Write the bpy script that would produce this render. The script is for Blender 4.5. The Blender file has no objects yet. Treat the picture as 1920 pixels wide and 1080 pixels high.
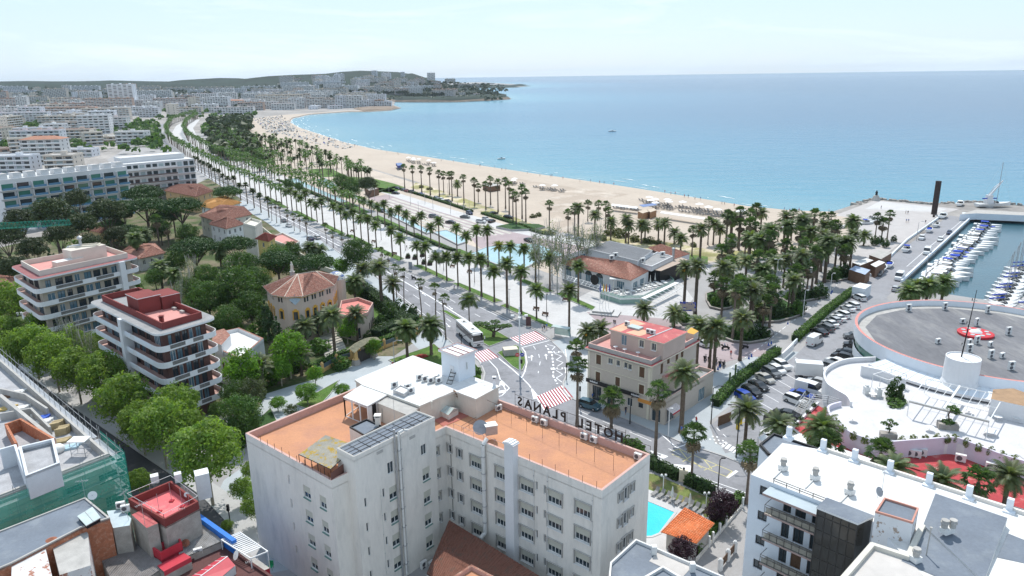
import bpy,math,random
from mathutils import Vector,Matrix,noise
R_=math.radians
sc=bpy.context.scene
COL=sc.collection
rnd=random.Random(7)
# ---------------------------------------------------------------- camera
F=1378.0;H=60.0;PIT=R_(16.07);ROL=R_(-0.78)
cd=bpy.data.cameras.new('camera');cam=bpy.data.objects.new('camera',cd);COL.objects.link(cam)
cd.sensor_width=36;cd.lens=F/1920*36;cd.clip_start=1;cd.clip_end=90000
CM=Matrix.Rotation(math.pi/2-PIT,4,'X')@Matrix.Rotation(ROL,4,'Z')
cam.matrix_world=Matrix.Translation((0,0,H))@CM
sc.camera=cam
# ---------------------------------------------------------------- light
SUN_EL=R_(57);SUN_ROT=R_(0)
w=bpy.data.worlds.new('World');sc.world=w;w.use_nodes=True
nt=w.node_tree;nt.nodes.clear()
out=nt.nodes.new('ShaderNodeOutputWorld');bg=nt.nodes.new('ShaderNodeBackground')
sky=nt.nodes.new('ShaderNodeTexSky');sky.sky_type='NISHITA';sky.sun_disc=False
sky.sun_elevation=SUN_EL;sky.sun_rotation=SUN_ROT;sky.air_density=1.0;sky.dust_density=0.6;sky.ozone_density=1.5;sky.altitude=60
bg.inputs['Strength'].default_value=0.122
tc=nt.nodes.new('ShaderNodeTexCoord');mp=nt.nodes.new('ShaderNodeMapping');mp.inputs['Scale'].default_value=(1.2,1.2,9)
ns=nt.nodes.new('ShaderNodeTexNoise');ns.inputs['Scale'].default_value=2.2;ns.inputs['Detail'].default_value=7;ns.inputs['Roughness'].default_value=.62;ns.inputs['Distortion'].default_value=.6
cr=nt.nodes.new('ShaderNodeValToRGB');cr.color_ramp.elements[0].position=.42;cr.color_ramp.elements[0].color=(.62,.62,.62,1);cr.color_ramp.elements[1].position=.75;cr.color_ramp.elements[1].color=(.9,.9,.9,1)
mx=nt.nodes.new('ShaderNodeMixRGB');mx.inputs['Color2'].default_value=(6.1,7.75,9.6,1)
L=nt.links
L.new(tc.outputs['Generated'],mp.inputs['Vector']);L.new(mp.outputs[0],ns.inputs['Vector']);L.new(ns.outputs['Fac'],cr.inputs[0])
L.new(cr.outputs[0],mx.inputs['Fac']);L.new(sky.outputs[0],mx.inputs['Color1']);c2=nt.nodes.new('ShaderNodeValToRGB');c2.color_ramp.elements[0].position=.5;c2.color_ramp.elements[1].position=.72;c2.color_ramp.elements[1].color=(.6,.6,.6,1);m2=nt.nodes.new('ShaderNodeMixRGB');m2.inputs['Color2'].default_value=(8.6,9.3,9.8,1);L.new(ns.outputs['Fac'],c2.inputs[0]);L.new(c2.outputs[0],m2.inputs['Fac']);L.new(mx.outputs[0],m2.inputs['Color1']);L.new(m2.outputs[0],bg.inputs['Color']);L.new(bg.outputs[0],out.inputs[0])
sd=bpy.data.lights.new('sun','SUN');sun=bpy.data.objects.new('sun',sd);COL.objects.link(sun)
sd.energy=4.2;sd.angle=R_(.5);sd.color=(1,.965,.91)
sun.location=(0,400,600)
sun.rotation_euler=Vector((0,math.cos(SUN_EL),math.sin(SUN_EL))).to_track_quat('Z','Y').to_euler()
sc.view_settings.view_transform='Standard';sc.view_settings.look='None';sc.view_settings.gamma=1;sc.view_settings.use_curve_mapping=False
sc.view_settings.exposure=0.06
# ---------------------------------------------------------------- survey helpers: photo pixel -> place at height z
CR=CM.to_3x3()
def G3(x,y,z=0.0):
 d=CR@Vector(((x-960)/F,-(y-540)/F,-1));t=(z-H)/d.z
 return Vector((d.x*t,d.y*t,z))
def G(x,y,z=0.0):
 p=G3(x,y,z);return (p.x,p.y)
def on_wall(A,B,x,y):# hit of the line of sight with the vertical wall A-B: distance along it, height
 d=CR@Vector(((x-960)/F,-(y-540)/F,-1));ax,ay=A[:2];bx,by=B[0]-ax,B[1]-ay;Ln=math.hypot(bx,by)
 n=(by,-bx);t=(ax*n[0]+ay*n[1])/(d.x*n[0]+d.y*n[1]);px,py=d.x*t,d.y*t
 return ((px-ax)*bx+(py-ay)*by)/Ln,H+d.z*t
# ---------------------------------------------------------------- materials
MATS={}
def mat(name,col=(.5,.5,.5),rough=.85,var=.12,scale=.6,bump=0.0,spec=.3,metal=0,fine=0.0,col2=None,c2pos=(.5,.62),c2scale=1.0,trans=0,alpha=1,objrand=0,bscale=None,stretch=None):
 if name in MATS:return MATS[name]
 m=bpy.data.materials.new(name);MATS[name]=m;m.use_nodes=True;t=m.node_tree;N=t.nodes;K=t.links
 b=N['Principled BSDF'];b.inputs['Roughness'].default_value=rough;b.inputs['Metallic'].default_value=metal
 b.inputs['Specular IOR Level'].default_value=spec
 if trans:b.inputs['Transmission Weight'].default_value=trans
 if alpha<1:b.inputs['Alpha'].default_value=alpha
 geo=N.new('ShaderNodeNewGeometry');vec=geo.outputs['Position']
 if stretch:
  mpp=N.new('ShaderNodeMapping');mpp.inputs['Scale'].default_value=stretch;K.new(vec,mpp.inputs[0]);vec=mpp.outputs[0]
 base=None
 rgb=N.new('ShaderNodeRGB');rgb.outputs[0].default_value=(*col,1);base=rgb.outputs[0]
 if col2:
  n2=N.new('ShaderNodeTexNoise');n2.inputs['Scale'].default_value=c2scale;n2.inputs['Detail'].default_value=6;n2.inputs['Roughness'].default_value=.65;K.new(vec,n2.inputs['Vector'])
  r=N.new('ShaderNodeMapRange');r.inputs['From Min'].default_value=c2pos[0];r.inputs['From Max'].default_value=c2pos[1];K.new(n2.outputs['Fac'],r.inputs[0])
  x=N.new('ShaderNodeMixRGB');x.inputs['Color2'].default_value=(*col2,1);K.new(base,x.inputs['Color1']);K.new(r.outputs[0],x.inputs['Fac']);base=x.outputs[0]
 if var:
  n=N.new('ShaderNodeTexNoise');n.inputs['Scale'].default_value=scale;n.inputs['Detail'].default_value=6;n.inputs['Roughness'].default_value=.6;K.new(vec,n.inputs['Vector'])
  r=N.new('ShaderNodeMapRange');r.inputs['From Min'].default_value=.3;r.inputs['From Max'].default_value=.7;r.inputs['To Min'].default_value=1-var;r.inputs['To Max'].default_value=1+var;K.new(n.outputs['Fac'],r.inputs[0])
  x=N.new('ShaderNodeVectorMath');x.operation='SCALE';K.new(base,x.inputs[0]);K.new(r.outputs[0],x.inputs['Scale']);base=x.outputs[0]
 if fine:
  n=N.new('ShaderNodeTexNoise');n.inputs['Scale'].default_value=scale*14;n.inputs['Detail'].default_value=3;K.new(vec,n.inputs['Vector'])
  r=N.new('ShaderNodeMapRange');r.inputs['From Min'].default_value=.3;r.inputs['From Max'].default_value=.7;r.inputs['To Min'].default_value=1-fine;r.inputs['To Max'].default_value=1+fine;K.new(n.outputs['Fac'],r.inputs[0])
  x=N.new('ShaderNodeVectorMath');x.operation='SCALE';K.new(base,x.inputs[0]);K.new(r.outputs[0],x.inputs['Scale']);base=x.outputs[0]
 if objrand:
  oi=N.new('ShaderNodeObjectInfo');r=N.new('ShaderNodeMapRange');r.inputs['To Min'].default_value=1-objrand;r.inputs['To Max'].default_value=1+objrand;K.new(oi.outputs['Random'],r.inputs[0])
  x=N.new('ShaderNodeVectorMath');x.operation='SCALE';K.new(base,x.inputs[0]);K.new(r.outputs[0],x.inputs['Scale']);base=x.outputs[0]
 K.new(base,b.inputs['Base Color'])
 if bump:
  n=N.new('ShaderNodeTexNoise');n.inputs['Scale'].default_value=bscale or scale*6;n.inputs['Detail'].default_value=5;K.new(vec,n.inputs['Vector'])
  bp=N.new('ShaderNodeBump');bp.inputs['Strength'].default_value=bump;bp.inputs['Distance'].default_value=.3;K.new(n.outputs['Fac'],bp.inputs['Height']);K.new(bp.outputs[0],b.inputs['Normal'])
 return m
def leafmat(name,col,col2,rough=.55,tr=.35,scale=.35,objrand=.15):
 if name in MATS:return MATS[name]
 m=mat(name,col,rough,var=.3,scale=scale,col2=col2,c2pos=(.42,.6),c2scale=scale*1.7,objrand=objrand,spec=.35)
 t=m.node_tree;N=t.nodes;b=N['Principled BSDF'];o=N['Material Output']
 tr_=N.new('ShaderNodeBsdfTranslucent');mxs=N.new('ShaderNodeMixShader');mxs.inputs[0].default_value=tr
 src=b.inputs['Base Color'].links[0].from_socket
 sc_=N.new('ShaderNodeVectorMath');sc_.operation='MULTIPLY';sc_.inputs[1].default_value=(1.5,1.55,.7);t.links.new(src,sc_.inputs[0])
 t.links.new(sc_.outputs[0],tr_.inputs['Color']);t.links.new(b.outputs[0],mxs.inputs[1]);t.links.new(tr_.outputs[0],mxs.inputs[2]);t.links.new(mxs.outputs[0],o.inputs[0])
 return m
# ---------------------------------------------------------------- mesh builder
class MB:
 def __init__(s):s.v=[];s.f=[];s.mi=[];s.ms=[]
 def _m(s,m):
  if m not in s.ms:s.ms.append(m)
  return s.ms.index(m)
 def face(s,pts,m):
  n=len(s.v);s.v.extend([tuple(p) for p in pts]);s.f.append(tuple(range(n,n+len(pts))));s.mi.append(s._m(m));return s
 def box(s,c,d,m,rz=0,top=None,tilt=None):# c = centre of the bottom face
  x,y,z=d[0]/2,d[1]/2,d[2];ca,sa=math.cos(rz),math.sin(rz)
  P=[]
  for k in (0,1):
   for a,b in ((-x,-y),(x,-y),(x,y),(-x,y)):
    zz=z*k
    P.append((c[0]+a*ca-b*sa,c[1]+a*sa+b*ca,c[2]+zz+(tilt*b if tilt and k else 0)))
  n=len(s.v);s.v.extend(P);a=s._m(m);t=s._m(top) if top else a
  for q,mm in (((0,3,2,1),a),((4,5,6,7),t),((0,1,5,4),a),((1,2,6,5),a),((2,3,7,6),a),((3,0,4,7),a)):
   s.f.append(tuple(n+i for i in q));s.mi.append(mm)
  return s
 def prism(s,pts,z0,z1,m,top=None,bottom=False,notop=False):
  k=len(pts);n=len(s.v);s.v.extend([(p[0],p[1],z0) for p in pts]+[(p[0],p[1],z1) for p in pts]);a=s._m(m);t=s._m(top) if top else a
  for i in range(k):
   j=(i+1)%k;s.f.append((n+i,n+j,n+k+j,n+k+i));s.mi.append(a)
  if not notop:s.f.append(tuple(range(n+k,n+2*k)));s.mi.append(t)
  if bottom:s.f.append(tuple(range(n+k-1,n-1,-1)));s.mi.append(a)
  return s
 def ring(s,pts,t,z0,z1,m,top=None):# parapet / kerb: outline thickened inwards, closed
  inn=inset(pts,t);k=len(pts)
  n=len(s.v);s.v.extend([(p[0],p[1],z) for z in (z0,z1) for p in pts]+[(p[0],p[1],z) for z in (z0,z1) for p in inn]);a=s._m(m);tt=s._m(top) if top else a
  for i in range(k):
   j=(i+1)%k
   for q,mm in (((i,j,k+j,k+i),a),((2*k+j,2*k+i,3*k+i,3*k+j),a),((k+i,k+j,3*k+j,3*k+i),tt)):
    s.f.append(tuple(n+x for x in q));s.mi.append(mm)
  return s
 def tube(s,p,q,r,m,n=6,r2=None,cap=True):
  p=Vector(p);q=Vector(q);d=(q-p);
  if d.length<1e-6:return s
  u=d.normalized().orthogonal().normalized();w_=d.normalized().cross(u);r2=r if r2 is None else r2
  b=len(s.v);a=s._m(m)
  for c,rr in ((p,r),(q,r2)):
   for i in range(n):
    t=2*math.pi*i/n;s.v.append(tuple(c+u*(rr*math.cos(t))+w_*(rr*math.sin(t))))
  for i in range(n):
   j=(i+1)%n;s.f.append((b+i,b+j,b+n+j,b+n+i));s.mi.append(a)
  if cap:s.f.append(tuple(range(b+n,b+2*n)));s.mi.append(a)
  return s
 def path(s,pts,r,m,n=6,closed=False):
  for i in range(len(pts)-(0 if closed else 1)):s.tube(pts[i],pts[(i+1)%len(pts)],r,m,n)
  return s
 def lathe(s,c,prof,m,n=12,sx=1,sy=1):# prof = [(r,z),...]
  b=len(s.v);a=s._m(m)
  for r,z in prof:
   for i in range(n):
    t=2*math.pi*i/n;s.v.append((c[0]+r*math.cos(t)*sx,c[1]+r*math.sin(t)*sy,c[2]+z))
  for k in range(len(prof)-1):
   for i in range(n):
    j=(i+1)%n;s.f.append((b+k*n+i,b+k*n+j,b+(k+1)*n+j,b+(k+1)*n+i));s.mi.append(a)
  if prof[-1][0]>.001:s.f.append(tuple(b+(len(prof)-1)*n+i for i in range(n)));s.mi.append(a)
  return s
 def wallline(s,pts,t,z0,z1,m,closed=False,top=None):# wall of thickness t along a polyline
  k=len(pts)
  for i in range(k-(0 if closed else 1)):
   a=Vector(pts[i][:2]);b=Vector(pts[(i+1)%k][:2]);d=b-a
   if d.length<.01:continue
   c=(a+b)/2;s.box((c.x,c.y,z0+.0007*i%.003),(d.length+t*.5,t,z1-z0),m,math.atan2(d.y,d.x),top=top)
  return s
 def mesh(s,name,smooth=False):
  me=bpy.data.meshes.new(name);me.from_pydata(s.v,[],s.f)
  for m in s.ms:me.materials.append(m)
  if len(s.ms)>1:me.polygons.foreach_set('material_index',s.mi)
  if smooth:me.polygons.foreach_set('use_smooth',[True]*len(s.f))
  me.update();return me
def inset(pts,t):
 k=len(pts);o=[]
 for i in range(k):
  a=Vector(pts[i-1][:2]);b=Vector(pts[i][:2]);c=Vector(pts[(i+1)%k][:2])
  d1=(b-a).normalized();d2=(c-b).normalized();n1=Vector((-d1.y,d1.x));n2=Vector((-d2.y,d2.x))
  m=(n1+n2);L_=m.length
  if L_<.2:m=n1;sc_=t
  else:m=m/L_;sc_=t/max(.3,m.dot(n1))
  o.append((b.x+m.x*sc_,b.y+m.y*sc_))
 return o
def ccw(pts):
 a=sum(pts[i][0]*pts[(i+1)%len(pts)][1]-pts[(i+1)%len(pts)][0]*pts[i][1] for i in range(len(pts)))
 return pts if a>0 else pts[::-1]
# ---------------------------------------------------------------- objects
ORG={}
def obj(name,mb,parent=None,label=None,cat=None,group=None,kind=None,smooth=False,local=False,loc=None,rz=0):
 me=mb if isinstance(mb,bpy.types.Mesh) else mb.mesh(name,smooth)
 o=bpy.data.objects.new(name,me);COL.objects.link(o)
 if parent is not None:
  o.parent=parent
  if loc is not None:o.location=loc;ORG[o.name]=Vector((0,0,0))
  elif not local:o.location=-ORG.get(parent.name,Vector((0,0,0)));ORG[o.name]=Vector((0,0,0))
 elif loc is not None:o.location=loc
 if rz:o.rotation_euler.z=rz
 if label:o['label']=label
 if cat:o['category']=cat
 if group:o['group']=group
 if kind:o['kind']=kind
 return o
def thing(name,label,cat,loc=(0,0,0),group=None,rz=0):
 o=bpy.data.objects.new(name,None);COL.objects.link(o);o.location=loc;o.rotation_euler.z=rz;o.empty_display_size=.5
 o['label']=label;o['category']=cat
 if group:o['group']=group
 ORG[o.name]=Vector(loc);return o
def struct(name,mb,smooth=False):return obj(name,mb,kind='structure',smooth=smooth)
def dup(root,loc,rz=0,label=None,group=None,s=1.0,kids=None):
 r=root.copy();COL.objects.link(r);r.location=loc;r.rotation_euler=(0,0,rz);r.scale=(s,s,s) if not isinstance(s,tuple) else s
 if label:r['label']=label
 if group:r['group']=group
 for ch in (kids or KIDS(root)):
  c=ch[0].copy();COL.objects.link(c);c.parent=r
  for g in ch[1]:d=g.copy();COL.objects.link(d);d.parent=c
 return r
_K={}
def KIDS(root):
 if root.name not in _K:_K[root.name]=[(c,list(c.children)) for c in root.children]
 return _K[root.name]
PARK=[]   # builders' first copies are moved to their place by their first use
class Proto:
 def __init__(s,root):s.r=root;s.used=False
 def put(s,loc,rz=0,label=None,group=None,sc=1.0,cat=None,mats=None):
  KIDS(s.r)
  if not s.used:
   s.used=True;r=s.r;r.location=loc;r.rotation_euler=(0,0,rz);r.scale=(sc,sc,sc) if not isinstance(sc,tuple) else sc
   if label:r['label']=label
   if group:r['group']=group
  else:r=dup(s.r,loc,rz,label,group,sc)
  if cat:r['category']=cat
  return r
ORD=['nearest','second','third','fourth','fifth','sixth','seventh','eighth','ninth','tenth','eleventh','twelfth','thirteenth','fourteenth','fifteenth','sixteenth','seventeenth','eighteenth','nineteenth','twentieth']
FST=['first']+ORD[1:]
def lerp(a,b,t):return tuple(a[i]+(b[i]-a[i])*t for i in range(len(a)))
# ================================================================ ground
asphalt=mat('asphalt',(.25,.25,.265),.9,.10,.12,fine=.07,bump=.1,bscale=8,col2=(.17,.17,.18),c2pos=(.52,.7),c2scale=.22)
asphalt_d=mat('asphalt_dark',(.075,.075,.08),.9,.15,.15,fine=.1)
lotm=mat('parking_asphalt',(.27,.27,.285),.9,.08,.1,fine=.07,col2=(.19,.19,.195),c2pos=(.54,.75),c2scale=.3)
paveW=mat('white_paving',(.50,.49,.48),.85,.05,.08,fine=.05,col2=(.42,.41,.40),c2pos=(.5,.75),c2scale=.15)
paveG=mat('grey_paving',(.32,.31,.305),.85,.1,.15,fine=.05)
paveP=mat('pink_paving',(.34,.275,.28),.85,.1,.12,fine=.05)
paveB=mat('bluish_paving',(.37,.40,.415),.8,.08,.2,fine=.04)
sandm=mat('sand',(.455,.385,.315),.95,.06,.03,fine=.05,bump=.3,bscale=.8,col2=(.42,.35,.285),c2pos=(.5,.75),c2scale=.02)
sandwet=mat('wet_sand',(.34,.265,.20),.5,.1,.05,fine=.05)
soil=mat('garden_soil',(.15,.13,.08),.95,.3,.12,fine=.2,col2=(.06,.09,.025),c2pos=(.46,.56),c2scale=.09)
townm=mat('town_ground',(.30,.28,.26),.95,.3,.02,fine=.2)
grassm=mat('lawn',(.075,.15,.025),.9,.25,.25,fine=.3,col2=(.12,.17,.04),c2scale=.15,bump=.5,bscale=10)
grassd=mat('ground_cover',(.035,.085,.02),.9,.3,.5,fine=.4,bump=.8,bscale=6)
dunegr=mat('dune_grass',(.30,.28,.12),.95,.3,.1,fine=.2,col2=(.55,.47,.36),c2pos=(.45,.6),c2scale=.08)
white=mat('white_paint',(.80,.80,.80),.7,.05,1);yellow=mat('yellow_paint',(.62,.55,.25),.8,.08,1)
redpaint=mat('red_road_paint',(.30,.05,.065),.8,.1,1)
kerbm=mat('kerb_stone',(.42,.41,.40),.9,.08,.5)
poolw=mat('pool_water',(.06,.55,.66),.06,.06,.5,bump=.15,bscale=2,spec=.5)
founw=mat('fountain_water',(.34,.50,.53),.08,.08,.2,bump=.1,bscale=1.5,spec=.5)
# ---- sea: deeper blue away from the shallow sandy shore
def seamat():
 m=bpy.data.materials.new('sea_water');m.use_nodes=True;t=m.node_tree;N=t.nodes;K=t.links;b=N['Principled BSDF']
 b.inputs['Roughness'].default_value=.22;b.inputs['IOR'].default_value=1.33;b.inputs['Specular IOR Level'].default_value=.5
 at=N.new('ShaderNodeAttribute');at.attribute_name='depth';at.attribute_type='GEOMETRY'
 geo=N.new('ShaderNodeNewGeometry')
 n=N.new('ShaderNodeTexNoise');n.inputs['Scale'].default_value=.006;n.inputs['Detail'].default_value=5
 mp=N.new('ShaderNodeMapping');mp.inputs['Scale'].default_value=(.35,1,1);K.new(geo.outputs['Position'],mp.inputs[0]);K.new(mp.outputs[0],n.inputs['Vector'])
 ad=N.new('ShaderNodeMath');ad.operation='MULTIPLY_ADD';ad.inputs[1].default_value=.22;K.new(n.outputs['Fac'],ad.inputs[0]);K.new(at.outputs['Fac'],ad.inputs[2])
 cr=N.new('ShaderNodeValToRGB');e=cr.color_ramp.elements;e[0].position=.07;e[0].color=(.30,.36,.36,1);e[1].position=1;e[1].color=(.018,.085,.165,1)
 for p,c in ((.13,(.14,.29,.33)),(.24,(.07,.235,.31)),(.5,(.035,.16,.255)),(.75,(.022,.11,.20))):
  x=cr.color_ramp.elements.new(p);x.color=(*c,1)
 K.new(ad.outputs[0],cr.inputs[0]);K.new(cr.outputs[0],b.inputs['Base Color'])
 # wind ripples
 n2=N.new('ShaderNodeTexNoise');n2.inputs['Scale'].default_value=.55;n2.inputs['Detail'].default_value=4;mp2=N.new('ShaderNodeMapping');mp2.inputs['Scale'].default_value=(.45,1,1);mp2.inputs['Rotation'].default_value=(0,0,.5)
 K.new(geo.outputs['Position'],mp2.inputs[0]);K.new(mp2.outputs[0],n2.inputs['Vector'])
 n3=N.new('ShaderNodeTexNoise');n3.inputs['Scale'].default_value=.08;n3.inputs['Detail'].default_value=3;K.new(mp2.outputs[0],n3.inputs['Vector'])
 a2=N.new('ShaderNodeMath');a2.operation='MULTIPLY_ADD';a2.inputs[1].default_value=2.2;K.new(n3.outputs['Fac'],a2.inputs[0]);K.new(n2.outputs['Fac'],a2.inputs[2])
 bp=N.new('ShaderNodeBump');bp.inputs['Strength'].default_value=.9;bp.inputs['Distance'].default_value=.55;K.new(a2.outputs[0],bp.inputs['Height']);K.new(bp.outputs[0],b.inputs['Normal'])
 return m
seam=seamat()
shore=[(1560,397),(1480,394),(1400,386),(1300,370),(1200,354),(1100,339),(1000,325),(900,310),(800,294),(700,279),(650,268),(600,252),(560,239),(541,228),(547,221),(580,214),(650,209),(690,209),(735,206),(752,202),(738,197),(741,191),(800,191.5),(860,191),(905,189),(940,187),(959,185),(945,180),(915,177),(880,176),(860,172),(868,167),(905,165.5),(960,164),(991,161.5),(975,158.5),(935,156),(900,154)]
SH=[G(*p) for p in shore]
quay=[(1920,600),(1705,545),(1690,530),(1822,408),(1925,411),(2100,418),(2100,392),(1925,387),(1835,379),(1745,384),(1640,374),(1600,384)]
Q=[G(*p) for p in quay]
land=[(260,-60)]+[(230,170)]+Q[0:]+SH+[(300,9500),(-1500,7600),(-3000,6500),(-9000,6000),(-9000,-60)]
land=[land[0]]+land[1:]
def depth_of(x,y):
 d=1e9
 for i in range(len(SH)-1):
  ax,ay=SH[i];bx,by=SH[i+1];dx,dy=bx-ax,by-ay;L2=dx*dx+dy*dy;t=max(0,min(1,((x-ax)*dx+(y-ay)*dy)/L2));d=min(d,math.hypot(x-ax-t*dx,y-ay-t*dy))
 return d
def seagrid():
 xs=[-60000,-20000,-9000,-4000,-2000]+[-1400+40*i for i in range(61)]+[1100+150*i for i in range(1,12)]+[4000,6000,9000,20000,60000]
 ys=[-60,0,60,120]+[150+25*i for i in range(54)]+[1500*1.12**i for i in range(1,34)]+[70000]
 v=[];dep=[]
 for y in ys:
  for x in xs:
   v.append((x,y,-1.0));d=depth_of(x,y) if abs(x)<9000 and y<12000 else 1e4
   dep.append(min(1,(d/1300.0)**.62*1.0))
 nx=len(xs);f=[(j*nx+i,j*nx+i+1,(j+1)*nx+i+1,(j+1)*nx+i) for j in range(len(ys)-1) for i in range(nx-1)]
 me=bpy.data.meshes.new('sea');me.from_pydata(v,[],f);me.materials.append(seam);a=me.attributes.new('depth','FLOAT','POINT');a.data.foreach_set('value',dep);me.update()
 return me
struct('sea',seagrid())
mb=MB();mb.prism(ccw(land),-3,-.02,townm);struct('ground',mb)
b_in=[(1620,412),(1560,470),(1480,480),(1300,495),(1180,470),(1030,428),(900,385),(780,340),(640,300),(560,290),(470,262),(440,245),(452,225),(520,216),(580,212.5),(650,207.5),(690,207),(735,204.5)]
def strip(name,outer,inner,zo,zi,m,n=60,nz=0):
 def res(P,n):
  P=[Vector(p) for p in P];Ls=[0]
  for i in range(len(P)-1):Ls.append(Ls[-1]+(P[i+1]-P[i]).length)
  o=[]
  for k in range(n):
   s_=Ls[-1]*k/(n-1);i=max(j for j in range(len(Ls)) if Ls[j]<=s_+1e-9);i=min(i,len(P)-2);t=(s_-Ls[i])/max(1e-6,Ls[i+1]-Ls[i]);o.append(P[i].lerp(P[i+1],t))
  return o
 a=res(outer,n);b=res(inner,n);mb=MB();q=mb._m(m)
 for k in range(n):mb.v+=[(a[k].x,a[k].y,zo),(b[k].x,b[k].y,zi)]
 for k in range(n-1):mb.f.append((2*k,2*k+1,2*k+3,2*k+2));mb.mi.append(q)
 return mb
def offs(P,d):
 o=[]
 for i in range(len(P)):
  a=Vector(P[max(0,i-1)]);b=Vector(P[min(len(P)-1,i+1)]);t=(b-a).normalized();o.append((P[i][0]-t.y*d,P[i][1]+t.x*d))
 return o
SB=SH[:19]
sand_poly=[G(*p) for p in b_in]
mb=MB();mb.face([(x,y,.012) for x,y in ccw(SB+sand_poly[::-1])],sandm)
struct('beach_sand',mb)
obj_w=strip('w',offs(SB,-2.5),offs(SB,11),-1.02,.03,sandwet,90);struct('wet_sand',obj_w)
foamm=mat('sea_foam',(.75,.78,.78),.6,.1,.3)
def foam():
 r=random.Random(3);mb=MB()
 S=SB[:17]
 for off,wd,pr in ((-2.6,1.2,.95),(-9,1.0,.35),(-17,1.4,.28),(-26,1.2,.14)):
  for i in range(len(S)-1):
   a=Vector(S[i]);b=Vector(S[i+1]);L_=(b-a).length;t=(b-a)/L_;nn=Vector((-t.y,t.x));s_=0
   ph=i
   while s_<L_:
    l=r.uniform(6,22)
    if r.random()<pr:
     pts=[];e=min(L_,s_+l);k=6
     for u in range(k+1):
      q=a+t*(s_+(e-s_)*u/k);o=off+1.2*math.sin((s_+u*(e-s_)/k+ph*40)*.09)+r.uniform(-.25,.25);ww=wd*(math.sin(math.pi*u/k)**.6 if pr<.9 else 1)*r.uniform(.5,1)
      pts.append((q+nn*o,q+nn*(o-ww)))
     for u in range(k):
      z=-.93+.0;mb.face([(*pts[u][0],z),(*pts[u][1],z-.03),(*pts[u+1][1],z-.03),(*pts[u+1][0],z)],foamm)
    s_+=l
 return mb
obj('surf_foam',foam(),label='broken white surf lines along the waterline of the beach',cat='surf',kind='stuff')
mb=MB();mb.face([(*G(*q),-.985) for q in ((1705,545),(1690,530),(1822,408),(1925,411),(2100,418),(2300,640),(1920,602))],mat('harbour_water',(.022,.085,.11),.12,.15,.05,bump=.25,bscale=1.2,spec=.5));struct('harbour_water',mb)
Z=[.0]
def sheet(name,pix,m,z=None,extra=None):
 Z[0]+=1
 z=z if z is not None else .02+.004*Z[0]
 P=[G(*p) for p in pix];mb=MB();mb.face([(x,y,z) for x,y in ccw(P)],m);return struct(name,mb)
sheet('town_square_ground',[(240,1100),(1500,1100),(1500,860),(1920,860),(2100,600),(1700,540),(1640,500),(1200,470),(1050,430),(700,320),(470,262),(300,240),(200,300),(600,600),(300,700),(0,560),(-300,700)],paveG,z=.0)
sheet('raked_sand',[(905,323),(1000,340),(1100,355),(1180,364),(1150,372),(1105,385),(1085,400),(1075,425),(1050,438),(1035,420),(1030,395),(1010,380),(1040,365),(1000,350),(940,335)],mat('raked_sand',(.40,.33,.265),.95,.14,.06,fine=.08,col2=(.50,.435,.365),c2pos=(.5,.62),c2scale=.09),z=.02)
sheet('garden_ground',[(200,700),(470,790),(690,700),(840,600),(720,520),(560,420),(400,330),(250,400),(-60,480),(-60,640)],soil,z=.006)
sheet('beach_front_park_ground',[(700,395),(1050,520),(1030,430),(900,382),(640,300),(470,262),(330,262)],mat('park_sand',(.47,.40,.33),.95,.15,.05,fine=.1),z=.008)
# ================================================================ vegetation
datel=leafmat('date_palm_leaf',(.078,.126,.042),(.115,.152,.05),objrand=.25)
dateb=leafmat('date_palm_leaf_bluish',(.095,.135,.065),(.14,.16,.07),objrand=.2)
washl=leafmat('fan_palm_leaf',(.085,.14,.045),(.052,.098,.032),objrand=.25)
skirt=mat('dry_fronds',(.19,.15,.095),.95,.3,1.2,objrand=.2)
trunkm=mat('palm_trunk',(.15,.115,.085),.95,.3,3,bump=.8,bscale=9,objrand=.2)
trunkg=mat('fan_palm_trunk',(.16,.125,.10),.95,.25,3,bump=.6,bscale=9,objrand=.2)
fruitm=mat('orange_fruit_stalks',(.62,.33,.04),.8,.2,2)
def frond(mb,base,az,el,Ln,m,droop=1.0,nl=12,lw=.55,col_t=None,r=None):
 # arching spine with leaflets hanging on both sides
 d=Vector((math.cos(az),math.sin(az),0));s=Vector((-d.y,d.x,0));p=Vector(base);e=el;st=Ln/nl;q=mb._m(m)
 pts=[p.copy()]
 for k in range(nl):
  p=p+(d*math.cos(e)+Vector((0,0,1))*math.sin(e))*st;pts.append(p.copy());e-=droop*(.6+1.4*k/nl)*.95/nl
 for k in range(1,nl):
  a=pts[k];b=pts[k+1];t=k/nl;ll=lw*(.55+1.3*math.sin(math.pi*min(1,t*.93+.1)))*(1 if not r else r.uniform(.8,1.15));f=(b-a)
  for sg in (-1,1):
   tip=a+s*(sg*ll)+f.normalized()*ll*.75+Vector((0,0,-ll*.35))
   n=len(mb.v);mb.v+=[tuple(a-f*.25),tuple(b),tuple(tip)];mb.f.append((n,n+1,n+2));mb.mi.append(q)
 n=len(mb.v);mb.v+=[tuple(pts[0]-s*.07),tuple(pts[0]+s*.07),tuple(pts[-1])];mb.f.append((n,n+1,n+2));mb.mi.append(q)
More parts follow.
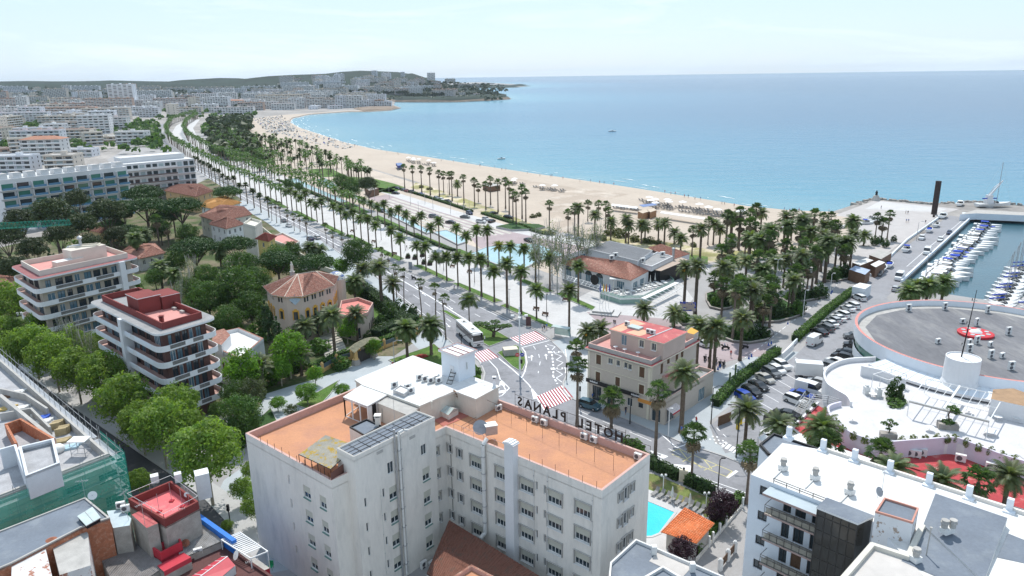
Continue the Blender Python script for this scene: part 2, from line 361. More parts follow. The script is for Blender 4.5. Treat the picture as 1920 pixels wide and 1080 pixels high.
def date_crown(seed,L_=2.7,n=46,m=None,lo=-.35,droop=1.0,fruit=False,nl=12,lw=.5):
 r=random.Random(seed);mb=MB();m=m or datel
 for i in range(n):
  t=i/n;el=lo+(1.45-lo)*t**.85;az=i*2.399+r.uniform(-.2,.2);frond(mb,(0,0,.1*r.random()),az,el+r.uniform(-.12,.12),L_*r.uniform(.85,1.1)*(1-.15*t),m,droop*r.uniform(.8,1.15),nl,lw,r=r)
 if fruit:
  for i in range(8):
   az=i*.8;mb.tube((0,0,0),(math.cos(az)*.7,math.sin(az)*.7,-.1),.05,fruitm,4);mb.tube((math.cos(az)*.7,math.sin(az)*.7,-.1),(math.cos(az)*.85,math.sin(az)*.85,-.65),.2,fruitm,5)
 return mb.mesh('palm_crown')
def fan_crown(seed,R=1.35,n=40,m=None,dead=18):
 r=random.Random(seed);mb=MB();m=m or washl;q=mb._m(m);qs=mb._m(skirt)
 for i in range(n+dead):
  dd=i>=n;el=r.uniform(-.35,1.4) if not dd else r.uniform(-1.45,-.75);az=i*2.399;u=Vector((math.cos(az)*math.cos(el),math.sin(az)*math.cos(el),math.sin(el)))
  s=Vector((-math.sin(az),math.cos(az),0));up=s.cross(u)*-1
  p=Vector((0,0,.15 if not dd else -.2-.5*r.random()));c=p+u*(R*r.uniform(.62,.85));rad=R*r.uniform(.42,.55);n0=len(mb.v);mb.v+=[tuple(c)]
  nb=7;rim=[]
  for k in range(nb*2-1):
   th=-1.9+3.8*k/(nb*2-2);rr=rad*(1 if k%2==0 else .5);v=c+(u*math.cos(th)+s*math.sin(th))*rr-Vector((0,0,.28*rad*(1 if k%2==0 else .3)))+up*(.08*(k%2))
   rim.append(v)
  mb.v+=[tuple(v) for v in rim]
  for k in range(nb*2-2):mb.f.append((n0,n0+1+k,n0+2+k));mb.mi.append(qs if dd else q)
  mb.f.append((len(mb.v),len(mb.v)+1,n0));mb.v+=[tuple(p-s*.04),tuple(p+s*.04)];mb.mi.append(qs if dd else q)
 return mb.mesh('palm_crown')
def palm_trunk(h,r0,r1,bulb,m,lean=0,seed=0):
 r=random.Random(seed);mb=MB();prof=[];n=12
 for k in range(n+1):
  t=k/n;rr=r0*(1.35-.35*min(1,t*6)) if t<.16 else r0+(r1-r0)*t
  rr*=1+.05*(k%2)
  prof.append((rr,t*(h-(1.4 if bulb else 0))))
 if bulb:prof+=[(bulb*.75,h-1.35),(bulb,h-.9),(bulb*.9,h-.4),(bulb*.5,h)]
 mb.lathe((0,0,-.1),prof,m,8)
 if lean:
  mb.v=[(x+lean*(z/h)**2*h*.1,y,z) for x,y,z in mb.v]
 return mb.mesh('palm_trunk',smooth=True)
def make_palm(kind,seed,label='palm'):
 HT=10.0
 root=thing('palm_tree',label,'palm')
 if kind=='d':tm=palm_trunk(HT,.27,.25,.55,trunkm);cm=date_crown(seed,3.0,40,lo=-.45,lw=.42)
 elif kind=='y':tm=palm_trunk(HT,.27,.25,.5,trunkm);cm=date_crown(seed,2.9,38,leafmat('yellowish_palm_leaf',(.14,.17,.035),(.22,.22,.05)),lo=-.45,lw=.42)
 elif kind=='c':tm=palm_trunk(HT,.42,.40,.75,trunkm);cm=date_crown(seed,4.0,64,datel,-.85,1.25,nl=15,lw=.5)
 elif kind=='g':tm=palm_trunk(HT,.36,.34,.6,trunkm);cm=date_crown(seed,3.5,44,dateb,-.6,1.15,fruit=(seed%2==0),nl=14,lw=.42)
 elif kind=='q':tm=palm_trunk(HT,.20,.17,0,trunkg);cm=date_crown(seed,3.2,22,datel,-.5,1.35,nl=16,lw=.7)
 elif kind=='w':tm=palm_trunk(HT,.26,.17,0,trunkg);cm=fan_crown(seed,1.75,44,washl,20)
 elif kind=='k':tm=palm_trunk(HT,.32,.26,0,trunkg);cm=fan_crown(seed,2.1,50,washl,60)
 elif kind=='t':tm=palm_trunk(HT,.17,.12,0,trunkg,lean=.6);cm=fan_crown(seed,1.25,26,leafmat('pale_fan_leaf',(.10,.15,.055),(.06,.10,.03)),6)
 t=obj('trunk',tm,root,local=1);c=obj('crown',cm,root,local=1);c.location=(0,0,HT);c.rotation_euler=(0,0,0)
 return root,t,c
PALMS={}
for k,ns in (('d',3),('y',1),('c',2),('g',3),('q',1),('w',3),('k',2),('t',2)):
 PALMS[k]=[[make_palm(k,11*i+ord(k),'palm'),False] for i in range(ns)]
def hgt(x,y,yt):
 X,Y=G(x,y);d=CR.transposed()
 lo,hi=0,50
 for _ in range(30):
  m=(lo+hi)/2;v=d@Vector((X,Y,m-H));py=540+v.y/v.z*F
  if py>yt:lo=m
  else:hi=m
 return m
PCOUNT=[0]
def palm(kind,X,Y,h,label,group,cs=1.0):
 PCOUNT[0]+=1
 e=PALMS[kind][rnd.randrange(len(PALMS[kind]))];(root,t,c),used=e
 if used:
  r=root.copy();COL.objects.link(r);t2=t.copy();c2=c.copy();COL.objects.link(t2);COL.objects.link(c2);t2.parent=r;c2.parent=r
 else:e[1]=True;r,t2,c2=root,t,c
 r.location=(X,Y,0);r.rotation_euler=(0,0,rnd.uniform(0,6.28));t2.scale=(max(.8,min(1.2,h/10)),)*2+(h/10,);c2.location=(0,0,h);c2.scale=(cs,cs,cs*rnd.uniform(.92,1.05))
 r['label']=label;r['group']=group;return r
def palms_px(data,what,where,group,start_from,spread=1.0,big=None):
 D=[tuple(x.split()) for x in data.strip().split(';') if x.strip()]
 L_=[(d[0],float(d[1]),float(d[2]),float(d[3]) if len(d)>3 else None) for d in D]
 names={'d':'stout date palm','y':'yellowish date palm','c':'broad drooping palm','g':'greyish date palm','q':'slender feathery palm','w':'tall fan palm','k':'dry-skirted fan palm','t':'thin sparse fan palm'}
 for i,(k,x,y,yt) in enumerate(L_):
  X,Y=G(x,y);h=hgt(x,y,yt) if yt else 9.5
  lab=f"{names[k]}, {ORD[i]} in {where} from {start_from}" if i<20 else f"{names[k]}, {'first' if i==20 else ORD[i-20]} past twentieth in {where} from {start_from}"
  palm(k,X,Y,max(3.5,h),lab,group,spread)
def leaf_crown(seed,R,Hh,n,ls,m,lobes=26,flat=1.0,gap=.0,trunk_h=0,base_cut=-.5):
 r=random.Random(seed);mb=MB();q=mb._m(m);L_=[]
 for i in range(lobes):
  az=i*2.399;z=1-2*(i+.5)/lobes
  z=max(base_cut,z);rr=math.sqrt(max(0,1-z*z))
  L_.append((Vector((math.cos(az)*rr*R*.7*r.uniform(.6,1.2),math.sin(az)*rr*R*.7*r.uniform(.6,1.2),z*Hh*.62*r.uniform(.7,1.2))),R*r.uniform(.18,.42)))
 for i in range(n):
  c,lr=L_[r.randrange(lobes)]
  u=Vector((r.gauss(0,1),r.gauss(0,1),r.gauss(0,1)+.35)).normalized();p=c+Vector((u.x*lr,u.y*lr,u.z*lr*flat))*r.uniform(.72,1.06)
  a=Vector((r.gauss(0,1),r.gauss(0,1),r.gauss(0,.6)));nn=(u+a*.55).normalized();t=nn.orthogonal().normalized();b=nn.cross(t);an=r.uniform(0,6.28);t,b=t*math.cos(an)+b*math.sin(an),b*math.cos(an)-t*math.sin(an);s_=ls*r.uniform(.6,1.25)
  k=len(mb.v);mb.v+=[tuple(p-t*s_),tuple(p+b*s_*.6),tuple(p+t*s_),tuple(p-b*s_*.6)];mb.f.append((k,k+1,k+2,k+3));mb.mi.append(q)
 return mb.mesh('tree_crown')
def limb_trunk(seed,h,r0,spread,m,n=6,top=1.5):
 r=random.Random(seed);mb=MB();mb.tube((0,0,-.2),(0,0,h*.55),r0,m,8,r0*.75)
 for i in range(n):
  az=i*6.28/n+r.uniform(-.4,.4);a=Vector((0,0,h*(.5+.05*i/n)));b=a+Vector((math.cos(az)*spread*.45,math.sin(az)*spread*.45,h*.28));c=b+Vector((math.cos(az+.3)*spread*.4,math.sin(az+.3)*spread*.4,h*.2*top))
  mb.tube(a,b,r0*.5,m,6,r0*.32);mb.tube(b,c,r0*.32,m,5,r0*.1)
 return mb.mesh('tree_trunk',smooth=True)
barkp=mat('plane_bark',(.30,.27,.21),.95,.3,2,bump=.4);barkd=mat('pine_bark',(.13,.10,.08),.95,.3,2,bump=.6);barkg=mat('poplar_bark',(.34,.33,.30),.9,.2,2)
planel=leafmat('plane_leaf',(.19,.28,.055),(.11,.20,.035),scale=.4,tr=.45)
brightl=leafmat('bright_leaf',(.13,.25,.03),(.09,.19,.025),scale=.4,tr=.5)
oakl=leafmat('dark_leaf',(.045,.10,.022),(.075,.13,.03),scale=.3)
pinel=leafmat('stone_pine_needles',(.028,.075,.014),(.05,.10,.02),scale=.35,tr=.15)
aleppo=leafmat('pine_needles',(.055,.075,.025),(.035,.055,.018),scale=.3,tr=.15)
greyl=leafmat('silvery_leaf',(.13,.16,.10),(.19,.21,.14),scale=.4)
purpl=leafmat('purple_leaf',(.045,.018,.030),(.03,.012,.022),scale=.5,tr=.2)
cypl=leafmat('cypress_leaf',(.025,.06,.018),(.04,.075,.02),scale=.5,tr=.1)
TREES={}
def make_tree(kind,seed):
 r=thing('tree','tree','tree')
 if kind=='plane':tm=limb_trunk(seed,7,.2,3.2,barkp,7);cm=leaf_crown(seed,4.5,4.6,6500,.21,planel,34,1,base_cut=-.7);z=7.3
 elif kind=='bright':tm=limb_trunk(seed,5,.2,2.5,barkp,6);cm=leaf_crown(seed,3.4,3.6,4200,.2,brightl,24,1,base_cut=-.8);z=5.0
 elif kind=='oak':tm=limb_trunk(seed,7,.28,3.2,barkd,7);cm=leaf_crown(seed,4.6,4.6,6000,.2,oakl,34,1,base_cut=-.8);z=6.5
 elif kind=='stone':tm=limb_trunk(seed,9,.3,4.2,barkd,8,.8);cm=leaf_crown(seed,5.6,2.2,8500,.2,pinel,44,.55,base_cut=-.15);z=9.3
 elif kind=='aleppo':tm=limb_trunk(seed,10,.28,3.5,barkd,8,1.5);cm=leaf_crown(seed,4.8,4.0,7000,.21,aleppo,38,.7,base_cut=-.4);z=11
 elif kind=='poplar':tm=limb_trunk(seed,8,.16,2.0,barkg,14,2.6);cm=leaf_crown(seed,2.6,4.4,900,.15,greyl,26,1.3,base_cut=-.8);z=6.5
 elif kind=='cypress':tm=limb_trunk(seed,4,.14,.3,barkd,3);cm=leaf_crown(seed,1.0,5.6,2200,.16,cypl,30,2.0,base_cut=-1);z=5.4
 elif kind=='purple':tm=limb_trunk(seed,3.6,.12,1.6,barkd,6);cm=leaf_crown(seed,2.4,2.3,3600,.15,purpl,26,1,base_cut=-.7);z=3.6
 elif kind=='grey':tm=limb_trunk(seed,5,.2,2.2,barkd,6);cm=leaf_crown(seed,3.2,3.3,3600,.17,leafmat('olive_leaf',(.10,.125,.06),(.06,.085,.035)),24,1,base_cut=-.8);z=4.8
 t=obj('trunk',tm,r,local=1);c=obj('crown',cm,r,local=1);c.location=(0,0,z)
 return Proto(r)
for k,n in (('plane',3),('bright',2),('oak',2),('stone',2),('aleppo',2),('poplar',2),('cypress',1),('purple',1),('grey',1)):TREES[k]=[make_tree(k,i*7+len(k)) for i in range(n)]
TOPZ=dict(plane=11.5,bright=8.4,oak=11,stone=11.3,aleppo=15,poplar=11,cypress=11,purple=6,grey=8)
def tree(kind,x,y,s=1.0,label='',group=None,cat='tree',z=0,world=False,sz=None):
 X,Y=(x,y) if world else G(x,y,z);p=rnd.choice(TREES[kind])
 r=p.put((X,Y,z),rnd.uniform(0,6.28),label,group,(s,s,sz or s*rnd.uniform(.93,1.07)),cat);r.name=kind_name[kind];return r
kind_name=dict(plane='plane_tree',bright='leafy_tree',oak='broadleaf_tree',stone='stone_pine',aleppo='pine_tree',poplar='poplar_tree',cypress='cypress_tree',purple='purple_tree',grey='olive_tree')
def bush_mesh(seed,m,n=900,ls=.11):return leaf_crown(seed,1,1,n,ls,m,14,1,base_cut=-.5)
BM={k:bush_mesh(5,m) for k,m in (('green',leafmat('shrub_leaf',(.06,.13,.025),(.09,.17,.03),scale=.6)),('dark',leafmat('dark_shrub_leaf',(.03,.07,.02),(.05,.09,.025),scale=.6)),('purple',purpl),('olive',leafmat('dry_shrub_leaf',(.13,.14,.05),(.09,.11,.04),scale=.6)),('red',leafmat('red_flowers',(.42,.03,.03),(.3,.04,.03),scale=.8)),('yel',leafmat('yellowgreen_leaf',(.16,.19,.05),(.11,.15,.04),scale=.8)))}
def bush(kind,x,y,sx,sy,sz,label,z=0,group=None,world=False,name='shrub'):
 X,Y=(x,y) if world else G(x,y,z)
 o=obj(name,BM[kind],None,label,'shrub',group,loc=(X,Y,z+sz*.45));o.scale=(sx,sy,sz);o.rotation_euler.z=rnd.uniform(0,6);return o
def hedge(A,B,wd,h,label,z=0,m=None,dens=16,name='hedge',group=None,P=None):
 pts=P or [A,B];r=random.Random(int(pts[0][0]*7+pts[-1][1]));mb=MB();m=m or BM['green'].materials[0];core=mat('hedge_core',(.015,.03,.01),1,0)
 for i in range(len(pts)-1):
  a=Vector(pts[i]);b=Vector(pts[i+1]);d=b-a;L_=d.length
  if L_<.1:continue
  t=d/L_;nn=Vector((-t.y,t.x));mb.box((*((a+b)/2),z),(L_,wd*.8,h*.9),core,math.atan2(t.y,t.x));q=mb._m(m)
  for k in range(int(L_*(wd+2*h)*dens)):
   u=r.random()*L_;f=r.random()*(wd+2*h)
   if f<h:o=-wd/2;zz=f;nr=-nn
   elif f<h+wd:o=f-h-wd/2;zz=h;nr=None
   else:o=wd/2;zz=f-h-wd;nr=nn
   p=Vector((*(a+t*u+nn*(o+r.uniform(-.06,.1)*(1 if o>0 else -1))),z+zz+r.uniform(-.05,.12)))
   N_=Vector((nr.x,nr.y,.3)) if nr else Vector((0,0,1));N_=(N_+Vector((r.gauss(0,.6),r.gauss(0,.6),r.gauss(0,.4)))).normalized();e=N_.orthogonal().normalized();e2=N_.cross(e);s_=.16*r.uniform(.6,1.3)
   n=len(mb.v);mb.v+=[tuple(p-e*s_),tuple(p+e2*s_),tuple(p+e*s_),tuple(p-e2*s_)];mb.f.append((n,n+1,n+2,n+3));mb.mi.append(q)
 return obj(name,mb,None,label,'hedge',group)
# ================================================================ palms of the boulevard, park and beach
palms_px("d 1067 621 545;d 1006 598 545;d 977 589 510;d 951 577 495;d 927 567 510;d 903 557 487;d 881 547 485;d 859 537 484;d 838 527 483;d 819 519 483;d 799 507 463;d 783 497 462;d 752 487 447;d 736 481 433;d 706 465 423;d 692 462 411;d 678 452 411;d 665 447 399;d 652 441 404;d 641 436 393;d 628 431 387;d 606 421 378;d 595 417 385;d 585 412 380;d 576 407 362;d 566 402 372;d 557 397 364;d 548 395 358;d 539 392 361",'','the roadside lawn row','boulevard palms, road side','the roundabout')
palms_px("d 1084 566 500;d 1031 546 485;d 1004 531 480;d 983 522 468;d 957 512 463;y 936 505 463;d 915 500 432;d 895 495 431;d 875 484 443;d 857 474 428;d 824 464 416;d 808 456 427;d 791 447 405;d 777 445 415;d 763 441 403;d 749 432 393;d 734 422 398;d 722 425 383;d 709 416 388;d 697 408 382;d 683 402 376;d 662 394 367;d 651 390 363;d 641 384 358;d 630 380 356",'','the fountain-side row','boulevard palms, fountain side','the restaurant')
palms_px("t 836 637 560;t 818 618 540;t 791 596 530;t 758 572 510;t 744 558 503;t 728 500 487;t 716 490 470;t 654 463 448;t 642 460 443;t 625 465 437;t 613 457 424;t 577 453 413;t 576 440 412;t 563 435 408;t 552 433 405;t 540 423 398;t 527 419 383;t 519 418 382;t 510 414 384",'','the villa pavement row','thin palms on the villa pavement','the parked coach',1.0)
palms_px("q 880 606 562",'','the road median','median palm','the coach')
palms_px("w 759 353 313;w 775 357 316;w 791 361 316;w 807 366 319;w 824 369 325;w 832 361 327;w 843 365 328;w 848 377 327;g 858 368 345;w 870 381 333;w 890 386 340;w 897 379 350;w 911 393 347;w 920 384 337;w 934 398 343;w 948 391 339;w 955 403 346;w 962 418 362;w 968 424 367",'','the beach footpath row','tall palms along the beach footpath','the kiosk')
palms_px("w 979 410 353;w 986 416 362;w 1030 434 383;w 1065 436 400;w 1077 440 390;g 1084 442 390;w 1102 415 382;w 1122 407 383;w 1135 428 384;w 1140 432 396;g 1115 444 403;g 1145 450 416;g 1173 455 411;g 1178 457 423;g 1202 457 421;g 1209 452 424;g 1234 452 420;g 1245 464 419;g 1264 458 437;g 1276 470 447",'','the row before the sunbeds','palms between car park and sunbeds','the seat wall')
palms_px("g 1207 606 580;g 1264 614 596;g 1282 582 503;g 1303 590 500;k 1338 562 522;k 1350 520 470;w 1366 522 460;k 1362 515 478;g 1373 530 490;w 1373 638 540;w 1384 626 532;g 1407 628 546;g 1419 606 583;c 1425 575 508;g 1387 676 598;g 1338 696 613;g 1330 690 628;g 1306 686 610;k 1443 520 480;c 1440 505 465",'','the plaza garden','plaza garden palms','the corner house')
palms_px("k 1478 578 520;k 1487 576 510;k 1497 553 497;k 1513 544 503;w 1505 548 495;c 1530 532 472;c 1545 530 455;c 1582 512 455;k 1470 498 460;w 1458 453 420;w 1483 451 400;k 1512 455 420;w 1540 450 407;k 1522 460 402;w 1554 448 405;k 1563 465 435;k 1403 478 418;k 1385 470 420;w 1414 478 425;c 1404 500 447",'','the clumps behind the plaza','palm clumps by the plaza','the parking hedge')
palms_px("w 1297 481 432;g 1312 489 430;w 1327 459 415;g 1337 459 420;g 1349 457 430;w 1640 452 408;k 1652 452 418;w 1663 449 402;g 1619 461 442;c 1712 572 540;c 1735 575 535;c 1765 565 530;c 1700 580 548",'','the harbour esplanade group','palms by the harbour esplanade','the restaurant')
palms_px("w 1082 800 688;w 1080 683 650;g 1102 650 637;g 1125 645 618;k 1146 803 748;w 1228 866 735;g 1277 811 700;w 1296 904 815;w 1399 945 850;g 1396 838 770",'','the corner house group','street palms by the corner house','the bus bay')
palms_px("c 667 575 530;g 683 558 505;g 717 585 500;g 739 572 532;g 566 628 583;g 575 655 612;g 629 673 592;g 671 642 590;g 605 640 602;g 566 703 660;g 494 730 684;c 764 671 617;c 809 666 612",'','the tiled villa garden','villa garden palms','the road corner')
def palms_crown(data,h,lab,group):
 for i,d in enumerate(data.split(';')):
  k,x,y=d.split();X,Y=G(float(x),float(y),h);palm(k,X,Y,h,lab.format(FST[i]),group,.95)
palms_crown("g 1460 798;c 1541 806;k 1552 835;k 1652 848;g 1676 880;g 1765 905;k 1835 903;g 1893 893",8.5,'palm beside the red terrace, {} from the left behind the white building roof','palms by the red terrace')
palms_px("c 275 475 440;k 330 445 400;k 300 465 412;w 318 470 425;c 415 500 470;c 262 500 447;g 1 520 480;k 70 520 500;c 305 540 500;c 330 545 515;c 520 500 470;c 585 500 465;c 600 495 470;k 275 375 330;k 305 372 332;k 340 370 322;w 362 372 330;w 230 472 455",'','the pine garden','palms among the villas','the beige flats')
FARMB=MB()
def far_palm(X,Y,h,fan=False):
 tm_=trunkm;FARMB.tube((X,Y,0),(X,Y,h),.3,tm_,4,.25,cap=False);n=26 if not fan else 22;m=MATS['pine_needles'] if fan else MATS['dark_leaf'];q=FARMB._m(m);a0=rnd.uniform(0,6)
 for i in range(n):
  az=a0+i*2.399;el=-.5+1.7*i/n;L_=3.4 if not fan else 2.1
  d=Vector((math.cos(az)*math.cos(el),math.sin(az)*math.cos(el),math.sin(el)));s_=Vector((-math.sin(az),math.cos(az),0))*(.5 if not fan else .75);c=Vector((X,Y,h));md=c+d*L_*.6;tp=c+d*L_+Vector((0,0,-L_*(.35 if not fan else .2)))
  k=len(FARMB.v);FARMB.v+=[tuple(c),tuple(md-s_),tuple(tp),tuple(md+s_)];FARMB.f.append((k,k+1,k+2,k+3));FARMB.mi.append(q)
def rowline(P,sp,kind,h,label,group,jit=.4,cs=1.0,skip=0):
 W=[Vector(G(*p)) for p in P];acc=skip;n=0
 for i in range(len(W)-1):
  d=W[i+1]-W[i];L_=d.length
  while acc<L_:
   p=W[i]+d*(acc/L_);far_palm(p.x+rnd.uniform(-jit,jit),p.y+rnd.uniform(-jit,jit),h*rnd.uniform(.85,1.15),kind=='t');acc+=sp;n+=1
  acc-=L_
 return n
FAR_A="one of the distant palms massed along the road side of the curving boulevard"
FAR_B="one of the distant palms massed along the beach side of the curving boulevard"
rowline([(530,386),(497,370),(437,343),(394,318),(350,292),(318,268),(312,250),(322,234),(347,224),(368,217)],10.5,'d',9.5,FAR_A,'distant boulevard palms, road side')
rowline([(620,374),(560,352),(500,333),(416,303),(380,285),(354,266),(345,250),(352,235),(372,222)],9.5,'dd',9.5,FAR_B,'distant boulevard palms, beach side')
rowline([(675,412),(590,372),(530,350),(470,330),(430,312)],12,'dc',8.5,'one of the dense palms beyond the hedge on the beach side of the promenade','palms beyond the hedge')
rowline([(503,408),(470,386),(430,362),(400,340),(365,315)],15,'t',9,'one of the far thin palms on the villa-side pavement','far thin palms')
def poly_scatter(pix,n,fn,mind=5,seed=1):
 r=random.Random(seed);W=[Vector(G(*p)) for p in pix];xs=[p.x for p in W];ys=[p.y for p in W];got=[]
 def inside(x,y):
  c=False
  for i in range(len(W)):
   a,b=W[i],W[i-1]
   if (a.y>y)!=(b.y>y) and x<(b.x-a.x)*(y-a.y)/(b.y-a.y)+a.x:c=not c
  return c
 for _ in range(n*40):
  if len(got)>=n:break
  x=r.uniform(min(xs),max(xs));y=r.uniform(min(ys),max(ys))
  if inside(x,y) and all((x-a)**2+(y-b)**2>mind*mind for a,b in got):got.append((x,y));fn(x,y)
 return got
poly_scatter([(400,270),(455,262),(560,285),(640,318),(720,352),(690,362),(600,345),(520,335),(430,305)],210,lambda x,y:far_palm(x,y,rnd.uniform(8,12),rnd.random()<.5),4.2,5)
for i,(x,y) in enumerate(poly_scatter([(1335,560),(1420,515),(1520,470),(1600,470),(1600,512),(1500,585),(1440,635),(1365,638)],34,lambda x,y:None,4.2,2)+poly_scatter([(1345,440),(1440,440),(1530,470),(1420,515),(1345,505)],16,lambda x,y:None,4.5,3)):palm(rnd.choice('wkkggc'),x,y,rnd.uniform(7,13),'one of the crowded palms filling the plaza garden between restaurant and harbour','crowded plaza palms')
obj('distant_palms',FARMB,None,'mass of distant palms lining the curving boulevard and filling the beach-front grove','palms',None,'stuff')
# ================================================================ roads, pavements, lawns, markings
curbR=[(1035,641),(1007,622),(960,602),(903,575),(880,562),(852,548),(767,512),(688,475),(593,431),(502,386),(442,356),(395,328),(350,300),(322,280),(308,262),(303,245),(308,232)]
curbL=[(850,645),(797,597),(773,577),(752,560),(700,515),(650,483),(600,450),(545,420),(502,397),(455,375),(420,352),(375,325),(330,300),(300,280),(288,262),(284,248),(290,234)]
Z[0]=0
sheet('boulevard_road',curbR+curbL[::-1],asphalt,z=.02)
sheet('roundabout_road',[(1035,641),(1052,657),(1062,672),(1066,690),(1062,705),(1056,718),(1057,732),(1066,744),(1082,752),(1130,768),(1175,786),(1225,808),(1281,831),(1360,857),(1412,879),(1500,910),(1500,1010),(1400,962),(1337,922),(1275,897),(1229,876),(1120,835),(1040,810),(975,790),(930,765),(905,722),(909,700),(905,690),(898,677),(884,665),(850,645),(903,575)],asphalt,z=.016)
for nm,P,m in (('promenade_paving',[(1300,560),(1240,480),(1080,560),(1040,552),(968,526),(880,490),(780,445),(700,405),(620,368),(540,333),(470,305),(410,282),(370,258),(362,240),(375,224),(352,224),(330,236),(322,250),(330,268),(362,292),(405,320),(450,345),(540,392),(606,424),(660,442),(706,468),(758,488),(853,529),(943,567),(1042,614),(1060,640),(1100,690),(1100,720),(1180,700),(1250,620)],paveW),
 ('boulevard_pavement',[(1035,639),(1007,620),(903,573),(767,510),(688,473),(593,429),(502,384),(442,354),(460,352),(540,393),(606,426),(706,470),(758,491),(838,530),(925,570),(1032,617)],paveG),
 ('villa_pavement',[(850,645),(797,597),(752,560),(700,515),(650,483),(600,450),(545,420),(502,397),(455,375),(440,382),(500,417),(540,447),(590,485),(640,520),(700,575),(750,620),(790,660),(800,690),(735,668),(700,668),(640,695),(588,712),(545,724),(500,738),(470,790),(480,860),(420,900),(400,940),(480,1080),(900,1000),(930,765),(905,722)],paveB),
 ('hotel_front_pavement',[(1035,641),(1052,657),(1062,672),(1066,690),(1062,705),(1056,718),(1057,732),(1066,744),(1082,752),(1130,768),(1175,786),(1225,808),(1281,831),(1360,857),(1412,879),(1480,900),(1340,830),(1330,790),(1500,660),(1440,655),(1340,700),(1200,640),(1100,620)],paveB),
 ('cycle_road',[(1100,585),(1250,598),(1340,640),(1440,645),(1490,655),(1455,669),(1400,669),(1355,680),(1330,700),(1240,690),(1180,660)],paveP),
 ('esplanade_path',[(1455,669),(1490,655),(1650,505),(1600,500),(1440,640)],paveG)):
 sheet(nm,P,m,z={'promenade_paving':.014,'boulevard_pavement':.13,'villa_pavement':.012,'hotel_front_pavement':.010,'esplanade_path':.022,'cycle_road':.018}[nm])
def kerb(pix,wd=.3,h=.14,name='kerb',z0=0,m=None):
 mb=MB();P=[G(*p) for p in pix]
 mb.wallline(P,wd,z0,z0+h,m or kerbm);return struct(name,mb)
kerb([(1035,641),(1007,622),(960,602),(903,575),(852,548),(767,512),(688,475),(593,431),(502,386),(442,356)])
kerb([(1035,641),(1052,657),(1062,672),(1066,690),(1062,705),(1056,718),(1057,732),(1066,744),(1082,752),(1130,768),(1175,786),(1225,808),(1281,831),(1360,857),(1412,879)])
kerb([(1229,876),(1275,897),(1337,922),(1400,962)])
kerb([(850,645),(797,597),(752,560),(700,515),(650,483),(600,450),(545,420)])
kerb([(930,765),(905,722),(909,700),(905,690),(898,677),(884,665)])
lawn_n=[0]
def lawn(pix,m=None,name='lawn',h=.16,kb=True,z=.0):
 P=ccw([G(*p) for p in pix]);mb=MB();mb.prism(P,z,z+h,kerbm,m or grassm)
 if kb:mb.ring(P,.14,z+h-.03,z+h+.05,kerbm)
 struct(name,mb)
 return P
for P in ([(773,498),(790,497),(853,527),(838,529)],[(847,532),(862,531),(943,565),(925,569)],[(937,574),(948,570),(1042,612),(1032,616)],[(697,466),(710,464),(758,485),(748,491)],[(648,442),(660,440),(702,461),(692,463)],[(598,422),(612,420),(648,438),(638,441)],[(545,396),(560,396),(596,415),(584,416)],[(495,372),(508,371),(542,390),(530,391)],
   [(968,526),(985,524),(1040,547),(1024,550)],[(1040,551),(1055,549),(1125,580),(1110,583)],[(845,470),(862,467),(935,497),(920,502)],[(770,440),(782,437),(840,461),(828,466)],[(698,408),(710,404),(762,428),(750,433)],[(640,382),(652,378),(694,398),(682,402)]):lawn(P)
lawn([(932,662),(967,647),(975,652),(985,670),(986,682),(980,695),(975,697),(960,688)])
lawn([(885,608),(915,612),(957,636),(917,651),(870,622),(862,607)])
lawn([(825,582),(838,583),(872,602),(862,605)])
lawn([(814,645),(800,652),(728,676),(770,700),(880,745),(905,728),(903,700),(893,684),(855,682)])
lawn([(552,760),(637,713),(620,740),(600,762),(575,768)],name='garden_lawn');lawn([(470,800),(508,765),(520,790),(480,812)],grassd,'garden_lawn')
lawn([(700,560),(725,556),(742,585),(722,604),(695,612),(680,590)])
for P in ([(640,330),(700,335),(740,345),(760,352),(735,362),(700,358),(660,345)],[(575,318),(620,316),(648,330),(600,333)],[(640,345),(690,350),(742,356),(735,364)]):lawn(P,kb=False)
lawn([(1292,478),(1327,482),(1327,497),(1290,494)],kb=False)
sheet('dune_grass_strip',[(1048,440),(1020,428),(940,398),(860,368),(780,342),(770,352),(850,378),(930,408),(1000,432)],dunegr,z=.03)
sheet('dune_grass_strip',[(1130,440),(1240,452),(1340,470),(1420,470),(1420,500),(1320,488),(1230,472),(1140,456)],dunegr,z=.03)
sheet('beach_footpath',[(690,345),(740,360),(830,388),(960,425),(1030,440),(1140,462),(1240,482),(1330,503),(1330,510),(1230,490),(1130,470),(1020,448),(950,433),(820,396),(730,366),(680,350)],paveW,z=.035)
stonek=mat('planter_wall',(.33,.30,.27),.95,.2,1)
def planter(pix,h=.6,m=None,name='raised_bed'):
 P=ccw([G(*p) for p in pix]);mb=MB();mb.prism(P,0,h-.15,stonek,m or grassd);mb.ring(P,.45,0,h,stonek);struct(name,mb)
planter([(1322,553),(1345,545),(1375,555),(1382,570),(1370,580),(1350,583),(1330,578),(1323,565)])
planter([(1352,612),(1372,622),(1400,620),(1440,625),(1451,627),(1440,640),(1405,646),(1375,643),(1353,635)])
planter([(1405,590),(1440,560),(1465,562),(1500,580),(1510,590),(1490,598),(1462,605),(1435,607),(1420,602)])
planter([(1458,560),(1480,550),(1530,548),(1550,551),(1545,560),(1510,567),(1478,568)])
planter([(1270,602),(1290,594),(1302,600),(1300,610),(1280,611)])
planter([(1545,520),(1580,510),(1605,512),(1595,524),(1565,530),(1545,528)])
planter([(1400,545),(1440,533),(1442,540),(1420,550)],.5)
sheet('car_park',[(1330,800),(1490,668),(1600,556),(1660,556),(1700,600),(1700,760),(1500,840),(1440,830),(1360,850)],lotm,z=.024)
